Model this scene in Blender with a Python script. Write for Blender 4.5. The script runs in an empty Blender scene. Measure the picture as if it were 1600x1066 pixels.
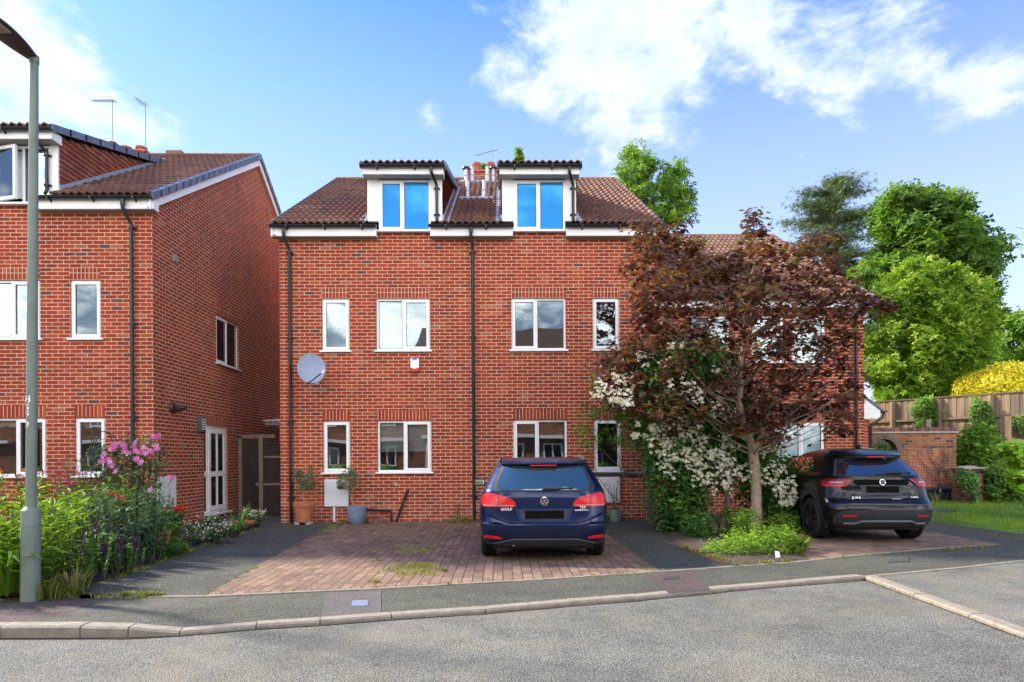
import bpy, math, random
import numpy as np
from mathutils import Matrix, Vector, noise as mnoise
C = bpy.context.scene
COL = C.collection
R = math.radians
random.seed(7)
rng = np.random.default_rng(11)

# ------------------------------------------------------------------ camera
CAMZ = 1.36
FPX = 1000.0
cam_d = bpy.data.cameras.new("camera")
cam = bpy.data.objects.new("camera", cam_d)
COL.objects.link(cam)
cam_d.sensor_width = 36.0
cam_d.lens = 36.0 * FPX / 1600.0
cam_d.shift_y = (717 - 533) / 1600.0
cam_d.clip_start = 0.05
cam_d.clip_end = 2000
CM = Matrix.Rotation(-0.015, 4, 'Z') @ Matrix.Rotation(R(90), 4, 'X') @ Matrix.Rotation(-0.0065, 4, 'Z')
cam.matrix_world = Matrix.Translation((0, 0, CAMZ)) @ CM
C.camera = cam

def ray(x, y):
    return (CM.to_3x3() @ Vector(((x - 800) / FPX, (717 - y) / FPX, -1.0)))
def at(x, y, Y):
    d = ray(x, y); t = Y / d.y
    return Vector((d.x * t, Y, CAMZ + d.z * t))
def atX(x, y, X):
    d = ray(x, y); t = X / d.x
    return Vector((X, d.y * t, CAMZ + d.z * t))
def G(x, y, z=0.0):
    d = ray(x, y); t = (z - CAMZ) / d.z
    return Vector((d.x * t, d.y * t, z))

# ------------------------------------------------------------------ light
SUN_EL = R(37.0)
SUN_DIR = Vector((-0.91, 0.41, 0)).normalized() * math.cos(SUN_EL) + Vector((0, 0, math.sin(SUN_EL)))
sun_d = bpy.data.lights.new("sun", 'SUN')
sun_d.energy = 2.0
sun_d.angle = R(5.0)
sun_d.color = (1.0, 0.90, 0.76)
sun = bpy.data.objects.new("sun", sun_d)
COL.objects.link(sun)
sun.rotation_euler = SUN_DIR.to_track_quat('Z', 'Y').to_euler()

C.view_settings.view_transform = 'Standard'
C.view_settings.look = 'None'
C.view_settings.gamma = 1
C.view_settings.use_curve_mapping = False
C.view_settings.exposure = 2.42
C.cycles.max_bounces = 6
C.cycles.transparent_max_bounces = 12
C.cycles.diffuse_bounces = 3
C.cycles.use_denoising = True

# ------------------------------------------------------------------ node helper
class NT:
    def __init__(s, nt):
        s.nt = nt; s.x = 0
    def n(s, t, **kw):
        nd = s.nt.nodes.new(t)
        s.x += 40; nd.location = (s.x, 0)
        for k, v in kw.items(): setattr(nd, k, v)
        return nd
    def put(s, sock, v):
        if v is None: return
        if isinstance(v, bpy.types.NodeSocket): s.nt.links.new(v, sock)
        else:
            if hasattr(sock.default_value, '__len__') and not hasattr(v, '__len__'): v = (v,) * len(sock.default_value)
            if hasattr(v, '__len__') and len(v) == 3 and len(sock.default_value) == 4: v = tuple(v) + (1,)
            sock.default_value = v
    def m(s, op, a, b=None, c=None, clamp=False):
        nd = s.n('ShaderNodeMath', operation=op, use_clamp=clamp)
        s.put(nd.inputs[0], a); s.put(nd.inputs[1], b); s.put(nd.inputs[2], c)
        return nd.outputs[0]
    def vm(s, op, a, b=None):
        nd = s.n('ShaderNodeVectorMath', operation=op)
        s.put(nd.inputs[0], a); s.put(nd.inputs[1], b)
        return nd.outputs['Value'] if op in ('LENGTH', 'DOT_PRODUCT', 'DISTANCE') else nd.outputs[0]
    def sep(s, v):
        nd = s.n('ShaderNodeSeparateXYZ'); s.put(nd.inputs[0], v); return nd.outputs
    def comb(s, x, y, z=0.0):
        nd = s.n('ShaderNodeCombineXYZ'); s.put(nd.inputs[0], x); s.put(nd.inputs[1], y); s.put(nd.inputs[2], z); return nd.outputs[0]
    def mix(s, f, a, b, blend='MIX'):
        nd = s.n('ShaderNodeMix', data_type='RGBA', blend_type=blend)
        s.put(nd.inputs[0], f); s.put(nd.inputs[6], a); s.put(nd.inputs[7], b)
        return nd.outputs[2]
    def ramp(s, f, stops, interp='LINEAR'):
        nd = s.n('ShaderNodeValToRGB'); cr = nd.color_ramp; cr.interpolation = interp
        while len(cr.elements) > 1: cr.elements.remove(cr.elements[-1])
        for i, (p, c) in enumerate(stops):
            e = cr.elements[0] if i == 0 else cr.elements.new(p)
            e.position = p; e.color = tuple(c) + (1,) if len(c) == 3 else c
        s.put(nd.inputs[0], f); return nd.outputs[0]
    def noise(s, vec, scale, detail=3, rough=0.5, out=0, dist=0.0):
        nd = s.n('ShaderNodeTexNoise'); s.put(nd.inputs['Vector'], vec)
        nd.inputs['Scale'].default_value = scale; nd.inputs['Detail'].default_value = detail
        nd.inputs['Roughness'].default_value = rough; nd.inputs['Distortion'].default_value = dist
        return nd.outputs[out]
    def mr(s, v, a, b, c=0.0, d=1.0, interp='LINEAR'):
        nd = s.n('ShaderNodeMapRange', interpolation_type=interp)
        s.put(nd.inputs[0], v)
        for i, q in enumerate((a, b, c, d)): s.put(nd.inputs[i + 1], q)
        return nd.outputs[0]
    def white(s, vec, out=0):
        nd = s.n('ShaderNodeTexWhiteNoise'); s.put(nd.inputs['Vector'], vec); return nd.outputs[out]
    def bump(s, h, strength=0.5, dist=0.01):
        nd = s.n('ShaderNodeBump'); nd.inputs['Strength'].default_value = strength
        nd.inputs['Distance'].default_value = dist; s.put(nd.inputs['Height'], h); return nd.outputs[0]
    def pos(s): return s.n('ShaderNodeNewGeometry').outputs['Position']

# ------------------------------------------------------------------ world
world = bpy.data.worlds.new("World")
C.world = world
world.use_nodes = True
wn = NT(world.node_tree)
world.node_tree.nodes.clear()
sky = wn.n('ShaderNodeTexSky', sky_type='NISHITA')
sky.sun_disc = False
sky.sun_elevation = SUN_EL
sky.sun_rotation = math.atan2(SUN_DIR.x, SUN_DIR.y)
sky.air_density = 1.2; sky.dust_density = 0.6; sky.ozone_density = 3.0
d3 = wn.n('ShaderNodeTexCoord').outputs['Generated']
dx, dy, dz = wn.sep(d3)[:3]
skyc = wn.mix(1.0, sky.outputs[0], (0.34, 0.60, 1.10), 'MULTIPLY')
# pale band of thin cloud low in the air
lowf = wn.mr(dz, 0.62, 0.10, 0.0, 1.0)
skyc = wn.mix(wn.m('MULTIPLY', lowf, 0.95, clamp=True), skyc, (3.3, 3.75, 4.35))
# scattered cumulus: blobs in fixed directions broken up by noise
sc_dir = wn.comb(dx, dy, wn.m('MULTIPLY', dz, 1.8))
warp = wn.noise(sc_dir, 2.2, 3, 0.5, out=1)
wv = wn.vm('ADD', sc_dir, wn.vm('MULTIPLY', wn.vm('SUBTRACT', warp, (0.5, 0.5, 0.5)), (0.16, 0.16, 0.16)))
n1 = wn.noise(wv, 4.3, 8, 0.62)
n2 = wn.noise(wv, 15.0, 7, 0.65)
nn = wn.m('ADD', wn.m('MULTIPLY', n1, 0.66), wn.m('MULTIPLY', n2, 0.34))
blobs = None
CL = [(905, 60, 0.20, 0.22, 1.15), (1010, 120, 0.17, 0.19, 1.1), (1150, 40, 0.2, 0.11, 1.0), (1330, 60, 0.17, 0.13, 1.0),
      (960, 190, 0.15, 0.10, 1.25), (825, 110, 0.11, 0.12, 1.0), (1060, 10, .24, .08, 1.0), (1545, 140, 0.11, 0.06, 1.0), (1300, 205, 0.10, 0.07, .85), (695, 215, 0.07, 0.055, .55),
      (50, 40, 0.14, 0.11, .95), (30, 150, 0.20, 0.12, 1.05), (140, 190, 0.17, 0.09, 1.0), (110, 90, .08, .07, .8), (215, 195, 0.11, 0.08, .95),
      (1180, 285, 0.16, 0.05, .45), (1370, 255, 0.07, 0.03, .5), (330, 150, 0.03, 0.03, .35), (560, 60, .05, .04, .2)]
for (px, py, rx, rz, amp) in CL:
    c = ray(px, py).normalized()
    df = wn.vm('SUBTRACT', d3, tuple(c))
    df = wn.vm('MULTIPLY', df, (1 / rx, 1 / rx, 1 / rz))
    g = wn.m('MULTIPLY', wn.mr(wn.vm('LENGTH', df), 0.0, 1.25, 1.0, 0.0, 'SMOOTHSTEP'), amp)
    blobs = g if blobs is None else wn.m('MAXIMUM', blobs, g)
# behind the viewer: unseen broken cloud all over, brightened below to fill the shaded fronts
back = wn.m('MULTIPLY', wn.mr(dy, -0.15, -0.5, 0.0, 1.0), 0.72)
blobs = wn.m('MAXIMUM', blobs, back)
cm_ = wn.m('ADD', blobs, wn.m('MULTIPLY', wn.m('SUBTRACT', nn, 0.5), 4.2))
cmask = wn.mr(cm_, 0.42, 1.05, 0.0, 1.0, 'SMOOTHSTEP')
cshade = wn.mr(n2, 0.3, 0.7, 0.0, 1.0)
ccol = wn.mix(cshade, (2.9, 3.5, 4.3), (3.9, 4.1, 4.35))
ccol = wn.mix(wn.mr(dy, -0.05, -0.5), ccol, (21.0, 19.8, 18.0))
skyc = wn.mix(wn.m('MULTIPLY', cmask, 0.9), skyc, ccol)
bg = wn.n('ShaderNodeBackground'); wn.put(bg.inputs[0], skyc); bg.inputs[1].default_value = 0.055
wo = wn.n('ShaderNodeOutputWorld'); world.node_tree.links.new(bg.outputs[0], wo.inputs[0])
world.cycles.sampling_method = 'MANUAL'
world.cycles.sample_map_resolution = 1024

# ------------------------------------------------------------------ mesh helper
class MB:
    def __init__(s): s.v = []; s.f = []; s.mi = []; s.r = []; s.cur = 0; s.rnd = None; s.sm = False
    def add(s, vs, fs, rnd=None):
        b = len(s.v); s.v.extend([tuple(p) for p in vs])
        rr = random.random() if rnd is None else rnd
        for f in fs:
            s.f.append(tuple(i + b for i in f)); s.mi.append(s.cur); s.r.append(rr)
        return s
    def box(s, x0, x1, y0, y1, z0, z1, rnd=None):
        return s.add([(x0, y0, z0), (x1, y0, z0), (x1, y1, z0), (x0, y1, z0), (x0, y0, z1), (x1, y0, z1), (x1, y1, z1), (x0, y1, z1)],
                     [(0, 3, 2, 1), (4, 5, 6, 7), (0, 1, 5, 4), (1, 2, 6, 5), (2, 3, 7, 6), (3, 0, 4, 7)], rnd)
    def bar(s, p, q, w, h, up=(0, 0, 1)):
        p = Vector(p); q = Vector(q); d = (q - p).normalized(); up = Vector(up)
        a = d.cross(up)
        if a.length < 1e-4: a = d.cross(Vector((1, 0, 0)))
        a.normalize(); b = a.cross(d).normalized()
        vs = []
        for e in (p, q):
            for (i, j) in ((-1, -1), (1, -1), (1, 1), (-1, 1)): vs.append(e + a * w / 2 * i + b * h / 2 * j)
        return s.add(vs, [(0, 1, 2, 3), (7, 6, 5, 4), (0, 4, 5, 1), (1, 5, 6, 2), (2, 6, 7, 3), (3, 7, 4, 0)])
    def tube(s, pts, rad, n=8, caps=True):
        pts = [Vector(p) for p in pts]
        if not hasattr(rad, '__len__'): rad = [rad] * len(pts)
        vs = []; fs = []; prev = None
        for i, p in enumerate(pts):
            d = (pts[min(i + 1, len(pts) - 1)] - pts[max(i - 1, 0)])
            d = d.normalized() if d.length > 1e-9 else Vector((0, 0, 1))
            if prev is None:
                a = d.cross(Vector((0, 0, 1)))
                if a.length < 1e-3: a = d.cross(Vector((0, 1, 0)))
            else:
                a = prev - d * prev.dot(d)
                if a.length < 1e-4: a = d.cross(Vector((0, 1, 0)))
            a.normalize(); prev = a; b = d.cross(a)
            for k in range(n):
                t = 2 * math.pi * k / n
                vs.append(p + (a * math.cos(t) + b * math.sin(t)) * rad[i])
        for i in range(len(pts) - 1):
            for k in range(n):
                k2 = (k + 1) % n
                fs.append((i * n + k, i * n + k2, (i + 1) * n + k2, (i + 1) * n + k))
        if caps:
            fs.append(tuple(range(n))[::-1]); fs.append(tuple((len(pts) - 1) * n + k for k in range(n)))
        return s.add(vs, fs)
    def lathe(s, prof, c=(0, 0, 0), n=24, axis='Z'):
        vs = []; fs = []
        for (r, h) in prof:
            for k in range(n):
                t = 2 * math.pi * k / n; a = r * math.cos(t); b = r * math.sin(t)
                p = (a, b, h) if axis == 'Z' else ((a, h, b) if axis == 'Y' else (h, a, b))
                vs.append((p[0] + c[0], p[1] + c[1], p[2] + c[2]))
        for i in range(len(prof) - 1):
            for k in range(n):
                k2 = (k + 1) % n
                f = (i * n + k, i * n + k2, (i + 1) * n + k2, (i + 1) * n + k)
                fs.append(f if axis != 'Y' else f[::-1])
        return s.add(vs, fs)
    def prism(s, poly, z0, z1, rnd=None):      # poly in xy
        n = len(poly)
        vs = [(p[0], p[1], z0) for p in poly] + [(p[0], p[1], z1) for p in poly]
        ar = sum(poly[i][0] * poly[(i + 1) % n][1] - poly[(i + 1) % n][0] * poly[i][1] for i in range(n))
        fs = [tuple(range(n))[::-1], tuple(range(n, 2 * n))] + [(i, (i + 1) % n, n + (i + 1) % n, n + i) for i in range(n)]
        if ar < 0: fs = [f[::-1] for f in fs]
        return s.add(vs, fs, rnd)
    def prismY(s, poly, y0, y1, rnd=None):     # poly in xz, extruded along y
        n = len(poly)
        vs = [(p[0], y0, p[1]) for p in poly] + [(p[0], y1, p[1]) for p in poly]
        ar = sum(poly[i][0] * poly[(i + 1) % n][1] - poly[(i + 1) % n][0] * poly[i][1] for i in range(n))
        fs = [tuple(range(n)), tuple(range(n, 2 * n))[::-1]] + [(i, n + i, n + (i + 1) % n, (i + 1) % n) for i in range(n)]
        if ar < 0: fs = [f[::-1] for f in fs]
        return s.add(vs, fs, rnd)
    def prismX(s, poly, x0, x1, rnd=None):     # poly in yz, extruded along x
        n = len(poly)
        vs = [(x0, p[0], p[1]) for p in poly] + [(x1, p[0], p[1]) for p in poly]
        ar = sum(poly[i][0] * poly[(i + 1) % n][1] - poly[(i + 1) % n][0] * poly[i][1] for i in range(n))
        fs = [tuple(range(n))[::-1], tuple(range(n, 2 * n))] + [(i, (i + 1) % n, n + (i + 1) % n, n + i) for i in range(n)]
        if ar < 0: fs = [f[::-1] for f in fs]
        return s.add(vs, fs, rnd)
    def mesh(s, name, mats, smooth=False):
        me = bpy.data.meshes.new(name)
        me.from_pydata(s.v, [], s.f)
        if not isinstance(mats, (list, tuple)): mats = [mats]
        for m in mats: me.materials.append(m)
        if len(mats) > 1: me.polygons.foreach_set('material_index', s.mi)
        at_ = me.attributes.new('rnd', 'FLOAT', 'FACE'); at_.data.foreach_set('value', s.r)
        if smooth: me.polygons.foreach_set('use_smooth', [True] * len(me.polygons))
        me.update()
        return me

def link(name, me, parent=None, bevel=0, shade=None):
    o = bpy.data.objects.new(name, me)
    COL.objects.link(o)
    if parent is not None:
        o.parent = parent
        bpy.context.view_layer.update()
        o.matrix_parent_inverse = parent.matrix_world.inverted()
    if bevel:
        b = o.modifiers.new('b', 'BEVEL'); b.width = bevel; b.segments = 2; b.limit_method = 'ANGLE'; b.angle_limit = R(40)
        b.harden_normals = False
    return o
def part(name, mb, mat, parent=None, smooth=False, bevel=0, label=None):
    o = link(name, mb.mesh(name, mat, smooth), parent, bevel)
    if smooth == 'auto':
        o.data.set_sharp_from_angle(angle=R(35))
    if label: o['label'] = label
    return o
def tag(o, label=None, cat=None, group=None, kind=None):
    if label: o['label'] = label
    if cat: o['category'] = cat
    if group: o['group'] = group
    if kind: o['kind'] = kind
    return o
def thing(name, label, cat, loc=(0, 0, 0), group=None, rz=0.0):
    o = bpy.data.objects.new(name, None)
    o.location = loc; o.rotation_euler = (0, 0, rz); o.empty_display_size = 0.2
    COL.objects.link(o)
    bpy.context.view_layer.update()
    return tag(o, label, cat, group)
def lpart(name, mb, mat, parent, smooth=False, bevel=0, label=None):
    """part whose mesh is given in the parent's own coordinates"""
    o = bpy.data.objects.new(name, mb.mesh(name, mat, smooth))
    COL.objects.link(o); o.parent = parent
    if smooth == 'auto': o.data.set_sharp_from_angle(angle=R(35))
    if bevel:
        b = o.modifiers.new('b', 'BEVEL'); b.width = bevel; b.segments = 2; b.limit_method = 'ANGLE'; b.angle_limit = R(40)
    if label: o['label'] = label
    return o
def copy_tree(o, parent=None):
    c = o.copy(); COL.objects.link(c)
    if parent is not None: c.parent = parent
    for ch in list(o.children): copy_tree(ch, c)
    return c
# ------------------------------------------------------------------ materials
def new_mat(name):
    m = bpy.data.materials.new(name); m.use_nodes = True
    m.node_tree.nodes.clear(); t = NT(m.node_tree)
    b = t.n('ShaderNodeBsdfPrincipled'); o = t.n('ShaderNodeOutputMaterial')
    m.node_tree.links.new(b.outputs[0], o.inputs[0])
    return m, t, b, o
def simple(name, col, rough=0.6, metal=0.0, var=0.12, scale=6.0, bump=0.0, coat=0.0, spec=0.5, emit=None):
    m, t, b, o = new_mat(name)
    p = t.pos()
    n = t.noise(p, scale, 4, 0.6)
    f = t.mr(n, 0.25, 0.75, 1 - var, 1 + var)
    t.put(b.inputs['Base Color'], t.mix(1.0, col, t.comb(f, f, f), 'MULTIPLY'))
    b.inputs['Roughness'].default_value = rough
    t.put(b.inputs['Roughness'], t.mr(t.noise(p, scale * 3, 2), 0.3, 0.7, max(0.02, rough * 0.85), min(1, rough * 1.15)))
    b.inputs['Metallic'].default_value = metal
    b.inputs['Coat Weight'].default_value = coat
    b.inputs['Coat Roughness'].default_value = 0.03
    b.inputs['Specular IOR Level'].default_value = spec
    if bump: t.put(b.inputs['Normal'], t.bump(t.noise(p, scale * 8, 4), bump, 0.01))
    return m

def brick_mat(name, soldier=False, dark=0.0, mortar=(0.66, 0.54, 0.37), pal=None):
    m, t, b, o = new_mat(name)
    g = t.n('ShaderNodeNewGeometry')
    px, py, pz = t.sep(g.outputs['Position'])[:3]
    nx = t.m('ABSOLUTE', t.sep(g.outputs['True Normal'])[0])
    side = t.m('GREATER_THAN', nx, 0.6)
    u = t.m('ADD', t.m('MULTIPLY', side, py), t.m('MULTIPLY', t.m('SUBTRACT', 1.0, side), px))
    wob = t.noise(g.outputs['Position'], 9.0, 2, out=1)
    wx, wy, wz = t.sep(t.vm('SUBTRACT', wob, (0.5, 0.5, 0.5)))[:3]
    u = t.m('ADD', u, t.m('MULTIPLY', wx, 0.006)); v = t.m('ADD', pz, t.m('MULTIPLY', wz, 0.006))
    if soldier:
        cw, ch = 0.075, 5.0
        row = t.m('FLOOR', t.m('DIVIDE', v, ch)); fu = t.m('DIVIDE', u, cw)
    else:
        cw, ch = 0.225, 0.075
        row = t.m('FLOOR', t.m('DIVIDE', v, ch))
        fu = t.m('ADD', t.m('DIVIDE', u, cw), t.m('MULTIPLY', t.m('MODULO', t.m('ADD', row, 1000.0), 2.0), 0.5))
    col = t.m('FLOOR', fu)
    du = t.m('MULTIPLY', t.m('FRACT', fu), cw); dv = t.m('MULTIPLY', t.m('FRACT', t.m('DIVIDE', v, ch)), ch)
    eu = t.m('MINIMUM', du, t.m('SUBTRACT', cw, du)); ev = t.m('MINIMUM', dv, t.m('SUBTRACT', ch, dv))
    e = t.m('MINIMUM', eu, ev)
    brick = t.mr(e, 0.0056, 0.0074)
    idv = t.comb(col, row, side)
    w = t.white(idv); w2 = t.white(t.comb(t.m('ADD', col, 31.7), t.m('ADD', row, 17.1), 3.0))
    pal = pal or [(0.0, (0.13, 0.055, 0.055)), (0.02, (0.22, 0.044, 0.030)), (0.08, (0.30, 0.036, 0.017)), (0.5, (0.35, 0.042, 0.017)),
                  (0.85, (0.40, 0.054, 0.021)), (0.96, (0.44, 0.083, 0.032)), (1.0, (0.36, 0.13, 0.08))]
    bc = t.ramp(w, pal)
    patch = t.noise(g.outputs['Position'], 0.55, 4, 0.6)
    lf = t.mr(patch, 0.3, 0.7, 0.86, 1.12)
    grain = t.noise(g.outputs['Position'], 55.0, 3, 0.7)
    gf = t.m('MULTIPLY', lf, t.mr(grain, 0.25, 0.75, 0.78, 1.2))
    bc = t.mix(1.0, bc, t.comb(gf, gf, gf), 'MULTIPLY')
    strk = t.noise(t.vm('MULTIPLY', g.outputs['Position'], (5.0, 5.0, 0.35)), 1.0, 5, 0.7)
    sf_ = t.mr(strk, 0.30, 0.72, 0.80, 1.10)
    bc = t.mix(1.0, bc, t.comb(sf_, sf_, sf_), 'MULTIPLY')
    foot = t.m('MULTIPLY', t.mr(pz, 0.05, 0.75, 1.0, 0.0), t.mr(t.noise(g.outputs['Position'], 4.0, 5, 0.7), 0.45, 0.65))
    bc = t.mix(t.m('MULTIPLY', foot, 0.45), bc, (0.42, 0.27, 0.23))
    # rare white efflorescence bloom
    efl = t.m('MULTIPLY', t.mr(t.noise(g.outputs['Position'], 1.7, 5, 0.7), 0.62, 0.80), 0.10)
    bc = t.mix(efl, bc, (0.5, 0.36, 0.32))
    mcol = t.mix(t.mr(t.noise(g.outputs['Position'], 3.0, 4), 0.3, 0.7), mortar, tuple(c * 0.72 for c in mortar))
    t.put(b.inputs['Base Color'], t.mix(brick, mcol, bc))
    b.inputs['Roughness'].default_value = 0.85
    b.inputs['Specular IOR Level'].default_value = 0.25
    h = t.m('ADD', brick, t.m('MULTIPLY', grain, 0.25))
    h = t.m('ADD', h, t.m('MULTIPLY', w2, 0.25))
    t.put(b.inputs['Normal'], t.bump(h, 0.7, 0.006))
    return m

M = {}
M['brick'] = brick_mat('red_brick')
M['soldier'] = brick_mat('soldier_brick', soldier=True)
M['brick_garden'] = brick_mat('garden_brick', mortar=(0.340, 0.272, 0.170), pal=[(0.0, (0.060, 0.055, 0.064)), (0.15, (0.111, 0.060, 0.051)), (0.22, (0.230, 0.072, 0.043)), (0.6, (0.306, 0.102, 0.055)), (1.0, (0.357, 0.145, 0.076))])
M['upvc'] = simple('white_upvc', (0.858, 0.860, 0.860), 0.28, var=0.05, scale=2.0)
M['white_paint'] = simple('white_board', (0.859, 0.860, 0.860), 0.4, var=0.07, scale=1.5)
M['soffit'] = simple('shaded_soffit_board', (0.36, 0.33, 0.30), 0.6, var=0.1)  # tan board, its colour darkened for the shade under the eaves
M['meter_white'] = simple('meter_box_white', (0.74, 0.75, 0.76), 0.42, var=0.06, scale=3.0)
M['black_plastic'] = simple('black_rainwater_plastic', (0.016, 0.017, 0.021), 0.32, var=0.3, scale=5.0)
M['rubber'] = simple('rubber', (0.012, 0.012, 0.013), 0.75, var=0.25, scale=20, bump=0.15)
M['grey_metal'] = simple('zinc_grey', (0.42, 0.45, 0.50), 0.45, metal=0.4, var=0.2, scale=9)
M['lead'] = simple('lead_flashing', (0.30, 0.34, 0.42), 0.55, var=0.3, scale=12, bump=0.3)
M['aerial'] = simple('aerial_metal', (0.22, 0.22, 0.24), 0.4, metal=0.7)
M['terracotta'] = simple('terracotta', (0.468, 0.153, 0.068), 0.75, var=0.22, scale=7, bump=0.1)
M['chimney_pot'] = simple('chimney_pot_clay', (0.36, 0.12, 0.07), 0.85, var=0.25, scale=9)
M['blue_glaze'] = simple('blue_grey_glazed_pot', (0.17, 0.23, 0.33), 0.35, var=0.3, scale=7, coat=0.2)
M['grey_green_pot'] = simple('grey_green_pot', (0.16, 0.19, 0.17), 0.6, var=0.2)
M['dark_pot'] = simple('black_pot', (0.015, 0.02, 0.03), 0.4)
M['post_green'] = simple('grey_green_paint', (0.17, 0.215, 0.18), 0.45, var=0.18, scale=4)
M['lantern'] = simple('brown_lantern', (0.055, 0.035, 0.036), 0.4, var=0.15)
M['lens'] = simple('lamp_lens', (0.32, 0.25, 0.2), 0.2)
M['dish'] = simple('dish_grey', (0.240, 0.300, 0.408), 0.4, var=0.12, scale=10)
M['navy_plastic'] = simple('navy_plastic', (0.012, 0.02, 0.045), 0.4, var=0.3, scale=5)
M['wood_dark'] = simple('dark_stained_boards', (0.045, 0.030, 0.028), 0.7, var=0.4, scale=4, bump=0.3)
M['wood_grey'] = simple('weathered_post', (0.24, 0.19, 0.14), 0.85, var=0.25, scale=6, bump=0.3)
M['stone'] = simple('coping_stone', (0.38, 0.34, 0.29), 0.85, var=0.2, scale=9, bump=0.3)
M['iron'] = simple('wrought_iron', (0.05, 0.035, 0.03), 0.6)
M['alarm_blue'] = simple('alarm_blue', (0.02, 0.04, 0.4), 0.3)
M['alarm_red'] = simple('alarm_red', (0.6, 0.02, 0.03), 0.35)
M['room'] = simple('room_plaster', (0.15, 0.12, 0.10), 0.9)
M['blind'] = simple('white_blind', (0.80, 0.83, 0.88), 0.8, var=0.04)
M['curtain'] = simple('pale_curtain', (0.42, 0.52, 0.62), 0.8, var=0.04)
M['darkgap'] = simple('dark_gasket', (0.02, 0.02, 0.025), 0.6)
M['plate'] = simple('black_number_plate', (0.003, 0.003, 0.003), 0.8, spec=0.1)
M['chrome'] = simple('chrome', (0.75, 0.76, 0.78), 0.12, metal=1.0, var=0.03)
M['alloy'] = simple('alloy_wheel', (0.10, 0.105, 0.11), 0.3, metal=0.8)
M['trimplastic'] = simple('grey_black_trim', (0.022, 0.024, 0.028), 0.55, var=0.15)
M['trimgrey'] = simple('grey_trim', (0.09, 0.10, 0.12), 0.45, var=0.1)
M['bark'] = simple('bark', (0.17, 0.12, 0.085), 0.9, var=0.35, scale=14, bump=0.6)
M['bark_pale'] = simple('pale_bark', (0.33, 0.25, 0.18), 0.9, var=0.3, scale=22, bump=0.5)
M['bark_dark'] = simple('dark_bark', (0.06, 0.045, 0.035), 0.9, var=0.35, scale=14, bump=0.5)
M['white_text'] = simple('white_letters', (0.85, 0.85, 0.82), 0.5)
M['pipe_grey'] = simple('grey_waste_pipe', (0.07, 0.075, 0.085), 0.45)

def plank_mat(name, cols):
    m, t, b, o = new_mat(name)
    at_ = t.n('ShaderNodeAttribute', attribute_name='rnd')
    p = t.pos()
    st = t.noise(t.vm('MULTIPLY', p, (30.0, 30.0, 2.0)), 1.0, 4, 0.65)
    c = t.ramp(at_.outputs['Fac'], cols)
    f = t.mr(st, 0.25, 0.75, 0.6, 1.3)
    t.put(b.inputs['Base Color'], t.mix(1.0, c, t.comb(f, f, f), 'MULTIPLY'))
    b.inputs['Roughness'].default_value = 0.85
    t.put(b.inputs['Normal'], t.bump(st, 0.4, 0.01))
    return m
M['fence'] = plank_mat('weathered_fence_boards', [(0.0, (0.145, 0.106, 0.076)), (0.5, (0.230, 0.166, 0.111)), (1.0, (0.289, 0.200, 0.123))])
M['fence_new'] = plank_mat('newer_fence_boards', [(0.0, (0.281, 0.170, 0.093)), (1.0, (0.391, 0.255, 0.140))])

def tile_mat(name, cols, rough=0.8):
    m, t, b, o = new_mat(name)
    at_ = t.n('ShaderNodeAttribute', attribute_name='rnd')
    p = t.pos()
    c = t.ramp(at_.outputs['Fac'], cols)
    n = t.noise(p, 7.0, 5, 0.65)
    f = t.mr(n, 0.25, 0.75, 0.65, 1.3)
    c = t.mix(1.0, c, t.comb(f, f, f), 'MULTIPLY')
    li = t.mr(t.noise(p, 23.0, 4, 0.7), 0.60, 0.72)
    c = t.mix(t.m('MULTIPLY', li, 0.45), c, (0.27, 0.22, 0.12))
    t.put(b.inputs['Base Color'], c)
    b.inputs['Roughness'].default_value = rough
    t.put(b.inputs['Normal'], t.bump(t.noise(p, 60.0, 3), 0.25, 0.01))
    return m
M['tile'] = tile_mat('brown_concrete_tile', [(0.0, (0.097, 0.045, 0.028)), (0.4, (0.140, 0.064, 0.038)), (0.8, (0.178, 0.082, 0.045)), (1.0, (0.227, 0.112, 0.060))])
M['tile_hung'] = tile_mat('red_hanging_tile', [(0.0, (0.204, 0.051, 0.030)), (0.5, (0.289, 0.072, 0.038)), (1.0, (0.357, 0.102, 0.051))])
M['verge'] = tile_mat('blue_grey_verge_cap', [(0.0, (0.104, 0.128, 0.200)), (1.0, (0.136, 0.168, 0.248))], 0.45)
M['ridge'] = tile_mat('ridge_tile', [(0.0, (0.180, 0.090, 0.053)), (1.0, (0.255, 0.135, 0.068))])

def glass_mat(name, tint=(0.02, 0.03, 0.035), refl=0.35, trans=0.6, gcol=(1, 1, 1), rough=0.01, wav=0.35):
    m, t, b, o = new_mat(name)
    m.node_tree.nodes.remove(b)
    p = t.pos()
    gl = t.n('ShaderNodeBsdfGlossy'); gl.inputs['Color'].default_value = (*gcol, 1); gl.inputs['Roughness'].default_value = rough
    if wav: t.put(gl.inputs['Normal'], t.bump(t.noise(p, 0.9, 1, 0.4), wav, 0.02))
    df = t.n('ShaderNodeBsdfDiffuse'); df.inputs['Color'].default_value = (*tint, 1)
    tr = t.n('ShaderNodeBsdfTransparent'); tr.inputs['Color'].default_value = (0.86, 0.92, 0.90, 1)
    m1 = t.n('ShaderNodeMixShader'); m1.inputs[0].default_value = trans
    t.nt.links.new(df.outputs[0], m1.inputs[1]); t.nt.links.new(tr.outputs[0], m1.inputs[2])
    fr = t.n('ShaderNodeFresnel'); fr.inputs['IOR'].default_value = 1.5
    k = t.m('ADD', t.m('MULTIPLY', fr.outputs[0], 0.9), refl, clamp=True)
    m2 = t.n('ShaderNodeMixShader'); t.put(m2.inputs[0], k)
    t.nt.links.new(m1.outputs[0], m2.inputs[1]); t.nt.links.new(gl.outputs[0], m2.inputs[2])
    t.nt.links.new(m2.outputs[0], o.inputs[0])
    return m
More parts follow.
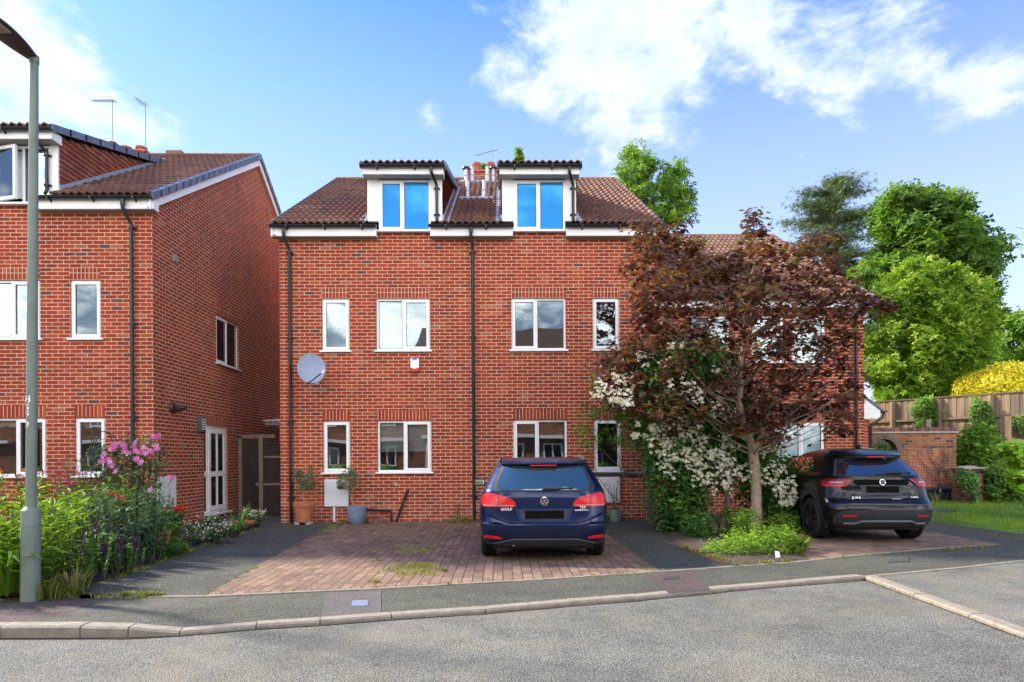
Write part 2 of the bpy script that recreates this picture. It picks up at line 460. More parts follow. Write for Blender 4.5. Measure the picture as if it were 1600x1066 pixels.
M['glass'] = glass_mat('window_glass', refl=0.09, trans=0.85, wav=.15)
M['glass_up'] = glass_mat('upper_window_glass', refl=0.12, trans=0.8, gcol=(0.78, 0.92, 1.0))
M['glass_sky'] = glass_mat('sky_painted_glass', tint=(0.045, 0.31, 0.72), refl=0.12, trans=0.08, gcol=(0.10, 0.50, 1.0), wav=0.1)  # blue sky reflection painted into the pane colour, with little real mirroring
M['glass_dark'] = glass_mat('dark_door_glass', tint=(0.02, 0.025, 0.025), refl=0.12, trans=0.55)
M['car_glass'] = glass_mat('car_rear_glass', tint=(0.035, 0.075, 0.085), refl=0.18, trans=0.35, gcol=(0.75, 0.97, 1.0), wav=0.0)
M['car_side'] = glass_mat('car_side_glass', tint=(0.012, 0.014, 0.02), refl=0.06, trans=0.1, wav=0.0)
M['car_glass_dark'] = glass_mat('car_privacy_glass', tint=(0.012, 0.014, 0.02), refl=0.22, trans=0.1, wav=0.0)

def leaf_mat(name, stops, trans=0.35, rough=0.6, spec=0.18):
    m, t, b, o = new_mat(name)
    at_ = t.n('ShaderNodeAttribute', attribute_name='rnd')
    c = t.ramp(at_.outputs['Fac'], stops)
    t.put(b.inputs['Base Color'], c)
    b.inputs['Roughness'].default_value = rough; b.inputs['Specular IOR Level'].default_value = spec
    tl = t.n('ShaderNodeBsdfTranslucent'); t.put(tl.inputs[0], t.mix(1.0, c, (1.25, 1.2, 0.75), 'MULTIPLY'))
    ms = t.n('ShaderNodeMixShader'); ms.inputs[0].default_value = trans
    t.nt.links.new(b.outputs[0], ms.inputs[1]); t.nt.links.new(tl.outputs[0], ms.inputs[2]); t.nt.links.new(ms.outputs[0], o.inputs[0])
    return m
M['lf_copper'] = leaf_mat('copper_leaves', [(0, (0.051, 0.025, 0.026)), (.4, (0.108, 0.041, 0.024)), (.7, (0.173, 0.059, 0.023)), (.88, (0.217, 0.109, 0.026)), (1, (0.128, 0.147, 0.033))], 0.45, 0.42, 0.3)
M['lf_mock'] = leaf_mat('shrub_leaves', [(0, (0.046, 0.114, 0.029)), (.6, (0.094, 0.229, 0.046)), (1, (0.208, 0.416, 0.073))])
M['lf_light'] = leaf_mat('light_green_leaves', [(0, (0.086, 0.181, 0.020)), (.6, (0.172, 0.330, 0.031)), (1, (0.345, 0.528, 0.061))])
M['lf_bright'] = leaf_mat('bright_yellow_green_leaves', [(0, (0.111, 0.212, 0.018)), (.6, (0.212, 0.368, 0.031)), (1, (0.368, 0.513, 0.067))])
M['lf_dark'] = leaf_mat('dark_green_leaves', [(0, (0.054, 0.109, 0.022)), (.6, (0.108, 0.220, 0.034)), (1, (0.252, 0.407, 0.047))])
M['lf_mid'] = leaf_mat('mid_green_leaves', [(0, (0.078, 0.168, 0.026)), (.6, (0.156, 0.300, 0.038)), (1, (0.312, 0.480, 0.060))])
M['lf_conifer'] = leaf_mat('conifer_needles', [(0, (0.058, 0.104, 0.046)), (.6, (0.131, 0.195, 0.080)), (1, (0.263, 0.312, 0.115))], 0.15, 0.6)
M['lf_yellow'] = leaf_mat('golden_leaves', [(0, (0.357, 0.310, 0.014)), (.5, (0.619, 0.524, 0.023)), (1, (0.774, 0.738, 0.071))])
M['lf_olive'] = leaf_mat('olive_leaves', [(0, (0.069, 0.112, 0.050)), (.6, (0.138, 0.203, 0.088)), (1, (0.275, 0.375, 0.187))], 0.2)
M['lf_tree'] = leaf_mat('sunlit_yellow_green_leaves', [(0, (0.07, 0.15, 0.015)), (.5, (0.19, 0.33, 0.03)), (1, (0.42, 0.55, 0.08))], .45)  # sunlit highlights put into a brighter leaf colour for one tree
M['lf_blue'] = leaf_mat('grey_green_poppy_leaves', [(0, (0.040, 0.095, 0.055)), (.6, (0.075, 0.16, 0.085)), (1, (0.13, 0.24, 0.12))])
M['pt_white'] = leaf_mat('cream_petals', [(0, (0.624, 0.592, 0.458)), (1, (0.813, 0.811, 0.686))], 0.3)
M['pt_pink'] = leaf_mat('pink_petals', [(0, (0.632, 0.090, 0.384)), (.5, (0.805, 0.240, 0.576)), (1, (0.860, 0.480, 0.720))], 0.35)
M['pt_magenta'] = leaf_mat('magenta_petals', [(0, (0.35, 0.01, 0.14)), (1, (0.55, 0.03, 0.28))], 0.35)
M['pt_red'] = leaf_mat('scarlet_petals', [(0, (0.65, 0.015, 0.01)), (1, (0.80, 0.07, 0.04))], 0.35)
M['pt_orange'] = leaf_mat('orange_petals', [(0, (0.55, 0.10, 0.015)), (1, (0.65, 0.2, 0.03))], 0.35)
M['pt_purple'] = leaf_mat('purple_petals', [(0, (0.025, 0.008, 0.042)), (.5, (0.052, 0.015, 0.098)), (1, (0.070, 0.021, 0.056))], 0.2)
M['pt_daisy'] = leaf_mat('daisy_petals', [(0, (0.62, 0.40, 0.42)), (.5, (0.75, 0.66, 0.64)), (1, (0.8, 0.78, 0.72))], 0.3)
M['pt_yellow'] = leaf_mat('yellow_petals', [(0, (0.6, 0.4, 0.01)), (1, (0.75, 0.6, 0.03))], 0.3)
M['stem'] = simple('green_stem', (0.07, 0.11, 0.03), 0.7, var=0.2)
M['grass'] = leaf_mat('grass_blades', [(0, (0.109, 0.208, 0.019)), (.6, (0.202, 0.349, 0.027)), (1, (0.373, 0.475, 0.054))], 0.3)
M['weeds'] = leaf_mat('weed_blades', [(0, (0.10, 0.14, 0.02)), (.5, (0.20, 0.24, 0.045)), (.8, (0.33, 0.29, 0.10)), (1, (0.42, 0.34, 0.16))], 0.3)

def asphalt(name, base, stone, fine=90.0, contrast=1.0, warm=None, petals=0.0):
    m, t, b, o = new_mat(name)
    p = t.pos()
    v = t.n('ShaderNodeTexVoronoi'); v.inputs['Scale'].default_value = fine; t.put(v.inputs['Vector'], p)
    v2 = t.n('ShaderNodeTexVoronoi'); v2.inputs['Scale'].default_value = fine * 2.3; t.put(v2.inputs['Vector'], p)
    cr = t.sep(v.outputs['Color'])[0]; cr2 = t.sep(v2.outputs['Color'])[1]
    c = t.ramp(cr, [(0, tuple(x * 0.35 for x in base)), (0.45, base), (0.8, stone), (0.97, tuple(min(.6, x * 1.5) for x in stone)), (1, (0.42, 0.36, 0.30))])
    c = t.mix(t.m('ADD', 0.38, t.m('MULTIPLY', cr2, 0.4)), c, tuple(.5 * (x + y) for x, y in zip(base, stone)))
    pit = t.mr(v.outputs['Distance'], 0.35, 0.75, 1.0, 0.45)
    c = t.mix(1.0, c, t.comb(pit, pit, pit), 'MULTIPLY')
    big = t.noise(t.vm('MULTIPLY', p, (0.6, 1.4, 1.0)), 0.45, 6, 0.68, dist=0.4); f = t.mr(big, 0.3, 0.7, 0.70, 1.28)
    spot = t.mr(t.noise(p, 1.9, 3, 0.5, dist=.3), 0.66, 0.72); f = t.m('MULTIPLY', f, t.mr(spot, 0, 1, 1.0, 0.72))
    mid = t.noise(p, 3.2, 5, 0.7); f = t.m('MULTIPLY', f, t.mr(mid, 0.3, 0.7, 0.85, 1.15))
    c = t.mix(1.0, c, t.comb(f, f, f), 'MULTIPLY')
    if warm:
        c = t.mix(t.m('MULTIPLY', t.mr(t.noise(p, 0.8, 5, 0.7, dist=0.6), 0.45, 0.68), 0.32), c, warm)
    if petals:
        v3 = t.n('ShaderNodeTexVoronoi'); v3.inputs['Scale'].default_value = 26.0; t.put(v3.inputs['Vector'], p)
        pm = t.m('MULTIPLY', t.m('LESS_THAN', v3.outputs['Distance'], 0.22), t.m('GREATER_THAN', t.sep(v3.outputs['Color'])[0], 1 - petals))
        c = t.mix(pm, c, (0.55, 0.50, 0.42))
    t.put(b.inputs['Base Color'], c); b.inputs['Roughness'].default_value = 0.9; b.inputs['Specular IOR Level'].default_value = 0.3
    h = t.m('ADD', t.m('MULTIPLY', v.outputs['Distance'], -1.0), t.m('MULTIPLY', mid, 0.5))
    t.put(b.inputs['Normal'], t.bump(h, 0.75 * contrast, 0.012))
    return m
M['road'] = asphalt('road_asphalt', (0.118, 0.124, 0.117), (0.254, 0.251, 0.209), 95, 0.9, warm=(0.287, 0.251, 0.171))
M['pavement'] = asphalt('pavement_asphalt', (0.064, 0.069, 0.058), (0.150, 0.151, 0.117), 85, 0.8)
M['drive'] = asphalt('drive_asphalt', (0.051, 0.058, 0.051), (0.130, 0.136, 0.113), 110, 0.6, petals=0.07)
M['patch_red'] = asphalt('reddish_patch', (0.085, 0.064, 0.059), (0.152, 0.113, 0.101), 95, 0.6)
M['patch_grey'] = asphalt('grey_patch', (0.099, 0.091, 0.089), (0.166, 0.156, 0.146), 120, 0.5)
M['kerb'] = simple('kerb_concrete', (0.236, 0.206, 0.162), 0.85, var=0.28, scale=11, bump=0.4)
M['soil'] = simple('soil', (0.060, 0.042, 0.028), 0.95, var=0.4, scale=9, bump=0.6)
M['litter'] = simple('brown_debris', (0.085, 0.038, 0.020), 0.95, var=0.5, scale=30, bump=0.7)
M['turf'] = simple('turf_base', (0.135, 0.225, 0.033), 0.95, var=0.4, scale=5, bump=0.6)
M['farground'] = simple('far_ground', (0.06, 0.09, 0.03), 0.95, var=0.35, scale=1.5)
M['gutter_dirt'] = simple('channel_dirt', (0.07, 0.045, 0.026), 0.95, var=0.5, scale=14, bump=0.3)

def paver(name):
    m, t, b, o = new_mat(name)
    p = t.pos(); px, py, pz = t.sep(p)[:3]
    wob = t.sep(t.vm('SUBTRACT', t.noise(p, 2.0, 3, out=1), (0.5, 0.5, 0.5)))
    u = t.m('ADD', px, t.m('MULTIPLY', wob[0], 0.03)); v = t.m('ADD', py, t.m('MULTIPLY', wob[1], 0.03))
    fc = t.m('DIVIDE', u, 0.115); col = t.m('FLOOR', fc)
    fv = t.m('ADD', t.m('DIVIDE', v, 0.215), t.m('MULTIPLY', t.m('MODULO', t.m('ADD', col, 1000.0), 2.0), 0.5)); row = t.m('FLOOR', fv)
    du = t.m('MULTIPLY', t.m('FRACT', fc), 0.115); dv = t.m('MULTIPLY', t.m('FRACT', fv), 0.215)
    eu = t.m('MINIMUM', du, t.m('SUBTRACT', 0.115, du)); ev = t.m('MINIMUM', dv, t.m('SUBTRACT', 0.215, dv))
    ev = t.m('MULTIPLY', ev, 1.9)
    e = t.m('MINIMUM', eu, ev)
    bk = t.mr(e, 0.003, 0.0075)
    w = t.white(t.comb(col, row, 1.0))
    c = t.ramp(w, [(0, (0.110, 0.066, 0.044)), (.3, (0.152, 0.088, 0.059)), (.7, (0.188, 0.110, 0.073)), (1, (0.239, 0.149, 0.098))])
    big = t.noise(p, 0.7, 5, 0.65); f = t.mr(big, 0.3, 0.7, 0.75, 1.3)
    c = t.mix(1.0, c, t.comb(f, f, f), 'MULTIPLY')
    g = t.noise(p, 60, 3, 0.7); gf = t.mr(g, 0.25, 0.75, 0.75, 1.25)
    c = t.mix(1.0, c, t.comb(gf, gf, gf), 'MULTIPLY')
    stn = t.mr(t.noise(p, 2.3, 6, 0.75, dist=.5), 0.50, 0.66); c = t.mix(t.m('MULTIPLY', stn, 0.35), c, (0.10, 0.085, 0.06))
    dust = t.m('MULTIPLY', t.mr(t.noise(p, 1.3, 5, 0.7), 0.46, 0.72), 0.5)
    c = t.mix(dust, c, (0.27, 0.19, 0.15))
    mossy = t.mr(t.noise(p, 1.6, 4, 0.7), 0.50, 0.62)
    j = t.mix(mossy, (0.045, 0.030, 0.024), (0.075, 0.080, 0.025))
    c = t.mix(bk, j, c)
    v3 = t.n('ShaderNodeTexVoronoi'); v3.inputs['Scale'].default_value = 22.0; t.put(v3.inputs['Vector'], p)
    pm = t.m('MULTIPLY', t.m('LESS_THAN', v3.outputs['Distance'], 0.24), t.m('GREATER_THAN', t.sep(v3.outputs['Color'])[0], 0.95))
    c = t.mix(pm, c, (0.5, 0.45, 0.38))
    t.put(b.inputs['Base Color'], c); b.inputs['Roughness'].default_value = 0.85
    t.put(b.inputs['Normal'], t.bump(t.m('ADD', bk, t.m('MULTIPLY', t.m('ADD', g, w), 0.25)), 0.8, 0.008))
    return m
M['paver'] = paver('red_block_paving')

def carpaint(name, col, flake=(0.0, 0.0, 0.0), grime=0.25, rough=0.32):
    m, t, b, o = new_mat(name)
    p = t.pos()
    n = t.noise(p, 3.0, 5, 0.7)
    pz = t.sep(p)[2]
    low = t.mr(pz, 0.25, 0.75, 1.0, 0.15)
    d = t.m('MULTIPLY', t.m('MULTIPLY', t.mr(n, 0.4, 0.75), low), grime)
    t.put(b.inputs['Base Color'], t.mix(d, col, (0.10, 0.075, 0.06)))
    b.inputs['Roughness'].default_value = rough; b.inputs['Metallic'].default_value = 0.5
    b.inputs['Coat Weight'].default_value = 0.55; b.inputs['Specular IOR Level'].default_value = 0.15
    t.put(b.inputs['Coat Roughness'], t.mr(t.noise(p, 9.0, 4, 0.7), 0.3, 0.8, 0.03, 0.16))
    return m
M['paint_blue'] = carpaint('dark_blue_car_paint', (0.003, 0.014, 0.062), grime=.15)
M['paint_black'] = carpaint('black_car_paint', (0.006, 0.007, 0.010))
def lens_mat(name, col, em=0.0):
    m, t, b, o = new_mat(name)
    p = t.pos()
    b.inputs['Specular IOR Level'].default_value = .2
    w = t.n('ShaderNodeTexWave'); w.inputs['Scale'].default_value = 18; t.put(w.inputs['Vector'], p); w.bands_direction = 'Z'
    f = t.mr(w.outputs['Fac'], 0, 1, 0.7, 1.25)
    t.put(b.inputs['Base Color'], t.mix(1.0, col, t.comb(f, f, f), 'MULTIPLY'))
    b.inputs['Roughness'].default_value = 0.25; b.inputs['Coat Weight'].default_value = .45; b.inputs['Coat Roughness'].default_value = 0.02
    return m
M['lens_red'] = lens_mat('red_lamp_lens', (0.62, 0.015, 0.02))
M['lens_dred'] = lens_mat('dark_red_lamp_lens', (0.22, 0.012, 0.014))
M['lens_clear'] = lens_mat('clear_lamp_lens', (0.35, 0.30, 0.30))
# ------------------------------------------------------------------ ground
RZ = -0.035
def struct(name, mb, mat, smooth=False):
    return tag(part(name, mb, mat, None, smooth), kind='structure')
def poly_sheet(name, pts, mat):
    mb = MB(); mb.add(pts, [tuple(range(len(pts)))])
    o = struct(name, mb, mat)
    if o.data.polygons[0].normal.z < 0:
        o.data.flip_normals()
    return o
def grid_sheet(name, x0, x1, y0, y1, nx, ny, zf, mat):
    mb = MB(); vs = []; fs = []
    for j in range(ny + 1):
        for i in range(nx + 1):
            x = x0 + (x1 - x0) * i / nx; y = y0 + (y1 - y0) * j / ny
            vs.append((x, y, zf(x, y)))
    for j in range(ny):
        for i in range(nx):
            a = j * (nx + 1) + i; fs.append((a, a + 1, a + nx + 2, a + nx + 1))
    mb.add(vs, fs)
    return struct(name, mb, mat, smooth=True)

grid_sheet('ground', -600, 600, -600, 600, 8, 8, lambda x, y: -0.14, M['farground'])

# kerb line: foot of the kerb on the road side and height of its top
kpx = [(0, 998), (125, 997.5), (200, 997), (280, 994.5), (400, 984), (500, 977.6), (612, 969), (759, 959), (894, 947), (1000, 938.7), (1142, 924), (1352, 906)]
ktop = [0.055, 0.055, 0.045, 0.0, 0, 0, 0, 0, 0, 0, 0, 0]
kf = [G(x, y, RZ) for x, y in kpx]
ext = (kf[0] - kf[1]).normalized()
kf = [kf[0] + ext * 22] + kf; ktop = [0.055] + ktop
kb = []
for i, p in enumerate(kf):
    d = (kf[min(i + 1, len(kf) - 1)] - kf[max(i - 1, 0)]).normalized()
    n = Vector((-d.y, d.x, 0)); kb.append(p + n * 0.13)
corner = kf[-1]
dpx = [(1352, 906), (1427, 934), (1514, 966), (1600, 998)]
df_ = [G(x, y, RZ) for x, y in dpx]
dd = (df_[-1] - df_[1]).normalized()
df_ = [corner, df_[1], df_[2], df_[3], df_[3] + dd * 25]
# the road sheet
road_pts = [Vector((-60, -60, RZ)), Vector((kf[0].x - 40, kf[0].y, RZ))] + kf + df_[1:] + [Vector((60, -60, RZ))]
road_pts = [Vector((p[0], p[1], RZ)) for p in road_pts]
poly_sheet('road', road_pts, M['road'])

def kerb_strip(name, front, back, tops, seg):
    """kerb stones as one run: chamfered top, joint every seg metres"""
    mb = MB()
    for i in range(len(front) - 1):
        L = (front[i + 1] - front[i]).length
        n = max(1, round(L / seg))
        for k in range(n):
            a0, a1 = k / n + 0.004 / max(L, .01), (k + 1) / n - 0.004 / max(L, .01)
            rows = []
            jz = random.uniform(-.003, .003)
            for a in (a0, a1):
                f = front[i].lerp(front[i + 1], a); b = back[i].lerp(back[i + 1], a)
                zt = tops[i] + (tops[i + 1] - tops[i]) * a + 0.006 + jz
                fi = f.lerp(b, 0.14)
                rows.append([(f.x, f.y, RZ - .1), (f.x, f.y, zt - 0.016), (fi.x, fi.y, zt), (b.x, b.y, zt), (b.x, b.y, RZ - .1)])
            vs = rows[0] + rows[1]
            mb.add(vs, [(q, q + 5, q + 6, q + 1) for q in range(4)] + [(0, 1, 2, 3, 4), (9, 8, 7, 6, 5)])
    o = struct(name, mb, M['kerb'])
    return o
kerb_strip('kerb', kf, kb, ktop, 0.9)
db = []
for i, p in enumerate(df_):
    d = (df_[min(i + 1, len(df_) - 1)] - df_[max(i - 1, 0)]).normalized()
    db.append(p + Vector((-d.y, d.x, 0)) * 0.13)
kerb_strip('kerb', df_, db, [0.0] * len(df_), 0.9)
# dirt and moss line where the road meets the kerb
mb = MB()
for line in (kf[1:], df_):
    for i in range(len(line) - 1):
        a, b = line[i], line[i + 1]
        d = (b - a).normalized(); n = Vector((d.y, -d.x, 0)); L = (b - a).length; k = max(1, int(L / 0.25))
        for q in range(k):
            w0, w1 = [0.012 + 0.055 * max(0, mnoise.noise(a.lerp(b, (q + e) / k) * 1.9)) + .012 * random.random() for e in (0, 1)]
            p0, p1 = a.lerp(b, q / k), a.lerp(b, (q + 1) / k)
            z = RZ + 0.004
            mb.add([(p0.x, p0.y, z), (p1.x, p1.y, z), (p1.x + n.x * w1, p1.y + n.y * w1, z), (p0.x + n.x * w0, p0.y + n.y * w0, z)], [(0, 3, 2, 1)])
struct('gutter_dirt', mb, M['gutter_dirt'])

# line B: edging between pavement and the driveways
bpx = [(-40, 941), (0, 940), (100, 938), (150, 934), (320, 933), (560, 922), (800, 909), (1025, 894), (1112, 888), (1240, 879), (1330, 869), (1412, 862), (1480, 856), (1553, 852)]
bl = [G(x, y, 0) for x, y in bpx]
cpx = [(1352, 901), (1495, 888), (1600, 876), (1760, 861)]
cl = [G(x, y, 0) for x, y in cpx]
# pavement between the kerb back and line B
kbt = [Vector((p.x, p.y, z + 0.001)) for p, z in zip(kb, ktop)]
bl_left = [Vector((kbt[0].x, bl[0].y, 0.055))]
pav = kbt + cl[1:] + [Vector((cl[-1].x + 12, cl[-1].y + 2, 0)), Vector((cl[-1].x + 12, 17, 0)), Vector((8.0, 17, 0)), bl[-1]] + bl[::-1][1:] + bl_left
def tri_strip(name, low, up, mat, z=0.0):
    mb = MB(); n = len(low)
    vs = [tuple(p) for p in low] + [tuple(p) for p in up]
    mb.add([(v[0], v[1], v[2] + z) for v in vs], [(i, i + 1, n + i + 1, n + i) for i in range(n - 1)])
    return struct(name, mb, mat)
def resample(pts, n, key=0):
    xs = [p[key] for p in pts]; out = []
    for i in range(n + 1):
        x = xs[0] + (xs[-1] - xs[0]) * i / n
        for j in range(len(xs) - 1):
            if (xs[j] <= x <= xs[j + 1]) or (xs[j] >= x >= xs[j + 1]) or j == len(xs) - 2:
                t = 0 if xs[j + 1] == xs[j] else (x - xs[j]) / (xs[j + 1] - xs[j])
                out.append(pts[j].lerp(pts[j + 1], t)); break
    return out
low = [p for p in kbt]
up = [Vector((low[0].x, bl[0].y, 0.02))] + bl
xr = cl[0].x
lowr = sorted(resample(low, 60) + low[1:-1], key=lambda v: v.x)
upr = []
full_up = [Vector((low[0].x, bl[0].y, 0.0))] + bl
for p in lowr:
    q = None
    for j in range(len(full_up) - 1):
        if full_up[j].x <= p.x <= full_up[j + 1].x:
            t = (p.x - full_up[j].x) / (full_up[j + 1].x - full_up[j].x); q = full_up[j].lerp(full_up[j + 1], t); break
    upr.append(q or full_up[-1])
tri_strip('pavement', lowr, upr, M['pavement'])
# pavement right of the kerb corner, up to the house frontages
q0 = lowr[-1]
pr = [q0, cl[0]] + cl[1:] + [Vector((24, cl[-1].y + .6, 0)), Vector((24, 12, 0)), Vector((9.6, 10.6, 0)), Vector((8.9, 12, 0)), Vector((8.9, 17.4, 0)), Vector((7.6, 17.4, 0)), Vector((bl[-1].x, bl[-1].y, 0))] + [p for p in bl[::-1][1:] if p.x > upr[-1].x + .02] + [upr[-1]]
poly_sheet('pavement', [Vector((p.x, p.y, 0.0)) for p in pr], M['pavement'])
# the side road right of the kerb
br = [db[0], db[1], db[2], db[3], db[4], Vector((60, db[4].y, 0)), Vector((60, 9.8, 0)), Vector((24, cl[-1].y + .6, 0))] + cl[::-1]
poly_sheet('side_road', [Vector((p.x, p.y, -0.004)) for p in br], M['road'])
# thin edgings
def edging(name, pts, w=0.05, z=0.010, mat='kerb'):
    mb = MB()
    for i in range(len(pts) - 1):
        a, b = pts[i], pts[i + 1]; n_ = max(1, round((b - a).length / 0.9))
        for k in range(n_):
            p, q = a.lerp(b, k / n_), a.lerp(b, (k + 1) / n_)
            d = (q - p).normalized()
            jz = random.uniform(-.003, .003)
            mb.bar((p.x, p.y, z - .05 + jz), (q.x - d.x * .006, q.y - d.y * .006, z - .05 + jz), w, 0.10)
    return struct(name, mb, M[mat])
edging('pavement_edging', bl[3:])
edging('pavement_edging', cl, 0.05, 0.004)

# driveways
wallY = 13.97
pl_left = [G(320, 932), G(350, 915), G(400, 886), G(520, 820), Vector((-3.55, wallY + .02, 0))]
XR = 1.87
def blx(x):
    for j in range(len(bl) - 1):
        if bl[j].x <= x <= bl[j + 1].x:
            t = (x - bl[j].x) / (bl[j + 1].x - bl[j].x); return bl[j].lerp(bl[j + 1], t)
pa = [blx(-2.94), blx(-1), blx(0), blx(1.0), blx(XR)]
bay = pa + [Vector((XR, wallY + .02, 0))] + pl_left[::-1]
poly_sheet('paved_driveway', [Vector((p.x, p.y, 0.006)) for p in bay], M['paver'])
bed_edge = [(122, 929), (182, 900), (259, 875.5), (301, 858), (350, 842), (402, 826)]
be = [G(x, y) for x, y in bed_edge]
dr = [be[0], blx(-3.6), blx(-2.94)] + pl_left[1:] + [Vector((-4.85, wallY, 0)), Vector((-4.85, 24, 0)), Vector((-6.8, 24, 0)), Vector((-6.8, 12.5, 0)), be[-1]] + be[::-1][1:]
poly_sheet('asphalt_driveway', [Vector((p.x, p.y, 0.002)) for p in dr], M['drive'])
bed_r = [(1010, 812), (1050, 850), (1100, 868), (1140, 884)]
br_ = [G(x, y) for x, y in bed_r]
dr2 = [blx(XR), blx(2.5), blx(2.87)] + br_[::-1] + [Vector((3.4, wallY + .02, 0)), Vector((XR, wallY + .02, 0))]
poly_sheet('asphalt_driveway', [Vector((p.x, p.y, 0.002)) for p in dr2], M['drive'])
# planted bed between the driveways
bedR = [Vector((3.4, 13.9, 0))] + br_ + [blx(3.2), blx(3.7), blx(4.05), Vector((4.35, 9.6, 0)), Vector((4.55, 11, 0)), Vector((4.6, 15.5, 0)), Vector((3.4, 15.5, 0))]
def mound(name, poly, h, mat, res=0.12):
    """soil filling a polygon, a little higher in the middle"""
    xs = [p.x for p in poly]; ys = [p.y for p in poly]
    def inside(x, y):
        c = False; j = len(poly) - 1
        for i in range(len(poly)):
            if ((poly[i].y > y) != (poly[j].y > y)) and (x < (poly[j].x - poly[i].x) * (y - poly[i].y) / (poly[j].y - poly[i].y) + poly[i].x): c = not c
            j = i
        return c
    def dist(x, y):
        m = 9
        for i in range(len(poly)):
            a, b = poly[i], poly[(i + 1) % len(poly)]
            vx, vy = b.x - a.x, b.y - a.y; L = vx * vx + vy * vy + 1e-9
            t = max(0, min(1, ((x - a.x) * vx + (y - a.y) * vy) / L)); m = min(m, math.hypot(x - a.x - vx * t, y - a.y - vy * t))
        return m
    mb = MB(); idx = {}; vs = []; fs = []
    nx = int((max(xs) - min(xs)) / res) + 1; ny = int((max(ys) - min(ys)) / res) + 1
    for j in range(ny + 1):
        for i in range(nx + 1):
            x = min(xs) + i * res; y = min(ys) + j * res
            if inside(x, y):
                z = 0.003 + h * min(1, dist(x, y) / 0.4) * (0.7 + 0.6 * mnoise.noise(Vector((x * 1.5, y * 1.5, 0))))
                idx[(i, j)] = len(vs); vs.append((x, y, max(z, .004)))
    for (i, j) in idx:
        if (i + 1, j) in idx and (i, j + 1) in idx and (i + 1, j + 1) in idx:
            fs.append((idx[i, j], idx[i + 1, j], idx[i + 1, j + 1], idx[i, j + 1]))
    mb.add(vs, fs)
    return struct(name, mb, mat, smooth=True), inside
poly_sheet('soil', [Vector((p.x, p.y, 0.004)) for p in bedR], M['soil'])
mound('soil', bedR, 0.04, M['soil'])
poly_sheet('brown_debris', [Vector((p.x, p.y, 0.009)) for p in [G(1052, 848), G(1075, 856), G(1112, 866), G(1146, 882), G(1120, 880), G(1108, 876), G(1088, 868), G(1066, 858)]], M['litter'])
poly_sheet('sunken_paving', [Vector((p.x, p.y, 0.011)) for p in [G(1088, 858), G(1120, 862), G(1172, 882), G(1148, 886), G(1110, 868)]], M['patch_red'])
# right hand paving in front of the far house
pr2 = [blx(4.05), blx(5), blx(6), blx(7), Vector((7.62, bl[-1].y, 0)), Vector((7.62, 15.56, 0)), Vector((4.6, 15.56, 0)), Vector((4.55, 11, 0)), Vector((4.35, 9.6, 0))]
poly_sheet('paved_driveway', [Vector((p.x, p.y, 0.006)) for p in pr2], M['paver'])
# patches let into the pavement
poly_sheet('reddish_surfacing', [G(-60, 985, .06) + Vector((-8, 0, 0)), G(0, 976, .06), G(60, 975, .055), G(150, 941, .018), G(140, 938, .014), G(0, 943, .016), G(-60, 944, .02) + Vector((-8, 0, 0))], M['patch_red'])
poly_sheet('grey_surfacing', [G(500, 969.5, .006), G(596, 961.5, .006), G(595, 922.5, .006), G(508, 927.5, .006)], M['patch_grey'])
poly_sheet('reddish_surfacing', [G(1045, 927, .006), G(1110, 921, .006), G(1085, 893, .006), G(1008, 898, .006)], M['patch_red'])
def cover(x0, x1, y0, y1, mat, label):
    a, b, c, d = G(x0, y1, .009), G(x1, y1 - 1, .009), G(x1 - 2, y0, .009), G(x0 + 2, y0 + 1, .009)
    mb = MB(); mb.prism([a[:2], b[:2], c[:2], d[:2]], 0.0, 0.012)
    cx = (a + c) / 2
    for k in range(5):
        mb.bar(Vector((*a.lerp(d, (k + .7) / 5.6)[:2], .013)), Vector((*b.lerp(c, (k + .7) / 5.6)[:2], .013)), 0.010, 0.004)
    o = part('utility_cover', mb, M[mat]); return tag(o, label, 'cover')
cover(549, 576, 938, 947, 'dish', 'small blue metal utility cover set in the grey pavement patch')
cover(1036, 1062, 900, 906, 'patch_grey', 'small pale utility cover in the reddish patch of pavement')
cover(1388, 1420, 870.5, 878, 'patch_grey', 'pale rectangular utility cover in pavement in front of the black car')

# lawn
LX0 = 8.9
def lawn_z(x, y): return 0.02 + 0.15 * max(0, min(1, (y - 11.0) / 4.5)) + 0.02 * mnoise.noise(Vector((x, y, 0)))
lawn_edge = [G(1450, 803), G(1450, 818), G(1503, 826.6), G(1567, 836), G(1640, 851)]
def lawn_x(y): return 8.95 + 0.25 * max(0, 11.0 - y)
mb = MB(); vs = []; fs = []; NX, NY = 40, 30
for j in range(NY + 1):
    y = 9.9 + (17.4 - 9.9) * j / NY
    for i in range(NX + 1):
        x0 = lawn_x(y) + .05 * mnoise.noise(Vector((0, y * 2, 3))); x = x0 + (24 - x0) * (i / NX) ** 1.5
        vs.append((x, y, lawn_z(x, y) if i else -0.01))
for j in range(NY):
    for i in range(NX):
        a = j * (NX + 1) + i; fs.append((a, a + 1, a + NX + 2, a + NX + 1))
mb.add(vs, fs); struct('lawn', mb, M['turf'], smooth=True)
# small paved path across the lawn
poly_sheet('path', [Vector((p.x, p.y, lawn_z(p.x, p.y) + .02)) for p in [G(1448, 806, .12), G(1472, 803.5, .12), G(1497, 799, .12), G(1470, 796.5, .12), G(1448, 796, .12)]], M['patch_grey'])
# raised bank behind the garden wall
def bank_z(x, y):
    t = max(0, min(1, (y - 17.6) / 2.2)); s = max(0, min(1, (x - 12.4) / 1.0))
    return -0.02 + (1.75 * t + 0.25) * s + 0.06 * mnoise.noise(Vector((x, y, 0)))
grid_sheet('bank', 9.9, 60, 17.35, 60, 100, 60, bank_z, M['turf'])
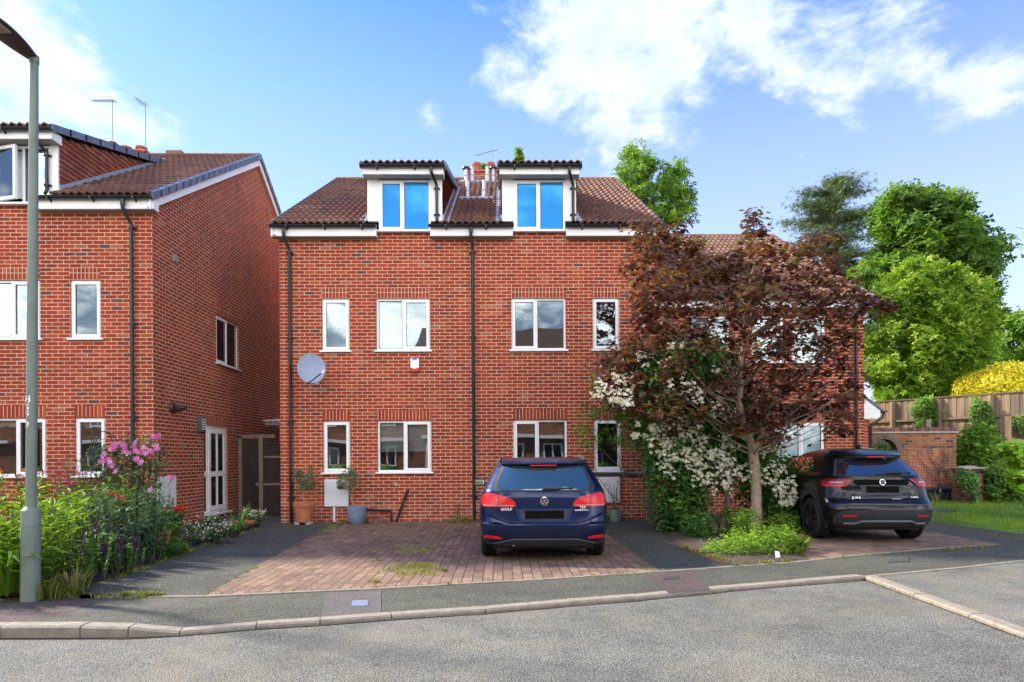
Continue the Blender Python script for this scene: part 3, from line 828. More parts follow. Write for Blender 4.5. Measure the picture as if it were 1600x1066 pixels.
# ------------------------------------------------------------------ houses
def wall_holes(mb, axis, const, u0, u1, z0, z1, holes, depth, sgn, top=None):
    """wall sheet in plane axis=const with rectangular holes and reveals going inwards (sgn)"""
    us = sorted(set([u0, u1] + [h[0] for h in holes] + [h[1] for h in holes]))
    zs = sorted(set([z0, z1] + [h[2] for h in holes] + [h[3] for h in holes]))
    us = [u for u in us if u0 <= u <= u1]; zs = [z for z in zs if z0 <= z <= z1]
    def P(u, c, z): return (u, c, z) if axis == 'Y' else (c, u, z)
    for i in range(len(us) - 1):
        for j in range(len(zs) - 1):
            cu = (us[i] + us[i + 1]) / 2; cz = (zs[j] + zs[j + 1]) / 2
            if any(h[0] < cu < h[1] and h[2] < cz < h[3] for h in holes): continue
            mb.add([P(us[i], const, zs[j]), P(us[i + 1], const, zs[j]), P(us[i + 1], const, zs[j + 1]), P(us[i], const, zs[j + 1])], [(0, 1, 2, 3)])
    c2 = const + sgn * depth
    for (a, b, c, d) in holes:
        mb.add([P(a, const, c), P(a, const, d), P(a, c2, d), P(a, c2, c)], [(0, 1, 2, 3)])
        mb.add([P(b, const, c), P(b, const, d), P(b, c2, d), P(b, c2, c)], [(3, 2, 1, 0)])
        mb.add([P(a, const, d), P(b, const, d), P(b, c2, d), P(a, c2, d)], [(0, 1, 2, 3)])
        mb.add([P(a, const, c), P(b, const, c), P(b, c2, c), P(a, c2, c)], [(3, 2, 1, 0)])

def framebox(mb, x0, x1, z0, z1, y0, y1, w):
    mb.box(x0, x0 + w, y0, y1, z0, z1); mb.box(x1 - w, x1, y0, y1, z0, z1)
    mb.box(x0 + w, x1 - w, y0, y1, z0, z0 + w); mb.box(x0 + w, x1 - w, y0, y1, z1 - w, z1)

def window(parent, x0, x1, z0, z1, Y, lights, glass='glass', blind=None, rot=None, sill=True, room=True, opened=None):
    """uPVC window in a facade facing -Y; lights = list of (fraction, 'sash'|'fixed')"""
    yo = Y + 0.035; fr = MB()
    W = 0.045
    framebox(fr, x0, x1, z0, z1, yo, yo + 0.07, W)
    n = len(lights); xs = [x0]
    for fct, _ in lights: xs.append(xs[-1] + fct * (x1 - x0))
    panes = []; gask = MB()
    for i in range(n):
        a, b = xs[i], xs[i + 1]
        if i < n - 1: fr.box(b - 0.024, b + 0.024, yo + .001, yo + 0.069, z0 + W, z1 - W)
        ia = a + W if i == 0 else a + 0.024; ib = b - W if i == n - 1 else b - 0.024
        za, zb = z0 + W, z1 - W
        if lights[i][1] == 'sash':
            s = 0.052
            framebox(fr, ia - .012, ib + .012, za - .012, zb + .012, yo - 0.018, yo + 0.045, s)
            ia += s - .012; ib -= s - .012; za += s - .012; zb -= s - .012
        elif lights[i][1] == 'open':
            ia2 = ia
        else:
            ia += 0.004; ib -= 0.004; za += 0.004; zb -= 0.004
        panes.append((ia, ib, za, zb, lights[i][1]))
    w = part('window', fr, M['upvc'], parent, bevel=0.004)
    g = MB(); gp = MB()
    for (ia, ib, za, zb, k) in panes:
        if k == 'open': continue
        dy = 0.0 if k == 'sash' else 0.018
        g.box(ia - .002, ib + .002, yo + .010 + dy, yo + .016 + dy, za - .002, zb + .002)
        framebox(gp, ia - .001, ib + .001, za - .001, zb + .001, yo + .004 + dy, yo + .009 + dy, 0.007)
    part('pane', g, M[glass], w); part('gasket', gp, M['darkgap'], w)
    if sill:
        sb = MB(); sb.box(x0 - 0.045, x1 + 0.045, Y - 0.055, yo + 0.02, z0 - 0.035, z0 + 0.002)
        part('sill', sb, M['upvc'], w, bevel=0.006)
    hb = MB(); hb.box(x0 + .002, x1 - .002, Y + .004, yo + .02, z1 + 0.001, z1 + 0.012); part('head_trim', hb, M['darkgap'], w)
    if blind:
        for (kind, fr0, fr1) in blind:
            b = MB()
            for (ia, ib, za, zb, k) in panes:
                if kind == 'roller': b.box(ia, ib, yo + .12, yo + .125, zb - (zb - za) * fr1, zb - (zb - za) * fr0)
                if kind == 'venetian':
                    nn_ = int((zb - za) / .026)
                    for q in range(nn_):
                        zz = za + (q + .5) * (zb - za) / nn_
                        if fr0 <= (zb - zz) / (zb - za) <= fr1:
                            b.add([(ia, yo + .115, zz - .010), (ib, yo + .115, zz - .010), (ib, yo + .130, zz + .012), (ia, yo + .130, zz + .012)], [(0, 1, 2, 3)])
                if kind == 'curtain':
                    m_ = 26; vs = []; 
                    for q in range(m_ + 1):
                        xx = ia - .05 + (ib - ia + .1) * q / m_; yy = yo + .16 + .02 * math.sin(q * 1.9)
                        vs += [(xx, yy, za + (zb - za) * (1 - fr1) - .02), (xx, yy, zb - (zb - za) * fr0 + .02)]
                    b.add(vs, [(2 * q, 2 * q + 2, 2 * q + 3, 2 * q + 1) for q in range(m_)])
                if kind == 'scallop':   # pelmet blind with a wavy lower edge
                    m_ = 30; vs = []
                    for q in range(m_ + 1):
                        xx = ia + (ib - ia) * q / m_
                        vs += [(xx, yo + .10, zb - .085 - .03 * abs(math.sin(q / m_ * math.pi * 2))), (xx, yo + .10, zb)]
                    b.add(vs, [(2 * q, 2 * q + 2, 2 * q + 3, 2 * q + 1) for q in range(m_)])
            part('curtain' if kind == 'curtain' else 'blind', b, M['curtain' if kind == 'curtain' else 'blind'], w)
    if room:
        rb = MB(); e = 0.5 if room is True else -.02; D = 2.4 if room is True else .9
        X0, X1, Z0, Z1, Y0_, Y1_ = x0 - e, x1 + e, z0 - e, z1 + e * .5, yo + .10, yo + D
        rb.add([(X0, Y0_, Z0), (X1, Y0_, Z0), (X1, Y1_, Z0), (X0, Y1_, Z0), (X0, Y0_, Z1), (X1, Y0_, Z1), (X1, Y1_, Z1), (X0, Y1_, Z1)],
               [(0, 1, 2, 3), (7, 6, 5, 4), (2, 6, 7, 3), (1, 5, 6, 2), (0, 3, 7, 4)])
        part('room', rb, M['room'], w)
    return w

def soldiers(parent, rects, Y):
    """upright brick lintels standing 3 mm proud"""
    for (x0, x1, z) in rects:
        mb = MB(); mb.box(x0, x1, Y - .003, Y + .05, z + .013, z + .228); part('lintel', mb, M['soldier'], parent)

def tile_slope(mb, x0, x1, Ye, ze, Yr, zr, gauge=0.345, pitch=0.150, skip=None, step=0.034, amp=0.026, sub=6):
    L = math.hypot(Yr - Ye, zr - ze); n = round(L / gauge); ux, uz = (Yr - Ye) / L, (zr - ze) / L
    nx_, nz_ = -uz, ux                       # outward normal in (Y, z)
    if nz_ < 0: nx_, nz_ = -nx_, -nz_
    g = L / n; cols = int((x1 - x0) / pitch * sub)
    xs = [x0 + (x1 - x0) * i / cols for i in range(cols + 1)]
    def prof(x):
        f = (x / pitch) % 1.0
        return amp * (0.5 + 0.5 * math.cos(2 * math.pi * f)) ** 0.8 * 2
    for j in range(n):
        s0 = g * j - 0.03; s1 = g * (j + 1) - 0.01
        jit = random.uniform(-.003, .003)
        vs = []
        for x in xs:
            p = prof(x)
            for (s, h) in ((s0, step - 0.022 + p * 0.9 - 0.004), (s0, step + p), (s1, 0.004 + p)):
                vs.append((x, Ye + ux * s + nx_ * (h + jit), ze + uz * s + nz_ * (h + jit)))
        rr = {}
        for i in range(cols):
            xm = (xs[i] + xs[i + 1]) / 2
            ym = Ye + ux * (s0 + s1) / 2
            if skip and skip(xm, ym): continue
            tid = (math.floor(xm / (2 * pitch)), j)
            r = rr.setdefault(tid, min(1, max(0, random.gauss(.45, .22))))
            a = i * 3
            mb.add([vs[a], vs[a + 3], vs[a + 4], vs[a + 1], vs[a + 5], vs[a + 2]], [(0, 1, 2, 3), (3, 2, 4, 5)], r)

def add_rect_sheet(mb, pts): mb.add(pts, [tuple(range(len(pts)))])


def slopebox(mb, xa, xb, Ye, ze, Yr, zr, h0, h1):
    """slab following a roof slope between heights h0 and h1 above it (vertical)"""
    mb.add([(xa, Ye, ze + h0), (xb, Ye, ze + h0), (xb, Yr, zr + h0), (xa, Yr, zr + h0), (xa, Ye, ze + h1), (xb, Ye, ze + h1), (xb, Yr, zr + h1), (xa, Yr, zr + h1)],
           [(0, 3, 2, 1), (4, 5, 6, 7), (0, 1, 5, 4), (1, 2, 6, 5), (2, 3, 7, 6), (3, 0, 4, 7)])

def gutter_run(mb, xa, xb, Yg, zg, r=0.056):
    n = 8; vs = []; fs = []
    for x in (xa, xb):
        for q in (r, r - .006):
            for k in range(n + 1):
                t = math.pi * k / n
                vs.append((x, Yg + q * math.cos(t), zg - q * math.sin(t)))
    m_ = n + 1
    for k in range(n):
        fs.append((k, k + 1, 2 * m_ + k + 1, 2 * m_ + k)); fs.append((m_ + k + 1, m_ + k, 3 * m_ + k, 3 * m_ + k + 1))
    for e in (0, 1):
        b = e * 2 * m_; f = tuple(b + k for k in range(m_)); fs.append(f if e else f[::-1])
    fs.append((0, m_, 3 * m_, 2 * m_)); fs.append((n, 2 * m_ + n, 3 * m_ + n, m_ + n))
    mb.add(vs, fs)
    x = xa + .35
    while x < xb - .2:
        mb.box(x, x + .025, Yg - r - .012, Yg + r + .03, zg - r - .012, zg - .01); mb.box(x - .003, x + .028, Yg + r, Yg + r + .02, zg - r * 1.7, zg + .01); x += 0.8
def pipe(mb, pts, r=0.034, clips=()):
    mb.tube(pts, r, 10)
    for z in clips:
        p = pts[-1]
        mb.tube([(p[0], p[1], z - .012), (p[0], p[1], z + .012)], r * 1.45, 10); mb.box(p[0] - .075, p[0] + .075, p[1] + r * .4, p[1] + .06, z - .012, z + .012)

def build_house(name, label, x0, x1, Y, D, wins=(), lint=(), dormers=(), ends=(0, 0), eave_z=6.41, slope=0.608, run=5.3, breaks=(),
                pipes=(), side=None, side_holes=(), end_over=0.0, vergemat='verge', verge=(0, 0), back_pipe=False, group=None, ground=-0.1):
    OV = 0.22; WT = eave_z - 0.23
    h = thing(name, label, 'house', ((x0 + x1) / 2, Y, 0), group)
    Ye, ze = Y - OV, eave_z; Yr, zr = Y + run, eave_z + slope * (run + OV)
    Yb = 2 * Yr - Y
    def zmain(y): return ze + slope * (y - Ye)
    w = MB()
    holes = [(a, b, c, d) for (a, b, c, d) in [q[:4] for q in wins]]
    wall_holes(w, 'Y', Y, x0, x1, ground, WT, holes, 0.09, 1)
    for dm in dormers:
        a, b, zb = dm['win'][0], dm['win'][1], dm['win'][2]
        w.add([(a - .02, Y, WT), (b + .02, Y, WT), (b + .02, Y, zb - .015), (a - .02, Y, zb - .015), (a - .02, Y + .09, zb - .015), (b + .02, Y + .09, zb - .015)], [(0, 1, 2, 3), (3, 2, 5, 4)])
    wall_holes(w, 'Y', Yb, x0, x1, ground, WT, [], 0.1, -1)
    for (xx, vis, sg) in ((x0, ends[0], 1), (x1, ends[1], -1)):
        wall_holes(w, 'X', xx, Y, Yb, ground, WT, [q[:4] for q in side_holes] if (xx == x1 and side_holes) else [], 0.09, sg)
        w.add([(xx, Y, WT), (xx, Yb, WT), (xx, Yb, zmain(Y) - .12), (xx, Yr, zr - .12), (xx, Y, zmain(Y) - .12)], [(0, 1, 2, 3, 4)])
    part('wall', w, M['brick'], h)
    if lint: soldiers(h, lint, Y)
    # roof
    ea, eb = x0 - end_over * (1 if verge[0] else 0), x1 + end_over * (1 if verge[1] else 0)
    rf = MB()
    def skip(x, y):
        for dm in dormers:
            if dm['x'][0] - .0 < x < dm['x'][1] + .0 and y < Y + 3.4: return True
        for (a, b) in breaks:
            if a < x < b and y < Y + .1: return True
        return False
    tile_slope(rf, ea, eb, Ye, ze, Yr, zr, skip=skip)
    roof = part('roof', rf, M['tile'], h)
    rb = MB(); slopebox(rb, ea + .02, eb - .02, 2 * Yr - Ye, ze, Yr, zr, -0.03, 0.02); part('rear_slope', rb, M['tile'], roof)
    us = MB()
    segs = []
    cur = ea
    for dm in dormers:
        segs.append((cur, dm['x'][0])); cur = dm['x'][1]
    segs.append((cur, eb))
    for (a, b) in segs: slopebox(us, a + .01, b - .01, Ye + .02, ze, Yr, zr, -0.05, -0.012)
    part('underlay', us, M['trimplastic'], roof)
    rd = MB(); n_ = int((eb - ea) / .45)
    for k in range(n_):
        a = ea + (eb - ea) * k / n_; b = ea + (eb - ea) * (k + 1) / n_ - .008
        vs = []; q = 7
        for x in (a, b):
            for t_ in range(q): 
                t = math.pi * t_ / (q - 1); vs.append((x, Yr - .13 * math.cos(t), zr - .035 + .10 * math.sin(t) + random.uniform(0, .002)))
        rd.add(vs, [(t_, t_ + 1, q + t_ + 1, q + t_) for t_ in range(q - 1)] + [tuple(range(q))[::-1], tuple(range(q, 2 * q))])
    part('ridge_tiles', rd, M['ridge'], roof, smooth='auto')
    # fascia and soffit, interrupted at the dormer windows
    bx = sorted(breaks); cuts = []; cur = ea - .02
    for (a, b) in bx: cuts.append((cur, a)); cur = b
    cuts.append((cur, eb + .02))
    for (a, b) in cuts:
        if b - a < .05: continue
        fa = MB(); so = MB(); gu = MB()
        fa.box(a, b, Ye + .045, Ye + .065, ze - 0.240, ze - .02)
        for e in (a, b - .018): fa.box(e + .001, e + .017, Ye + .066, Y + .02, ze - .239, ze - .06)
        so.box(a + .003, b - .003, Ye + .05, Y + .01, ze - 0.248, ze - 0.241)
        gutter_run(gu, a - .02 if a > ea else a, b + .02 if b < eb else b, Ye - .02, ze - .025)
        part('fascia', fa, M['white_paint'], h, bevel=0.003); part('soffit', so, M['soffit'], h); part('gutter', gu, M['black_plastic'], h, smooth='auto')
    # verges
    for (on, xx, sg) in ((verge[0], ea, -1), (verge[1], eb, 1)):
        if not on: continue
        bb = MB(); xw = x0 if sg < 0 else x1
        xo = xx - sg * .012
        for (ya, za, yb, zb) in ((Ye, ze, Yr, zr), (2 * Yr - Ye, ze, Yr, zr)):
            slopebox(bb, min(xo, xo - sg * .022), max(xo, xo - sg * .022), ya, za - .02, yb, zb - .02, -0.245, -0.01)
        part('bargeboard', bb, M['white_paint'], h)
        sf = MB()
        for (ya, za, yb, zb) in ((Ye, ze, Yr, zr), (2 * Yr - Ye, ze, Yr, zr)):
            slopebox(sf, min(xw, xo - sg * .025), max(xw, xo - sg * .025), ya, za - .02, yb, zb - .02, -0.20, -0.19)
        part('verge_soffit', sf, M['white_paint'], h)
        vc = MB(); n_ = 19
        for (ya, za, yb, zb) in ((Ye, ze, Yr, zr), (2 * Yr - Ye, ze, Yr, zr)):
            for k in range(n_):
                t0, t1 = k / n_, (k + 1.12) / n_
                t1 = min(t1, 1.0)
                yA, zA, yB, zB = ya + (yb - ya) * t0, za + (zb - za) * t0, ya + (yb - ya) * t1, za + (zb - za) * t1
                a, b = (xx - .03, xx + .035) if sg > 0 else (xx - .035, xx + .03)
                vs = [(a, yA, zA - .02 + .012), (b, yA, zA - .105 + .012), (b, yA, zA + .045 + .012), (a, yA, zA + .07 + .012), (a, yB, zB - .02), (b, yB, zB - .105), (b, yB, zB + .045), (a, yB, zB + .07)]
                if sg < 0: vs = [(b, yA, zA + .01), (a, yA, zA - .093), (a, yA, zA + .057), (b, yA, zA + .082), (b, yB, zB - .02), (a, yB, zB - .105), (a, yB, zB + .045), (b, yB, zB + .07)]
                vc.add(vs, [(0, 1, 2, 3), (7, 6, 5, 4), (0, 4, 5, 1), (1, 5, 6, 2), (2, 6, 7, 3), (3, 7, 4, 0)])
        part('verge_caps', vc, M[vergemat], roof)
    for q in wins: window(h, q[0], q[1], q[2], q[3], Y, **q[4])
    # dormers
    for dm in dormers:
        a, b = dm['x']; wa, wb, wz0, wz1 = dm['win']; zt = dm.get('zt', 7.46)
        yf = Y - 0.02
        zroof0 = zmain(Y) - .1
        # boarded front either side of the window
        d = MB(); d.add([(a, yf, ze + .13), (wa, yf, ze + .13), (wa, yf, wz1), (wb, yf, wz1), (wb, yf, ze + .13), (b, yf, ze + .13), (b, yf, zt + .02), (a, yf, zt + .02)] + [(a, yf + .1, ze + .13), (wa, yf + .1, ze + .13), (wa, yf + .1, wz1), (wb, yf + .1, wz1), (wb, yf + .1, ze + .13), (b, yf + .1, ze + .13), (b, yf + .1, zt + .02), (a, yf + .1, zt + .02)],
                        [tuple(range(8)), tuple(range(8, 16))[::-1]] + [(k, 8 + k, 8 + (k + 1) % 8, (k + 1) % 8) for k in range(8)])
        dorm = part('dormer', d, M['white_paint'], h, bevel=0.003)
        gz = zt + .20                                   # top of dormer fascia
        f = MB(); f.box(a - .05, b + .05, Y - .27, Y - .25, zt - .005, gz - .03); f.box(a - .049, a - .032, Y - .249, Y + .02, zt - .004, gz - .031); f.box(b + .032, b + .049, Y - .249, Y + .02, zt - .004, gz - .031)
        part('fascia', f, M['white_paint'], dorm, bevel=0.003)
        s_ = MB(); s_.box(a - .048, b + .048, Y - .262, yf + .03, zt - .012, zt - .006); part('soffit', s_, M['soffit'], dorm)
        sl2 = dm.get('slope', 0.30); y_s, z_s = Y - .30, gz
        tm = (z_s - (ze + slope * (y_s - Ye))) / (slope - sl2)
        y_m, z_m = y_s + tm, z_s + sl2 * tm
        rt = MB(); tile_slope(rt, a - .07, b + .07, y_s, z_s, y_m, z_m, amp=.024)
        part('dormer_roof', rt, M['tile'], dorm)
        un = MB(); slopebox(un, a - .06, b + .06, y_s + .01, z_s, y_m, z_m, -0.06, -0.01); part('underlay', un, M['trimplastic'], dorm)
        for (xx, sg) in ((a - .075, -1), (b + .075, 1)):
            vg = MB()
            n_ = 9
            for k in range(n_):
                t0, t1 = k / n_, min(1, (k + 1.1) / n_)
                slopebox(vg, xx - .03, xx + .03, y_s + tm * t0, z_s + sl2 * tm * t0 + .008, y_s + tm * t1, z_s + sl2 * tm * t1, -.085, .052)
            part('verge_caps', vg, M['verge'], dorm)
        for (xx, sg) in ((a, -1), (b, 1)):
            ck = MB(); fl = MB()
            rows = 0
            zz = ze + .05
            pts = [(yf + .02, ze + slope * (yf + .02 - Ye) - .08), (yf + .02, zt + .12), (y_m - .25, z_m - .14)]
            # tile hanging in courses, each lapping the one below
            z0_ = pts[0][1]
            hgt = .10; k = 0
            while z0_ + k * hgt < z_m - .1:
                za, zb = z0_ + k * hgt, z0_ + (k + 1) * hgt
                ylo = max(yf + .02, Ye + (za - ze + .06) / slope) if False else yf + .02
                def yend(z): return Ye + (z - ze + .02) / slope
                def ystart(z):
                    ztop0 = zt + .12
                    return yf + .02 if z <= ztop0 else yf + .02 + (z - ztop0) / sl2
                sA, sB, eA, eB = ystart(za), ystart(zb), yend(za), yend(zb)
                if eA > sA + .02:
                    yy = min(sA, eA); 
                    n2 = max(1, int((eB - sA) / .165)); off = (k % 2) * .082
                    y = yf + .02 - off
                    while y < eB:
                        u0, u1 = max(y, sA), y + .158
                        if u1 > sA and u0 < eB:
                            u0_, u1_ = u0, min(u1, eB)
                            zt_ = zb + .01
                            zcap = (zt + .12) + sl2 * max(0, (u0_ - yf))
                            if za < zcap + .04:
                                ck.add([(xx + sg * .035, u0_, za), (xx + sg * .035, u1_, za), (xx + sg * .012, u1_, min(zt_, zcap + .06)), (xx + sg * .012, u0_, min(zt_, zcap + .06)), (xx, u0_, za), (xx, u1_, za)],
                                       [(0, 1, 2, 3) if sg > 0 else (3, 2, 1, 0), (4, 5, 1, 0) if sg > 0 else (0, 1, 5, 4)])
                        y += .165
                k += 1
            # lead apron along the foot of the cheek
            slopebox(fl, min(xx, xx + sg * .16), max(xx, xx + sg * .16), Y - .12, zmain(Y - .12), y_m - .1, zmain(y_m - .1), .03, .055)
            slopebox(fl, min(xx + sg * .003, xx + sg * .042), max(xx + sg * .003, xx + sg * .042), Y - .02, zmain(Y - .02), y_m - .1, zmain(y_m - .1), .03, .14)
            part('cheek_tiles', ck, M['tile_hung'], dorm); part('flashing', fl, M['lead'], dorm)
        g2 = MB(); gutter_run(g2, a - .09, b + .09, Y - .335, gz - .03); part('gutter', g2, M['black_plastic'], dorm, smooth='auto')
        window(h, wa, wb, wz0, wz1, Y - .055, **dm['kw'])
        if 'pipe' in dm:
            xp, xq = dm['pipe']; pm = MB()
            pipe(pm, [(xp, Y - .335, gz - .08), (xp, Y - .335, gz - .17), (xq, Y - .07, gz - .36), (xq, Y - .07, ze + .16), (xq + .0, Y - .12, ze + .07)], 0.032)
            for zc in (gz - .42, ze + .26): pm.tube([(xq, Y - .07, zc - .012), (xq, Y - .07, zc + .012)], .045, 10); pm.box(xq - .07, xq + .07, Y - .06, Y - .02, zc - .012, zc + .012)
            part('downpipe', pm, M['black_plastic'], dorm, smooth='auto')
    for (xp, xq, zbot) in pipes:
        pm = MB(); yg = Ye - .02; yw = Y - .06
        pm.tube([(xp, yg, ze - .09), (xp, yg, ze - .20)], .042, 10)
        pipe(pm, [(xp, yg, ze - .10), (xp, yg, ze - .24), (xq, yw, ze - .50), (xq, yw, zbot)], 0.034, clips=[ze - .56, ze - 2.4, ze - 4.2, .55])
        part('downpipe', pm, M['black_plastic'], h, smooth='auto')
    return h

Y0 = 13.97
def X0(px, y=520): return at(px, y, Y0).x
F1 = (3.735, 4.865); F0 = (1.085, 2.205)
S1 = [(1.0, 'sash')]
def L2(f=.5, a='fixed', b='sash'): return [(f, a), (1 - f, b)]
XM = X0(737, 600)
XL = X0(437.5, 600); XRt = X0(1024, 600)
wl = []
def wn_(a, b, y, zz, **kw):
    wl.append((X0(a, y), X0(b, y), zz[0], zz[1], kw)); return wl[-1]
w1 = wn_(503, 546, 506, F1, lights=S1, glass='glass_up', blind=[('roller', 0, .40), ('curtain', .40, 1)])
w2 = wn_(588, 672, 506, F1, lights=L2(.5), glass='glass_up', blind=[('roller', 0, .28), ('curtain', .28, 1)])
w5 = wn_(505, 547, 697, F0, lights=S1)
w6 = wn_(590, 674, 697, F0, lights=L2(.5), blind=[('venetian', 0, .62)])
w3 = wn_(799, 884, 505, F1, lights=L2(.46, 'sash', 'fixed'), glass='glass_up', blind=[('roller', 0, .12)])
w4 = wn_(926, 968, 505, F1, lights=S1, glass='glass_up')
w7 = wn_(802, 886, 695, F0, lights=L2(.46, 'sash', 'fixed'))
w8 = wn_(928, 971, 695, F0, lights=S1, glass='glass')
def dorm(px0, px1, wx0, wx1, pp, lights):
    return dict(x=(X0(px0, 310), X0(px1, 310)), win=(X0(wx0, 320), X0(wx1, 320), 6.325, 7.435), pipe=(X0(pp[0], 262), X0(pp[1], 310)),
                kw=dict(lights=lights, glass='glass_sky', sill=True, room='small'))
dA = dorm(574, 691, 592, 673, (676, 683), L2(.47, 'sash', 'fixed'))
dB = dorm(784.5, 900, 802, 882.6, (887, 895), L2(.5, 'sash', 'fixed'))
hb1 = build_house('brick_house', 'red brick house with grey satellite dish and two potted olive trees', XL, XM, Y0, 10.6, wins=[w1, w2, w5, w6],
                  lint=[(q[0], q[1], q[3]) for q in (w1, w2, w5, w6)], dormers=[dA], ends=(1, 0), breaks=[(X0(590, 360), X0(673.5, 360))],
                  pipes=[(X0(449, 360), X0(455, 600), 0.02)], end_over=0.10, verge=(1, 0), group='brick houses round the close')
hb2 = build_house('brick_house', 'red brick house behind the parked dark blue estate car', XM, XRt, Y0, 10.6, wins=[w3, w4, w7, w8],
                  lint=[(q[0], q[1], q[3]) for q in (w3, w4, w7, w8)], dormers=[dB], ends=(0, 1), breaks=[(X0(801, 360), X0(883.5, 360))],
                  pipes=[(X0(736.5, 360), X0(740, 600), 0.02), (X0(1014, 360), X0(1009, 500), 0.9)], end_over=0.10, verge=(0, 1), group='brick houses round the close')

# left hand house
Y1 = 12.47
def X1(px, y=600): return at(px, y, Y1).x
XC = X1(239.5, 600)
lw = []
def lwn(a, b, y, zz, **kw): return (X1(a, y), X1(b, y), zz[0], zz[1], kw)
l1 = lwn(-28, 63, 485, F1, lights=L2(.5, 'fixed', 'sash'), glass='glass_up', blind=[('curtain', 0, 1)])
l2 = lwn(109.5, 157.5, 485, F1, lights=S1, glass='glass_up')
l3 = lwn(-22, 72, 695, F0, lights=L2(.5, 'fixed', 'sash'), blind=[('scallop', 0, .1)])
l4 = lwn(117, 164.5, 695, F0, lights=S1, blind=[('scallop', 0, .1)])
l5 = lwn(-250, -150, 485, F1, lights=L2(.5)); l6 = lwn(-250, -150, 695, F0, lights=L2(.5))
dC = dict(x=(X1(-62, 260), X1(92, 260)), win=(X1(-45, 270), X1(80.5, 270), 6.325, 7.44), pipe=(X1(67, 215), X1(77, 260)),
          kw=dict(room='small', lights=[(.33, 'sash'), (.33, 'open'), (.34, 'fixed')], glass='glass_up', sill=True, blind=[('roller', 0, .9)]))
sy0, sy1 = 15.2, 16.5
dy0, dy1 = 14.56, 15.80
SH = [(sy0, sy1, 3.68, 4.82), (dy0, dy1, 0.14, 2.17)]
hl = build_house('brick_house', 'red brick house with plain gable wall and white side door beyond the flower bed', -15.5, XC, Y1, 10.6, wins=[l1, l2, l3, l4, l5, l6],
                 lint=[(q[0], q[1], q[3]) for q in (l1, l2, l3, l4, l5, l6)], dormers=[dC], ends=(1, 1), breaks=[(X1(-47, 310), X1(62, 310))],
                 pipes=[(X1(203, 320), X1(210, 600), 0.1)], end_over=0.10, verge=(1, 1), side_holes=SH, group='brick houses round the close')
# side window and door, built facing -Y then turned to face +X
def turned(build, Yc, X):
    """run build() making window-like parts at world origin facing -Y, then rotate onto the +X wall"""
    before = set(o.name for o in bpy.data.objects)
    r = build()
    T = Matrix.Translation((X, 0, 0)) @ Matrix.Rotation(R(90), 4, 'Z')
    r.parent = None
    r.matrix_parent_inverse = Matrix.Identity(4)
    r.matrix_world = T
    bpy.context.view_layer.update()
    r.parent = hl; r.matrix_parent_inverse = hl.matrix_world.inverted()
    return r
def sidewin():
    return window(None, sy0, sy1, 3.68, 4.82, 0.0, lights=L2(.5, 'sash', 'fixed'), glass='glass', blind=[('venetian', 0, 1)])
turned(sidewin, 0, XC)
# casement standing open in the left dormer
ob = MB(); px_ = [X1(-45, 270) + (X1(80.5, 270) - X1(-45, 270)) * f for f in (.33, .66)]
framebox(ob, 0, px_[1] - px_[0] - .04, 6.37, 7.40, -.02, .03, .06)
sash = bpy.data.objects.new('casement', ob.mesh('casement', M['upvc'])); COL.objects.link(sash)
gb_ = MB(); gb_.box(.06, px_[1] - px_[0] - .10, .0, .006, 6.43, 7.34); gpn = bpy.data.objects.new('pane', gb_.mesh('pane', M['glass_up'])); COL.objects.link(gpn); gpn.parent = sash
sash.matrix_world = Matrix.Translation((px_[0] + .02, Y1 - .05, 0)) @ Matrix.Rotation(R(-14), 4, 'Z')
bpy.context.view_layer.update(); sash.parent = hl; sash.matrix_parent_inverse = hl.matrix_world.inverted()

for q_ in ((sy0, sy1, 4.833, 5.05), (dy0, dy1, 2.18, 2.40)):
    sl = MB(); sl.box(XC - .0, XC + .0031, *q_); part('lintel', sl, M['soldier'], hl)
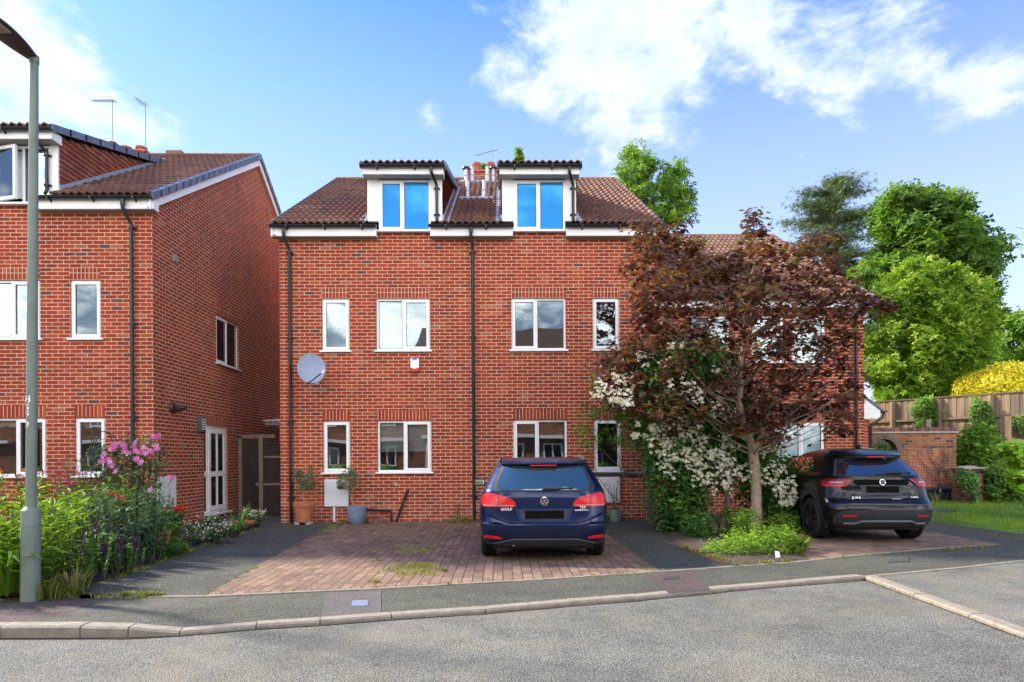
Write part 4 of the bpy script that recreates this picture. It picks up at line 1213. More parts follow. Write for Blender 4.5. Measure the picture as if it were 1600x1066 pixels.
# side door: white frame, dark left strip, four narrow panes
def sidedoor():
    fr = MB(); y = 0.03
    framebox(fr, dy0, dy1, 0.14, 2.17, y, y + .07, .05)
    fr.box(dy0 + .20, dy0 + .27, y, y + .069, .19, 2.12)
    w = part('door', fr, M['upvc'], None, bevel=.004)
    lf = MB(); a, b = dy0 + .275, dy1 - .055
    framebox(lf, a, b, .2, 2.11, y - .012, y + .04, .11)
    lf.box(a + .11, b - .11, y - .011, y + .039, 0.99, 1.11); m = (a + b) / 2
    lf.box(m - .022, m + .022, y - .010, y + .038, .31, .99); lf.box(m - .022, m + .022, y - .010, y + .038, 1.11, 2.0)
    part('door_leaf', lf, M['upvc'], w, bevel=.003)
    g = MB(); g.box(a + .10, b - .10, y + .012, y + .018, .30, 2.01); part('pane', g, M['glass_dark'], w); g = MB(); g.box(dy0 + .05, dy0 + .2, y + .02, y + .026, .19, 2.12); part('side_pane', g, M['glass_dark'], w)
    tb = MB(); tb.box(dy0 + .05, dy0 + .2, y + .001, y + .03, 1.0, 1.12); part('side_rail', tb, M['upvc'], w)
    hn = MB(); hn.box(a + .035, a + .065, y - .02, y - .012, 1.13, 1.33); hn.bar((a + .05, y - .045, 1.24), (a + .17, y - .045, 1.24), .016, .018); hn.bar((a + .05, y - .045, 1.24), (a + .05, y - .012, 1.24), .016, .016)
    part('handle', hn, M['chrome'], w, bevel=.002)
    s = MB(); s.box(dy0 - .04, dy1 + .06, -0.09, y + .03, .10, .14); part('threshold', s, M['upvc'], w, bevel=.004)
    rb = MB(); rb.add([(dy0 - .4, y + .09, 0), (dy1 + .4, y + .09, 0), (dy1 + .4, y + 2, 0), (dy0 - .4, y + 2, 0), (dy0 - .4, y + .09, 2.5), (dy1 + .4, y + .09, 2.5), (dy1 + .4, y + 2, 2.5), (dy0 - .4, y + 2, 2.5)],
                      [(0, 1, 2, 3), (7, 6, 5, 4), (2, 6, 7, 3), (1, 5, 6, 2), (0, 3, 7, 4)]); part('room', rb, M['room'], w)
    return w
turned(sidedoor, 0, XC)

# far right house, two storeys, set back
Y2 = 15.55
def X2(px, y=600): return at(px, y, Y2).x
r1 = (X2(1238, 530), X2(1290, 530), F1[0] - .05, F1[1] - .05, dict(lights=S1, glass='glass_up', blind=[('roller', 0, 1)]))
r2 = (X2(1175, 530), X2(1225, 530), F1[0] - .05, F1[1] - .05, dict(lights=S1, glass='glass_up', blind=[('roller', 0, 1)]))
r3 = (X2(1212, 695), X2(1289, 695), F0[0] - .2, F0[1], dict(lights=L2(.5), glass='glass_up', blind=[('curtain', 0, 1)]))
r4 = (X2(1080, 530), X2(1140, 530), F1[0] - .05, F1[1] - .05, dict(lights=L2(.5), glass='glass_up'))
r5 = (X2(1080, 695), X2(1140, 695), F0[0], F0[1], dict(lights=L2(.5)))
hr = build_house('brick_house', 'lower red brick house behind the copper tree and the black car', XRt + .003, X2(1350, 600), Y2, 9.6, wins=[r1, r2, r3, r4, r5],
                 lint=[(q[0], q[1], q[3]) for q in (r1, r2, r3, r4, r5)], ends=(0, 1), eave_z=5.22, run=5.4, pipes=[(X2(1337, 480), X2(1336, 600), 0.02)], end_over=0.10, verge=(0, 1),
                 group='brick houses round the close')
hr['label'] = 'lower red brick house behind the copper tree and the black car'
# brick side wing with small slate roof
wg = MB(); xw = X2(1350, 600); xg = xw + .33
wg.box(xw + .002, xg, 15.9, 19.0, -.1, 2.28)
part('wall', wg, M['brick'], hr, label='low side wing wall beside the garden arch')
wr = MB()
wr.add([(xw + .003, 15.75, 2.98), (xg + .28, 15.75, 2.52), (xg + .28, 19.2, 2.52), (xw + .003, 19.2, 2.98), (xw + .003, 15.75, 2.92), (xg + .28, 15.75, 2.46), (xg + .28, 19.2, 2.46), (xw + .003, 19.2, 2.92)],
       [(0, 1, 2, 3), (7, 6, 5, 4), (0, 4, 5, 1), (1, 5, 6, 2), (2, 6, 7, 3)])
part('roof', wr, M['verge'], hr, label='small blue grey lean-to roof')
wf = MB(); wf.prismY([(xw + .004, 2.30), (xg + .14, 2.30), (xg + .20, 2.36), (xg + .20, 2.50), (xw + .004, 2.90)], 15.77, 15.80); part('fascia', wf, M['white_paint'], hr)
wgg = MB(); gutter_run(wgg, 0, 3.4, 0, 0); 
go = bpy.data.objects.new('gutter', wgg.mesh('gutter', M['black_plastic'])); COL.objects.link(go)
go.matrix_world = Matrix.Translation((xg + .33, 15.75, 2.50)) @ Matrix.Rotation(R(90), 4, 'Z'); bpy.context.view_layer.update(); go.parent = hr; go.matrix_parent_inverse = hr.matrix_world.inverted()
pm = MB(); pm.tube([(xg + .33, 15.85, 2.45), (xg + .31, 15.85, 2.34), (xg + .10, 15.85, 2.2), (xg + .02, 15.87, 2.12), (xg + .03, 15.87, 0)], .033, 8); part('downpipe', pm, M['black_plastic'], hr, smooth='auto')

# ---- fittings on the roofs
def zroof(Y, y): return 6.41 + .608 * (y - (Y - .22)) + .03
def flue(px, ybot, ytop, cap, label, name='flue_pipe'):
    # find where the sight line meets the front slope
    d = ray(px, ybot); t = (zroof(Y0, 0) - CAMZ) / (d.z - .608 * d.y)
    p = Vector((d.x * t, d.y * t, CAMZ + d.z * t)); top = at(px, ytop, p.y).z
    o = thing(name, label, 'flue', tuple(p), 'grey flue pipes between the dormers')
    m = MB(); h = top - p.z; r = 0.058
    m.lathe([(r, -.15), (r, h * .42), (r * 1.3, h * .43), (r * 1.3, h * .46), (r * .92, h * .47), (r * .92, h)] + ([(r * .92, h)] if not cap else []), n=16)
    lpart('pipe', m, M['grey_metal'], o, smooth='auto')
    if cap:
        c = MB(); c.lathe([(.0, h + .05), (r * 1.9, h + .02), (r * 2.0, h - .02), (r * 1.1, h - .03)], n=18); lpart('cap', c, M['black_plastic'], o, smooth='auto')
    else:
        c = MB(); c.lathe([(r * .95, h - .02), (r * .7, h - .005), (.0, h - .005)], n=16); lpart('cap', c, M['iron'], o)
    c = MB(); c.box(-.22, .22, -.16, .10, -.05, .04); 
    me = c
    f = lpart('flashing', me, M['lead'], o); f.rotation_euler = (math.atan(.608), 0, 0)
    return o
flue(728.5, 284, 263, True, 'capped grey flue at the left, near the ridge')
flue(738, 284, 261.5, False, 'uncapped grey flue second from left, near the ridge')
flue(730.5, 310, 283, False, 'lower grey flue on the left of the pair with lead skirts')
flue(757, 310, 283, False, 'lower grey flue on the right of the pair with lead skirts')
flue(762, 284, 261, False, 'uncapped grey flue third from left, near the ridge')
flue(770.8, 284, 263, True, 'capped grey flue at the right, near the ridge')
def chimney(xc, Yc, zb, w, pots, label, pr=.13, ph=.42):
    o = thing('chimney', label, 'chimney', (xc, Yc, zb))
    m = MB(); m.box(-w / 2, w / 2, -.25, .25, -1.2, 0.02); m.box(-w / 2 - .04, w / 2 + .04, -.29, .29, .02, .10)
    lpart('stack', m, M['brick'], o)
    for q in pots:
        m = MB(); m.lathe([(pr, .10), (pr * .9, ph * .7 + .1), (pr * 1.08, ph * .74 + .1), (pr * 1.08, ph + .1), (pr * .85, ph + .1), (pr * .8, ph * .5)], c=(q, 0, 0), n=20)
        lpart('pot', m, M['chimney_pot'], o, smooth='auto')
    return o
YR = Y0 + 5.75
xcc = at(755, 265, YR).x
chimney(xcc, YR, at(755, 276, YR).z, .95, [at(744.5, 265, YR).x - xcc, at(766.5, 265, YR).x - xcc], 'brick chimney with two red pots rising behind the flue pipes', ph=.30)
YR1 = Y1 + 5.5
xc1 = at(209, 240, YR1).x
chimney(xc1, YR1, at(209, 246, YR1).z, .9, [at(197.5, 236, YR1).x - xc1, at(221, 236, YR1).x - xc1], 'brick chimney with two clay pots on the left house ridge', ph=.17, pr=.14)
vx = at(275, 242, Y1 + 5.3)
m = MB(); m.box(-.22, .22, -.14, .14, -.1, .07); o = thing('ridge_vent', 'low dark red vent block on the left house ridge', 'vent', tuple(vx)); lpart('vent_box', m, M['ridge'], o, bevel=.02)
v = at(176, 231, Y1 + 4.6); o = thing('roof_vent', 'small pale capped vent pipe behind the left dormer', 'vent', (v.x, v.y, v.z - .5))
m = MB(); m.lathe([(.06, 0), (.06, .62), (.09, .64), (.09, .66), (.0, .68)], n=14); lpart('pipe', m, M['meter_white'], o, smooth='auto')
m = MB(); m.lathe([(.13, .56), (.14, .60), (.06, .64), (0, .65)], n=16); lpart('cap', m, M['iron'], o, smooth='auto')
def aerial(px, ybase, ytop, Y, boom, label):
    b = at(px, ybase, Y); t = at(px, ytop, Y)
    o = thing('tv_aerial', label, 'aerial', tuple(b), 'television aerials on the roofs')
    m = MB(); m.tube([(0, 0, -.4), (0, 0, t.z - b.z)], .011, 6); lpart('mast', m, M['aerial'], o)
    a = Vector(boom[0]); c = Vector(boom[1]); m = MB(); zt = Vector((0, 0, t.z - b.z - .06))
    m.tube([zt + a, zt + c], .008, 6)
    n = boom[2]; d = (c - a); side = d.cross(Vector((0, 0, 1))).normalized() if boom[3] == 'h' else Vector((0, 0, 1)).cross(d.cross(Vector((0, 0, 1)))).normalized() * 1
    for k in range(n):
        p = zt + a.lerp(c, (k + .5) / n); L = .11 - .04 * k / n
        m.tube([p - side * L, p + side * L], .008, 5)
    lpart('boom', m, M['aerial'], o)
    return o
aerial(775.5, 266, 231, YR, ((0.03, 0, 0), (-.62, -.25, -.30), 7, 'h'), 'thin television aerial on the middle chimney')
aerial(176, 236, 156, YR1, ((0.08, 0, .03), (-.20, -.55, -.28), 9, 'v'), 'television aerial with drooping comb of bars, left of two above the left house')
aerial(227.5, 236, 159, YR1, ((-.05, .1, 0), (0, -.5, -.10), 5, 'h'), 'television aerial on a tall thin mast, right of two above the left house')

# ---- fittings on the walls
YW = Y0
c = at(486.5, 577, YW - .42); o = thing('satellite_dish', 'round grey satellite dish fixed beside the downpipe', 'satellite dish', tuple(c))
n_ = 32; m = MB(); rings = 7; vs = []; fs = []
ax = Vector((0.30, -0.93, 0.18)).normalized(); sx = ax.cross(Vector((0, 0, 1))).normalized(); sz = sx.cross(ax).normalized()
for sgn, off in ((1, 0), (-1, .012)):
    for r in range(rings + 1):
        q = r / rings
        for k in range(n_):
            t = 2 * math.pi * k / n_
            vs.append(sx * (.285 * q * math.cos(t)) + sz * (.325 * q * math.sin(t)) + ax * (.055 * q * q - off))
for s_ in range(2):
    b0 = s_ * (rings + 1) * n_
    for r in range(rings):
        for k in range(n_):
            k2 = (k + 1) % n_; f = (b0 + r * n_ + k, b0 + r * n_ + k2, b0 + (r + 1) * n_ + k2, b0 + (r + 1) * n_ + k); fs.append(f if s_ == 0 else f[::-1])
b0 = rings * n_; b1 = (rings + 1) * n_ + rings * n_
fs += [(b0 + k, b0 + (k + 1) % n_, b1 + (k + 1) % n_, b1 + k) for k in range(n_)]
m.add(vs, fs); lpart('dish', m, M['dish'], o, smooth='auto')
m = MB(); f0 = -sz * .33 + ax * .03; f1 = -sx * .22 + ax * .34 - sz * .16
m.tube([f0 + sx * .1, f0 * .9 + ax * .1, f1], .012, 6); lpart('arm', m, M['black_plastic'], o)
m = MB(); m.tube([f1, f1 - ax * .07 - sx * .03], [.035, .03], 10); m.tube([f1 - ax * .02, f1 + sx * .03 - sz * .03], .02, 8); lpart('receiver', m, M['meter_white'], o, smooth='auto')
m = MB(); m.tube([-ax * .02, Vector((0, .2, -.05)), Vector((0, .2, -.18)), Vector((0, .41, -.18))], .02, 8); m.box(-.05, .05, .405, .418, -.28, -.08); lpart('bracket', m, M['grey_metal'], o)

c = at(648.5, 571, YW); o = thing('alarm_box', 'white burglar alarm box with blue top and red base', 'alarm box', (c.x, YW, c.z))
m = MB(); m.prismY([(-.088, .15), (.088, .15), (.095, -.06), (.06, -.085), (0, -.09), (-.06, -.085), (-.095, -.06)], -.07, -.004); lpart('box', m, M['upvc'], o, bevel=.008)
m = MB(); m.prismY([(-.055, .145), (.055, .145), (.05, .115), (-.05, .115)], -.078, -.071); lpart('blue_panel', m, M['alarm_blue'], o)
m = MB(); m.prismY([(-.094, -.052), (0, -.085), (.094, -.052), (.085, -.13), (.05, -.15), (-.05, -.15), (-.085, -.13)], -.074, -.004); lpart('red_panel', m, M['alarm_red'], o, bevel=.006)

def meterbox(px0, px1, py0, py1, Y, label, depth=.06, pipe_=None, dots=False):
    a = at(px0, py1, Y); b = at(px1, py0, Y); w = b.x - a.x; h = b.z - a.z
    o = thing('meter_box', label, 'meter box', ((a.x + b.x) / 2, Y, a.z), 'white utility meter boxes')
    m = MB(); m.box(-w / 2, w / 2, -depth, -.002, 0, h); lpart('casing', m, M['meter_white'], o, bevel=.008)
    m = MB(); m.box(-w / 2 + .02, w / 2 - .03, -depth - .012, -depth - .001, .02, h - .03); d = lpart('door', m, M['meter_white'], o, bevel=.004)
    m = MB(); m.tube([(w / 2 - .06, -depth - .016, h * .5), (w / 2 - .06, -depth - .011, h * .5)], .012, 8)
    if dots: 
        for q in (.12, .8): m.tube([(w / 2 - .06, -depth - .018, h * q), (w / 2 - .06, -depth - .011, h * q)], .014, 8)
    lpart('lock', m, M['iron'], o)
    if pipe_:
        m = MB(); m.box(-.07, -.03, -.05, -.004, -a.z + .02, 0); lpart('conduit', m, M['upvc'], o)
    return o
meterbox(508, 545, 749, 792, Y0, 'white meter box between the two potted olive trees', pipe_=True)
meterbox(928.5, 968, 745, 786, Y0, 'white meter box with pink flowers growing in front', dots=True)
# on the side wall of the left house
ya, yb = 12.62, 13.5
zt_, zb_ = 1.36 + (717 - 741) / 1000 * 12.9, 1.36 - 78 / 1000 * 12.9
o = thing('meter_box', 'tall white meter box on the gable wall behind the mallow bush', 'meter box', (XC, 12.85, zb_), 'white utility meter boxes')
m = MB(); m.box(.002, .06, -.30, .35, 0, zt_ - zb_); lpart('casing', m, M['meter_white'], o, bevel=.008)
m = MB(); m.box(.061, .072, -.27, .33, .03, zt_ - zb_ - .03); lpart('door', m, M['meter_white'], o, bevel=.004)
# lights, vents on the side wall
def onside(px, py):
    return atX(px, py, XC)
p = onside(268, 637); o = thing('security_light', 'dark round security light sticking out of the gable wall', 'security light', tuple(p))
m = MB(); m.lathe([(0, .0), (.10, .002), (.12, .03), (.10, .06), (.0, .065)], n=18, axis='X'); lpart('base', m, M['lantern'], o, smooth='auto')
m = MB(); m.tube([(.05, 0, 0), (.12, -.02, -.01), (.22, -.05, -.01), (.34, -.08, .0)], [.05, .085, .075, .04], 14); lpart('lamp_head', m, M['lantern'], o, smooth='auto')
p = onside(311.5, 663); o = thing('wall_light', 'grey slatted lantern beside the white side door', 'wall light', tuple(p))
m = MB(); m.box(.003, .10, -.10, .10, -.17, .17); lpart('housing', m, M['trimgrey'], o, bevel=.01)
m = MB()
for k in range(5): m.box(.08, .115, -.085, .085, -.12 + k * .052, -.10 + k * .052)
lpart('slats', m, M['upvc'], o)
p = onside(273.5, 404); o = thing('air_vent', 'small square grey vent high on the gable wall', 'vent', tuple(p))
m = MB(); m.box(.002, .02, -.09, .09, -.075, .075)
for k in range(4): m.box(.021, .03, -.08, .08, -.06 + k * .034, -.042 + k * .034)
lpart('grille', m, M['stone'], o)
p = at(619, 757, Y0); o = thing('air_vent', 'tiny round grey vent low on the wall beneath the double window', 'vent', tuple(p))
m = MB(); m.lathe([(0, -.02), (.035, -.02), (.042, -.012), (.042, -.001)], n=14, axis='Y'); lpart('grille', m, M['stone'], o)
# waste pipes
a = at(637, 766, Y0 - .05); b = at(619, 811, Y0 - .10)
m = MB(); m.tube([(a.x, Y0 + .01, a.z + .0), (a.x, Y0 - .05, a.z), (b.x, Y0 - .09, .0)], .026, 10)
o = part('waste_pipe', m, M['black_plastic'], None, smooth='auto'); tag(o, 'black waste pipe slanting down the wall right of the meter box', 'pipe')
a = at(545, 794, Y0 - .05); b = at(611, 797, Y0 - .05)
m = MB(); m.tube([(a.x, Y0 - .05, a.z), (b.x, Y0 - .05, b.z - .01), (b.x + .01, Y0 - .05, 0.02)], .026, 10)
o = part('waste_pipe', m, M['black_plastic'], None, smooth='auto'); tag(o, 'black waste pipe running low behind the blue pot to the gully', 'pipe')
a = at(920, 740, Y0 - .06); b = at(1012, 741, Y0 - .06)
m = MB(); m.tube([(a.x, Y0 - .06, a.z), (b.x - .1, Y0 - .06, b.z), (b.x, Y0 - .06, b.z + .02), (b.x + .05, Y0 - .06, b.z + .12)], .036, 10); m.tube([(b.x + .06, Y0 - .06, b.z + .3), (b.x + .06, Y0 - .06, 0.02)], .038, 10)
m.tube([(a.x + .75, Y0 - .06, a.z), (a.x + .85, Y0 - .06, a.z)], .046, 10)
o = part('waste_pipe', m, M['pipe_grey'], None, smooth='auto'); tag(o, 'grey waste pipe running under the right window to the corner', 'pipe')
# loose bricks
for i, (px, py, l) in enumerate([(577, 806, 'reddish brick lying nearest the blue pot'), (590, 805, 'pale brick lying in the middle of the short row by the gully'), (601, 806, 'brick at the gully end of the short row by the wall')]):
    p = G(px, 813.5); m = MB(); m.box(-.10, .10, -.06, .06, 0, .11 + .02 * (i == 1)); o = part('loose_brick', m, M['brick_garden'], None, bevel=.008)
    o.location = (p.x, Y0 - .16 - .03 * i, .01); o.rotation_euler = (0, 0, .1 * i); tag(o, l, 'brick', 'loose bricks by the wall')

# side gate between the houses
YG = 16.4
o = thing('side_gate', 'dark brown boarded gate and fence in the passage between the houses', 'gate', (-6.0, YG, 0))
xA, xB = XC + .03, at(404.5, 740, YG).x
m = MB(); m.box(xA, xA + .09, YG - .05, YG + .05, 0, 1.98); m.box(xA, at(431, 700, YG).x, YG - .05, YG + .05, 1.93, 2.02); part('frame', m, M['wood_grey'], o)
m = MB(); n_ = 7; w_ = (xB - xA - .12) / n_
for k in range(n_): m.box(xA + .1 + k * w_, xA + .1 + (k + 1) * w_ - .008, YG - .01, YG + .02, .06, 1.86)
part('gate_leaf', m, M['wood_dark'], o)
m = MB(); p = at(402, 757, YG - .04); m.lathe([(0, -.03), (.045, -.03), (.05, 0)], c=(p.x, YG - .02, p.z), n=14, axis='Y'); part('latch', m, M['chrome'], o)
m = MB(); xP = at(410, 750, YG - .6).x; m.box(xP - .05, xP + .05, YG - .7, YG - .6, 0, 1.92); part('post', m, M['wood_grey'], o, label='pale grey weathered post')
m = MB()
for k in range(9):
    y = YG - .62 + k * .13; 
    m.box(xP + .06 + k * .055, xP + .105 + k * .055 , YG - .62 - .02, YG - .60, 0.05, 1.85 - .01 * k)
part('side_panel', m, M['wood_dark'], o)
m = MB(); m.box(xP + .05, XL - .02, YG - .66, YG - .645, 1.42, 1.47); m.box(xP + .05, XL - .02, YG - .66, YG - .645, .75, .80); part('rail', m, M['wood_grey'], o)
# awning poking out beyond
pa_ = at(421, 656, 18.0)
o = thing('lean_to_canopy', 'pale corrugated canopy edge showing between the two houses', 'canopy', (pa_.x, 18, 0))
m = MB(); vs = []; N_ = 24
for k in range(N_ + 1):
    x = pa_.x - .15 + 1.0 * k / N_; z = pa_.z - .03 + .015 * math.sin(k * 1.6)
    vs += [(x, 17.9, z), (x, 20.5, z + .25), (x, 17.9, z - .02)]
m.add(vs, [(3 * k, 3 * k + 3, 3 * k + 4, 3 * k + 1) for k in range(N_)] + [(3 * k + 2, 3 * k + 5, 3 * k + 3, 3 * k) for k in range(N_)]); part('sheet', m, M['meter_white'], o)
m = MB(); m.box(pa_.x - .1, pa_.x + .9, 17.93, 17.98, pa_.z - .16, pa_.z - .06); m.box(pa_.x + .3, pa_.x + .36, 17.93, 17.99, 0, pa_.z - .1); part('beam', m, M['stone'], o)

# the brick houses across the road, which the windows mirror
def opposite(xa, xb, Yf, label, nw, ez=5.4):
    h = thing('opposite_house', label, 'house', ((xa + xb) / 2, Yf, 0), 'brick houses across the road')
    w = MB(); w.box(xa, xb, Yf - 9, Yf, -.1, ez)
    w.add([(xa, Yf, ez), (xa, Yf - 9, ez), (xa, Yf - 4.5, ez + 2.75)], [(0, 1, 2)]); w.add([(xb, Yf, ez), (xb, Yf - 9, ez), (xb, Yf - 4.5, ez + 2.75)], [(2, 1, 0)])
    part('wall', w, M['brick_garden'], h)
    r = MB(); slopebox(r, xa - .2, xb + .2, Yf + .3, ez - .05, Yf - 4.5, ez + 2.9, 0, .1); slopebox(r, xa - .2, xb + .2, Yf - 9.3, ez - .05, Yf - 4.5, ez + 2.9, 0, .1); part('roof', r, M['tile'], h)
    f = MB(); f.box(xa - .1, xb + .1, Yf + .28, Yf + .32, ez - .25, ez - .04); part('fascia', f, M['white_paint'], h)
    f = MB(); f.box(xa + .5, xb - .5, Yf + .01, Yf + .5, 2.55, 2.75); part('porch_canopy', f, M['white_paint'], h)
    for i in range(nw):
        for z in (1.0, 3.55):
            m = MB(); x = xa + .7 + i * (xb - xa - 1.2) / nw; framebox(m, x, x + 1.15, z, z + 1.25, Yf, Yf + .05, .10); m.box(x + .53, x + .62, Yf + .001, Yf + .045, z, z + 1.25); q = part('window', m, M['upvc'], h)
            m = MB(); m.box(x + .05, x + 1.1, Yf + .01, Yf + .02, z + .05, z + 1.2); part('pane', m, M['glass_dark'], q)
opposite(-54, -32, -18, 'long brick terrace at the far end across the road, mirrored in the left house', 8)
opposite(-30, -17, -17, 'brick terrace far across the road, mirrored in the left house windows', 5)
opposite(-15, -6, -16, 'brick house across the road, mirrored in the satellite dish house windows', 4)
opposite(-5.2, 5.2, -9.5, 'taller brick house across the road, mirrored behind the blue car', 4, 6.9)
opposite(6, 15, -15.5, 'brick house across the road, mirrored in the right hand windows', 4)
for k, (x, l) in enumerate(((-22, 'leftmost'), (-13.5, 'second'), (-8, 'third'), (-1, 'fourth'), (5.2, 'fifth'), (11, 'rightmost'))):
    m = MB(); mm = []
    hd = thing('front_hedge', l + ' clipped hedge across the road, seen only in window reflections', 'hedge', (x, -7.4, 0), 'hedges across the road')
    for q in range(5): m.lathe([(0, 0), (.62, .1), (.7, .6), (.5, 1.0 + .1 * (q % 2)), (0, 1.15)], c=(x - 1.6 + q * .8, -7.4 + .1 * (q % 3), 0), n=9)
    part('foliage', m, M['lf_mid'], hd, smooth='auto')
# ------------------------------------------------------------------ vegetation tools
def _tmpl(kind):
    if kind == 'maple':
        r = [(.0, -.15), (.28, -.32), (.30, -.05), (.78, -.12), (.52, .18), (.88, .52), (.38, .42), (.26, .62), (.0, 1.0),
             (-.26, .62), (-.38, .42), (-.88, .52), (-.52, .18), (-.78, -.12), (-.30, -.05), (-.28, -.32)]
        v = [(x, y, -.22 * abs(x) - .10 * y * y) for x, y in r]
        return v, [(0, 1, 2, 3, 4, 5, 6, 7, 8), (0, 8, 9, 10, 11, 12, 13, 14, 15)]
    if kind == 'oval':
        return [(0, -.5, 0), (.27, 0, .08), (0, .6, -.06), (-.27, 0, .08)], [(0, 1, 2), (0, 2, 3)]
    if kind == 'lance':
        return [(0, 0, 0), (.11, .35, .05), (.07, .75, .0), (0, 1.1, -.16), (-.07, .75, .0), (-.11, .35, .05)], [(0, 1, 2, 3), (0, 3, 4, 5)]
    if kind == 'cluster':     # spray of four leaves, for trees seen from far off
        v = []; f = []
        for k, (a, t) in enumerate(((0.2, .5), (1.7, .15), (3.4, -.35), (4.9, .3))):
            ca, sa = math.cos(a), math.sin(a); b = len(v)
            for (x, y) in ((0, .05), (.30, .45), (0, 1.0), (-.30, .5)): v.append((x * ca - y * sa, x * sa + y * ca, t * y + .1 * abs(x)))
            f.append((b, b + 1, b + 2, b + 3))
        return v, f
    if kind == 'lobes':       # three broad leaves
        v = []; f = []
        for k, a in enumerate((0.3, 2.3, 4.4)):
            ca, sa = math.cos(a), math.sin(a); b = len(v)
            for (x, y) in ((0, 0), (.38, .35), (.25, .8), (0, 1.05), (-.3, .75), (-.38, .3)): v.append((x * ca - y * sa, x * sa + y * ca, -.25 * y * (1 if k else -1)))
            f.append((b, b + 1, b + 2, b + 3, b + 4, b + 5))
        return v, f
    if kind == 'needle':
        v = []; f = []
        for k in range(5):
            a = k * 1.3; ca, sa = math.cos(a), math.sin(a); b = len(v)
            for (x, y) in ((-.07, 0), (.07, 0), (0, 1.0)): v.append((x * ca - y * sa, x * sa + y * ca, .25 * math.sin(k * 2) * y))
            f.append((b, b + 1, b + 2))
        return v, f
    if kind == 'flower':
        v = [(0, 0, -.05)]; f = []
        for k in range(5):
            a = k * 2 * math.pi / 5; b = len(v)
            for (da, r, z) in ((-.42, .75, .12), (-.2, 1.0, .2), (.2, 1.0, .2), (.42, .75, .12)): v.append((r * math.cos(a + da), r * math.sin(a + da), z))
            f.append((0, b, b + 1, b + 2, b + 3))
        return v, f
    if kind == 'petals4':
        v = [(0, 0, 0)]; f = []
        for k in range(4):
            a = k * math.pi / 2 + .3; b = len(v)
            for (da, r, z) in ((-.5, .7, .25), (0, 1.0, .35), (.5, .7, .25)): v.append((r * math.cos(a + da), r * math.sin(a + da), z))
            f.append((0, b, b + 1, b + 2))
        return v, f
    if kind == 'blade':
        return [(-.04, 0, 0), (.04, 0, 0), (.035, .12, .5), (-.035, .12, .5), (0, .42, 1.0)], [(0, 1, 2, 3), (3, 2, 4)]
    if kind == 'tuft':
        return [(-.10, 0, 0), (.10, 0, 0), (.08, .25, .45), (-.08, .25, .45), (0, .75, .75)], [(0, 1, 2, 3), (3, 2, 4)]
    if kind == 'strap':
        return [(-.03, 0, 0), (.03, 0, 0), (.04, .14, .5), (-.04, .14, .5), (.03, .4, .85), (-.03, .4, .85), (0, .85, .80)], [(0, 1, 2, 3), (3, 2, 4, 5), (5, 4, 6)]
    if kind == 'disc':
        return [(math.cos(k * math.pi / 3), math.sin(k * math.pi / 3), 0) for k in range(6)], [(0, 1, 2, 3, 4, 5)]

def leaf_mesh(name, kind, cen, nrm, size, mat, rnd=None, spin=None, flat=False):
    """one mesh of many leaves; cen (n,3), nrm (n,3) leaf normals, size (n,)"""
    tv, tf = _tmpl(kind); tv = np.array(tv); n = len(cen)
    cen = np.asarray(cen, float); nrm = np.asarray(nrm, float)
    nrm = nrm / (np.linalg.norm(nrm, axis=1, keepdims=True) + 1e-9)
    size = np.broadcast_to(np.asarray(size, float), (n,))
    ref = rng.normal(size=(n, 3)) if spin is None else np.asarray(spin, float)
    t = np.cross(nrm, ref); t /= (np.linalg.norm(t, axis=1, keepdims=True) + 1e-9); b = np.cross(nrm, t)
    V = (cen[:, None, :] + size[:, None, None] * (tv[None, :, 0, None] * t[:, None, :] + tv[None, :, 1, None] * b[:, None, :] + tv[None, :, 2, None] * nrm[:, None, :])).reshape(-1, 3)
    k = len(tv); lens = np.array([len(f) for f in tf]); flatf = np.concatenate([np.array(f) for f in tf])
    loops = (np.arange(n)[:, None] * k + flatf[None, :]).reshape(-1)
    tot = np.tile(lens, n); starts = np.concatenate([[0], np.cumsum(tot)[:-1]])
    me = bpy.data.meshes.new(name)
    me.vertices.add(len(V)); me.vertices.foreach_set('co', V.reshape(-1).astype(np.float32))
    me.loops.add(len(loops)); me.loops.foreach_set('vertex_index', loops.astype(np.int32))
    me.polygons.add(len(tot)); me.polygons.foreach_set('loop_start', starts.astype(np.int32))
    me.update(calc_edges=True); me.validate()
    me.materials.append(mat)
    if rnd is None: rnd = rng.random(n)
    a = me.attributes.new('rnd', 'FLOAT', 'FACE'); a.data.foreach_set('value', np.repeat(np.clip(rnd, 0, 1), len(tf)).astype(np.float32))
    return me
def leaves(name, kind, cen, nrm, size, mat, parent, **kw):
    lab = kw.pop('label', None)
    o = link(name, leaf_mesh(name, kind, cen, nrm, size, M[mat], **kw), parent)
    if lab: o['label'] = lab
    return o

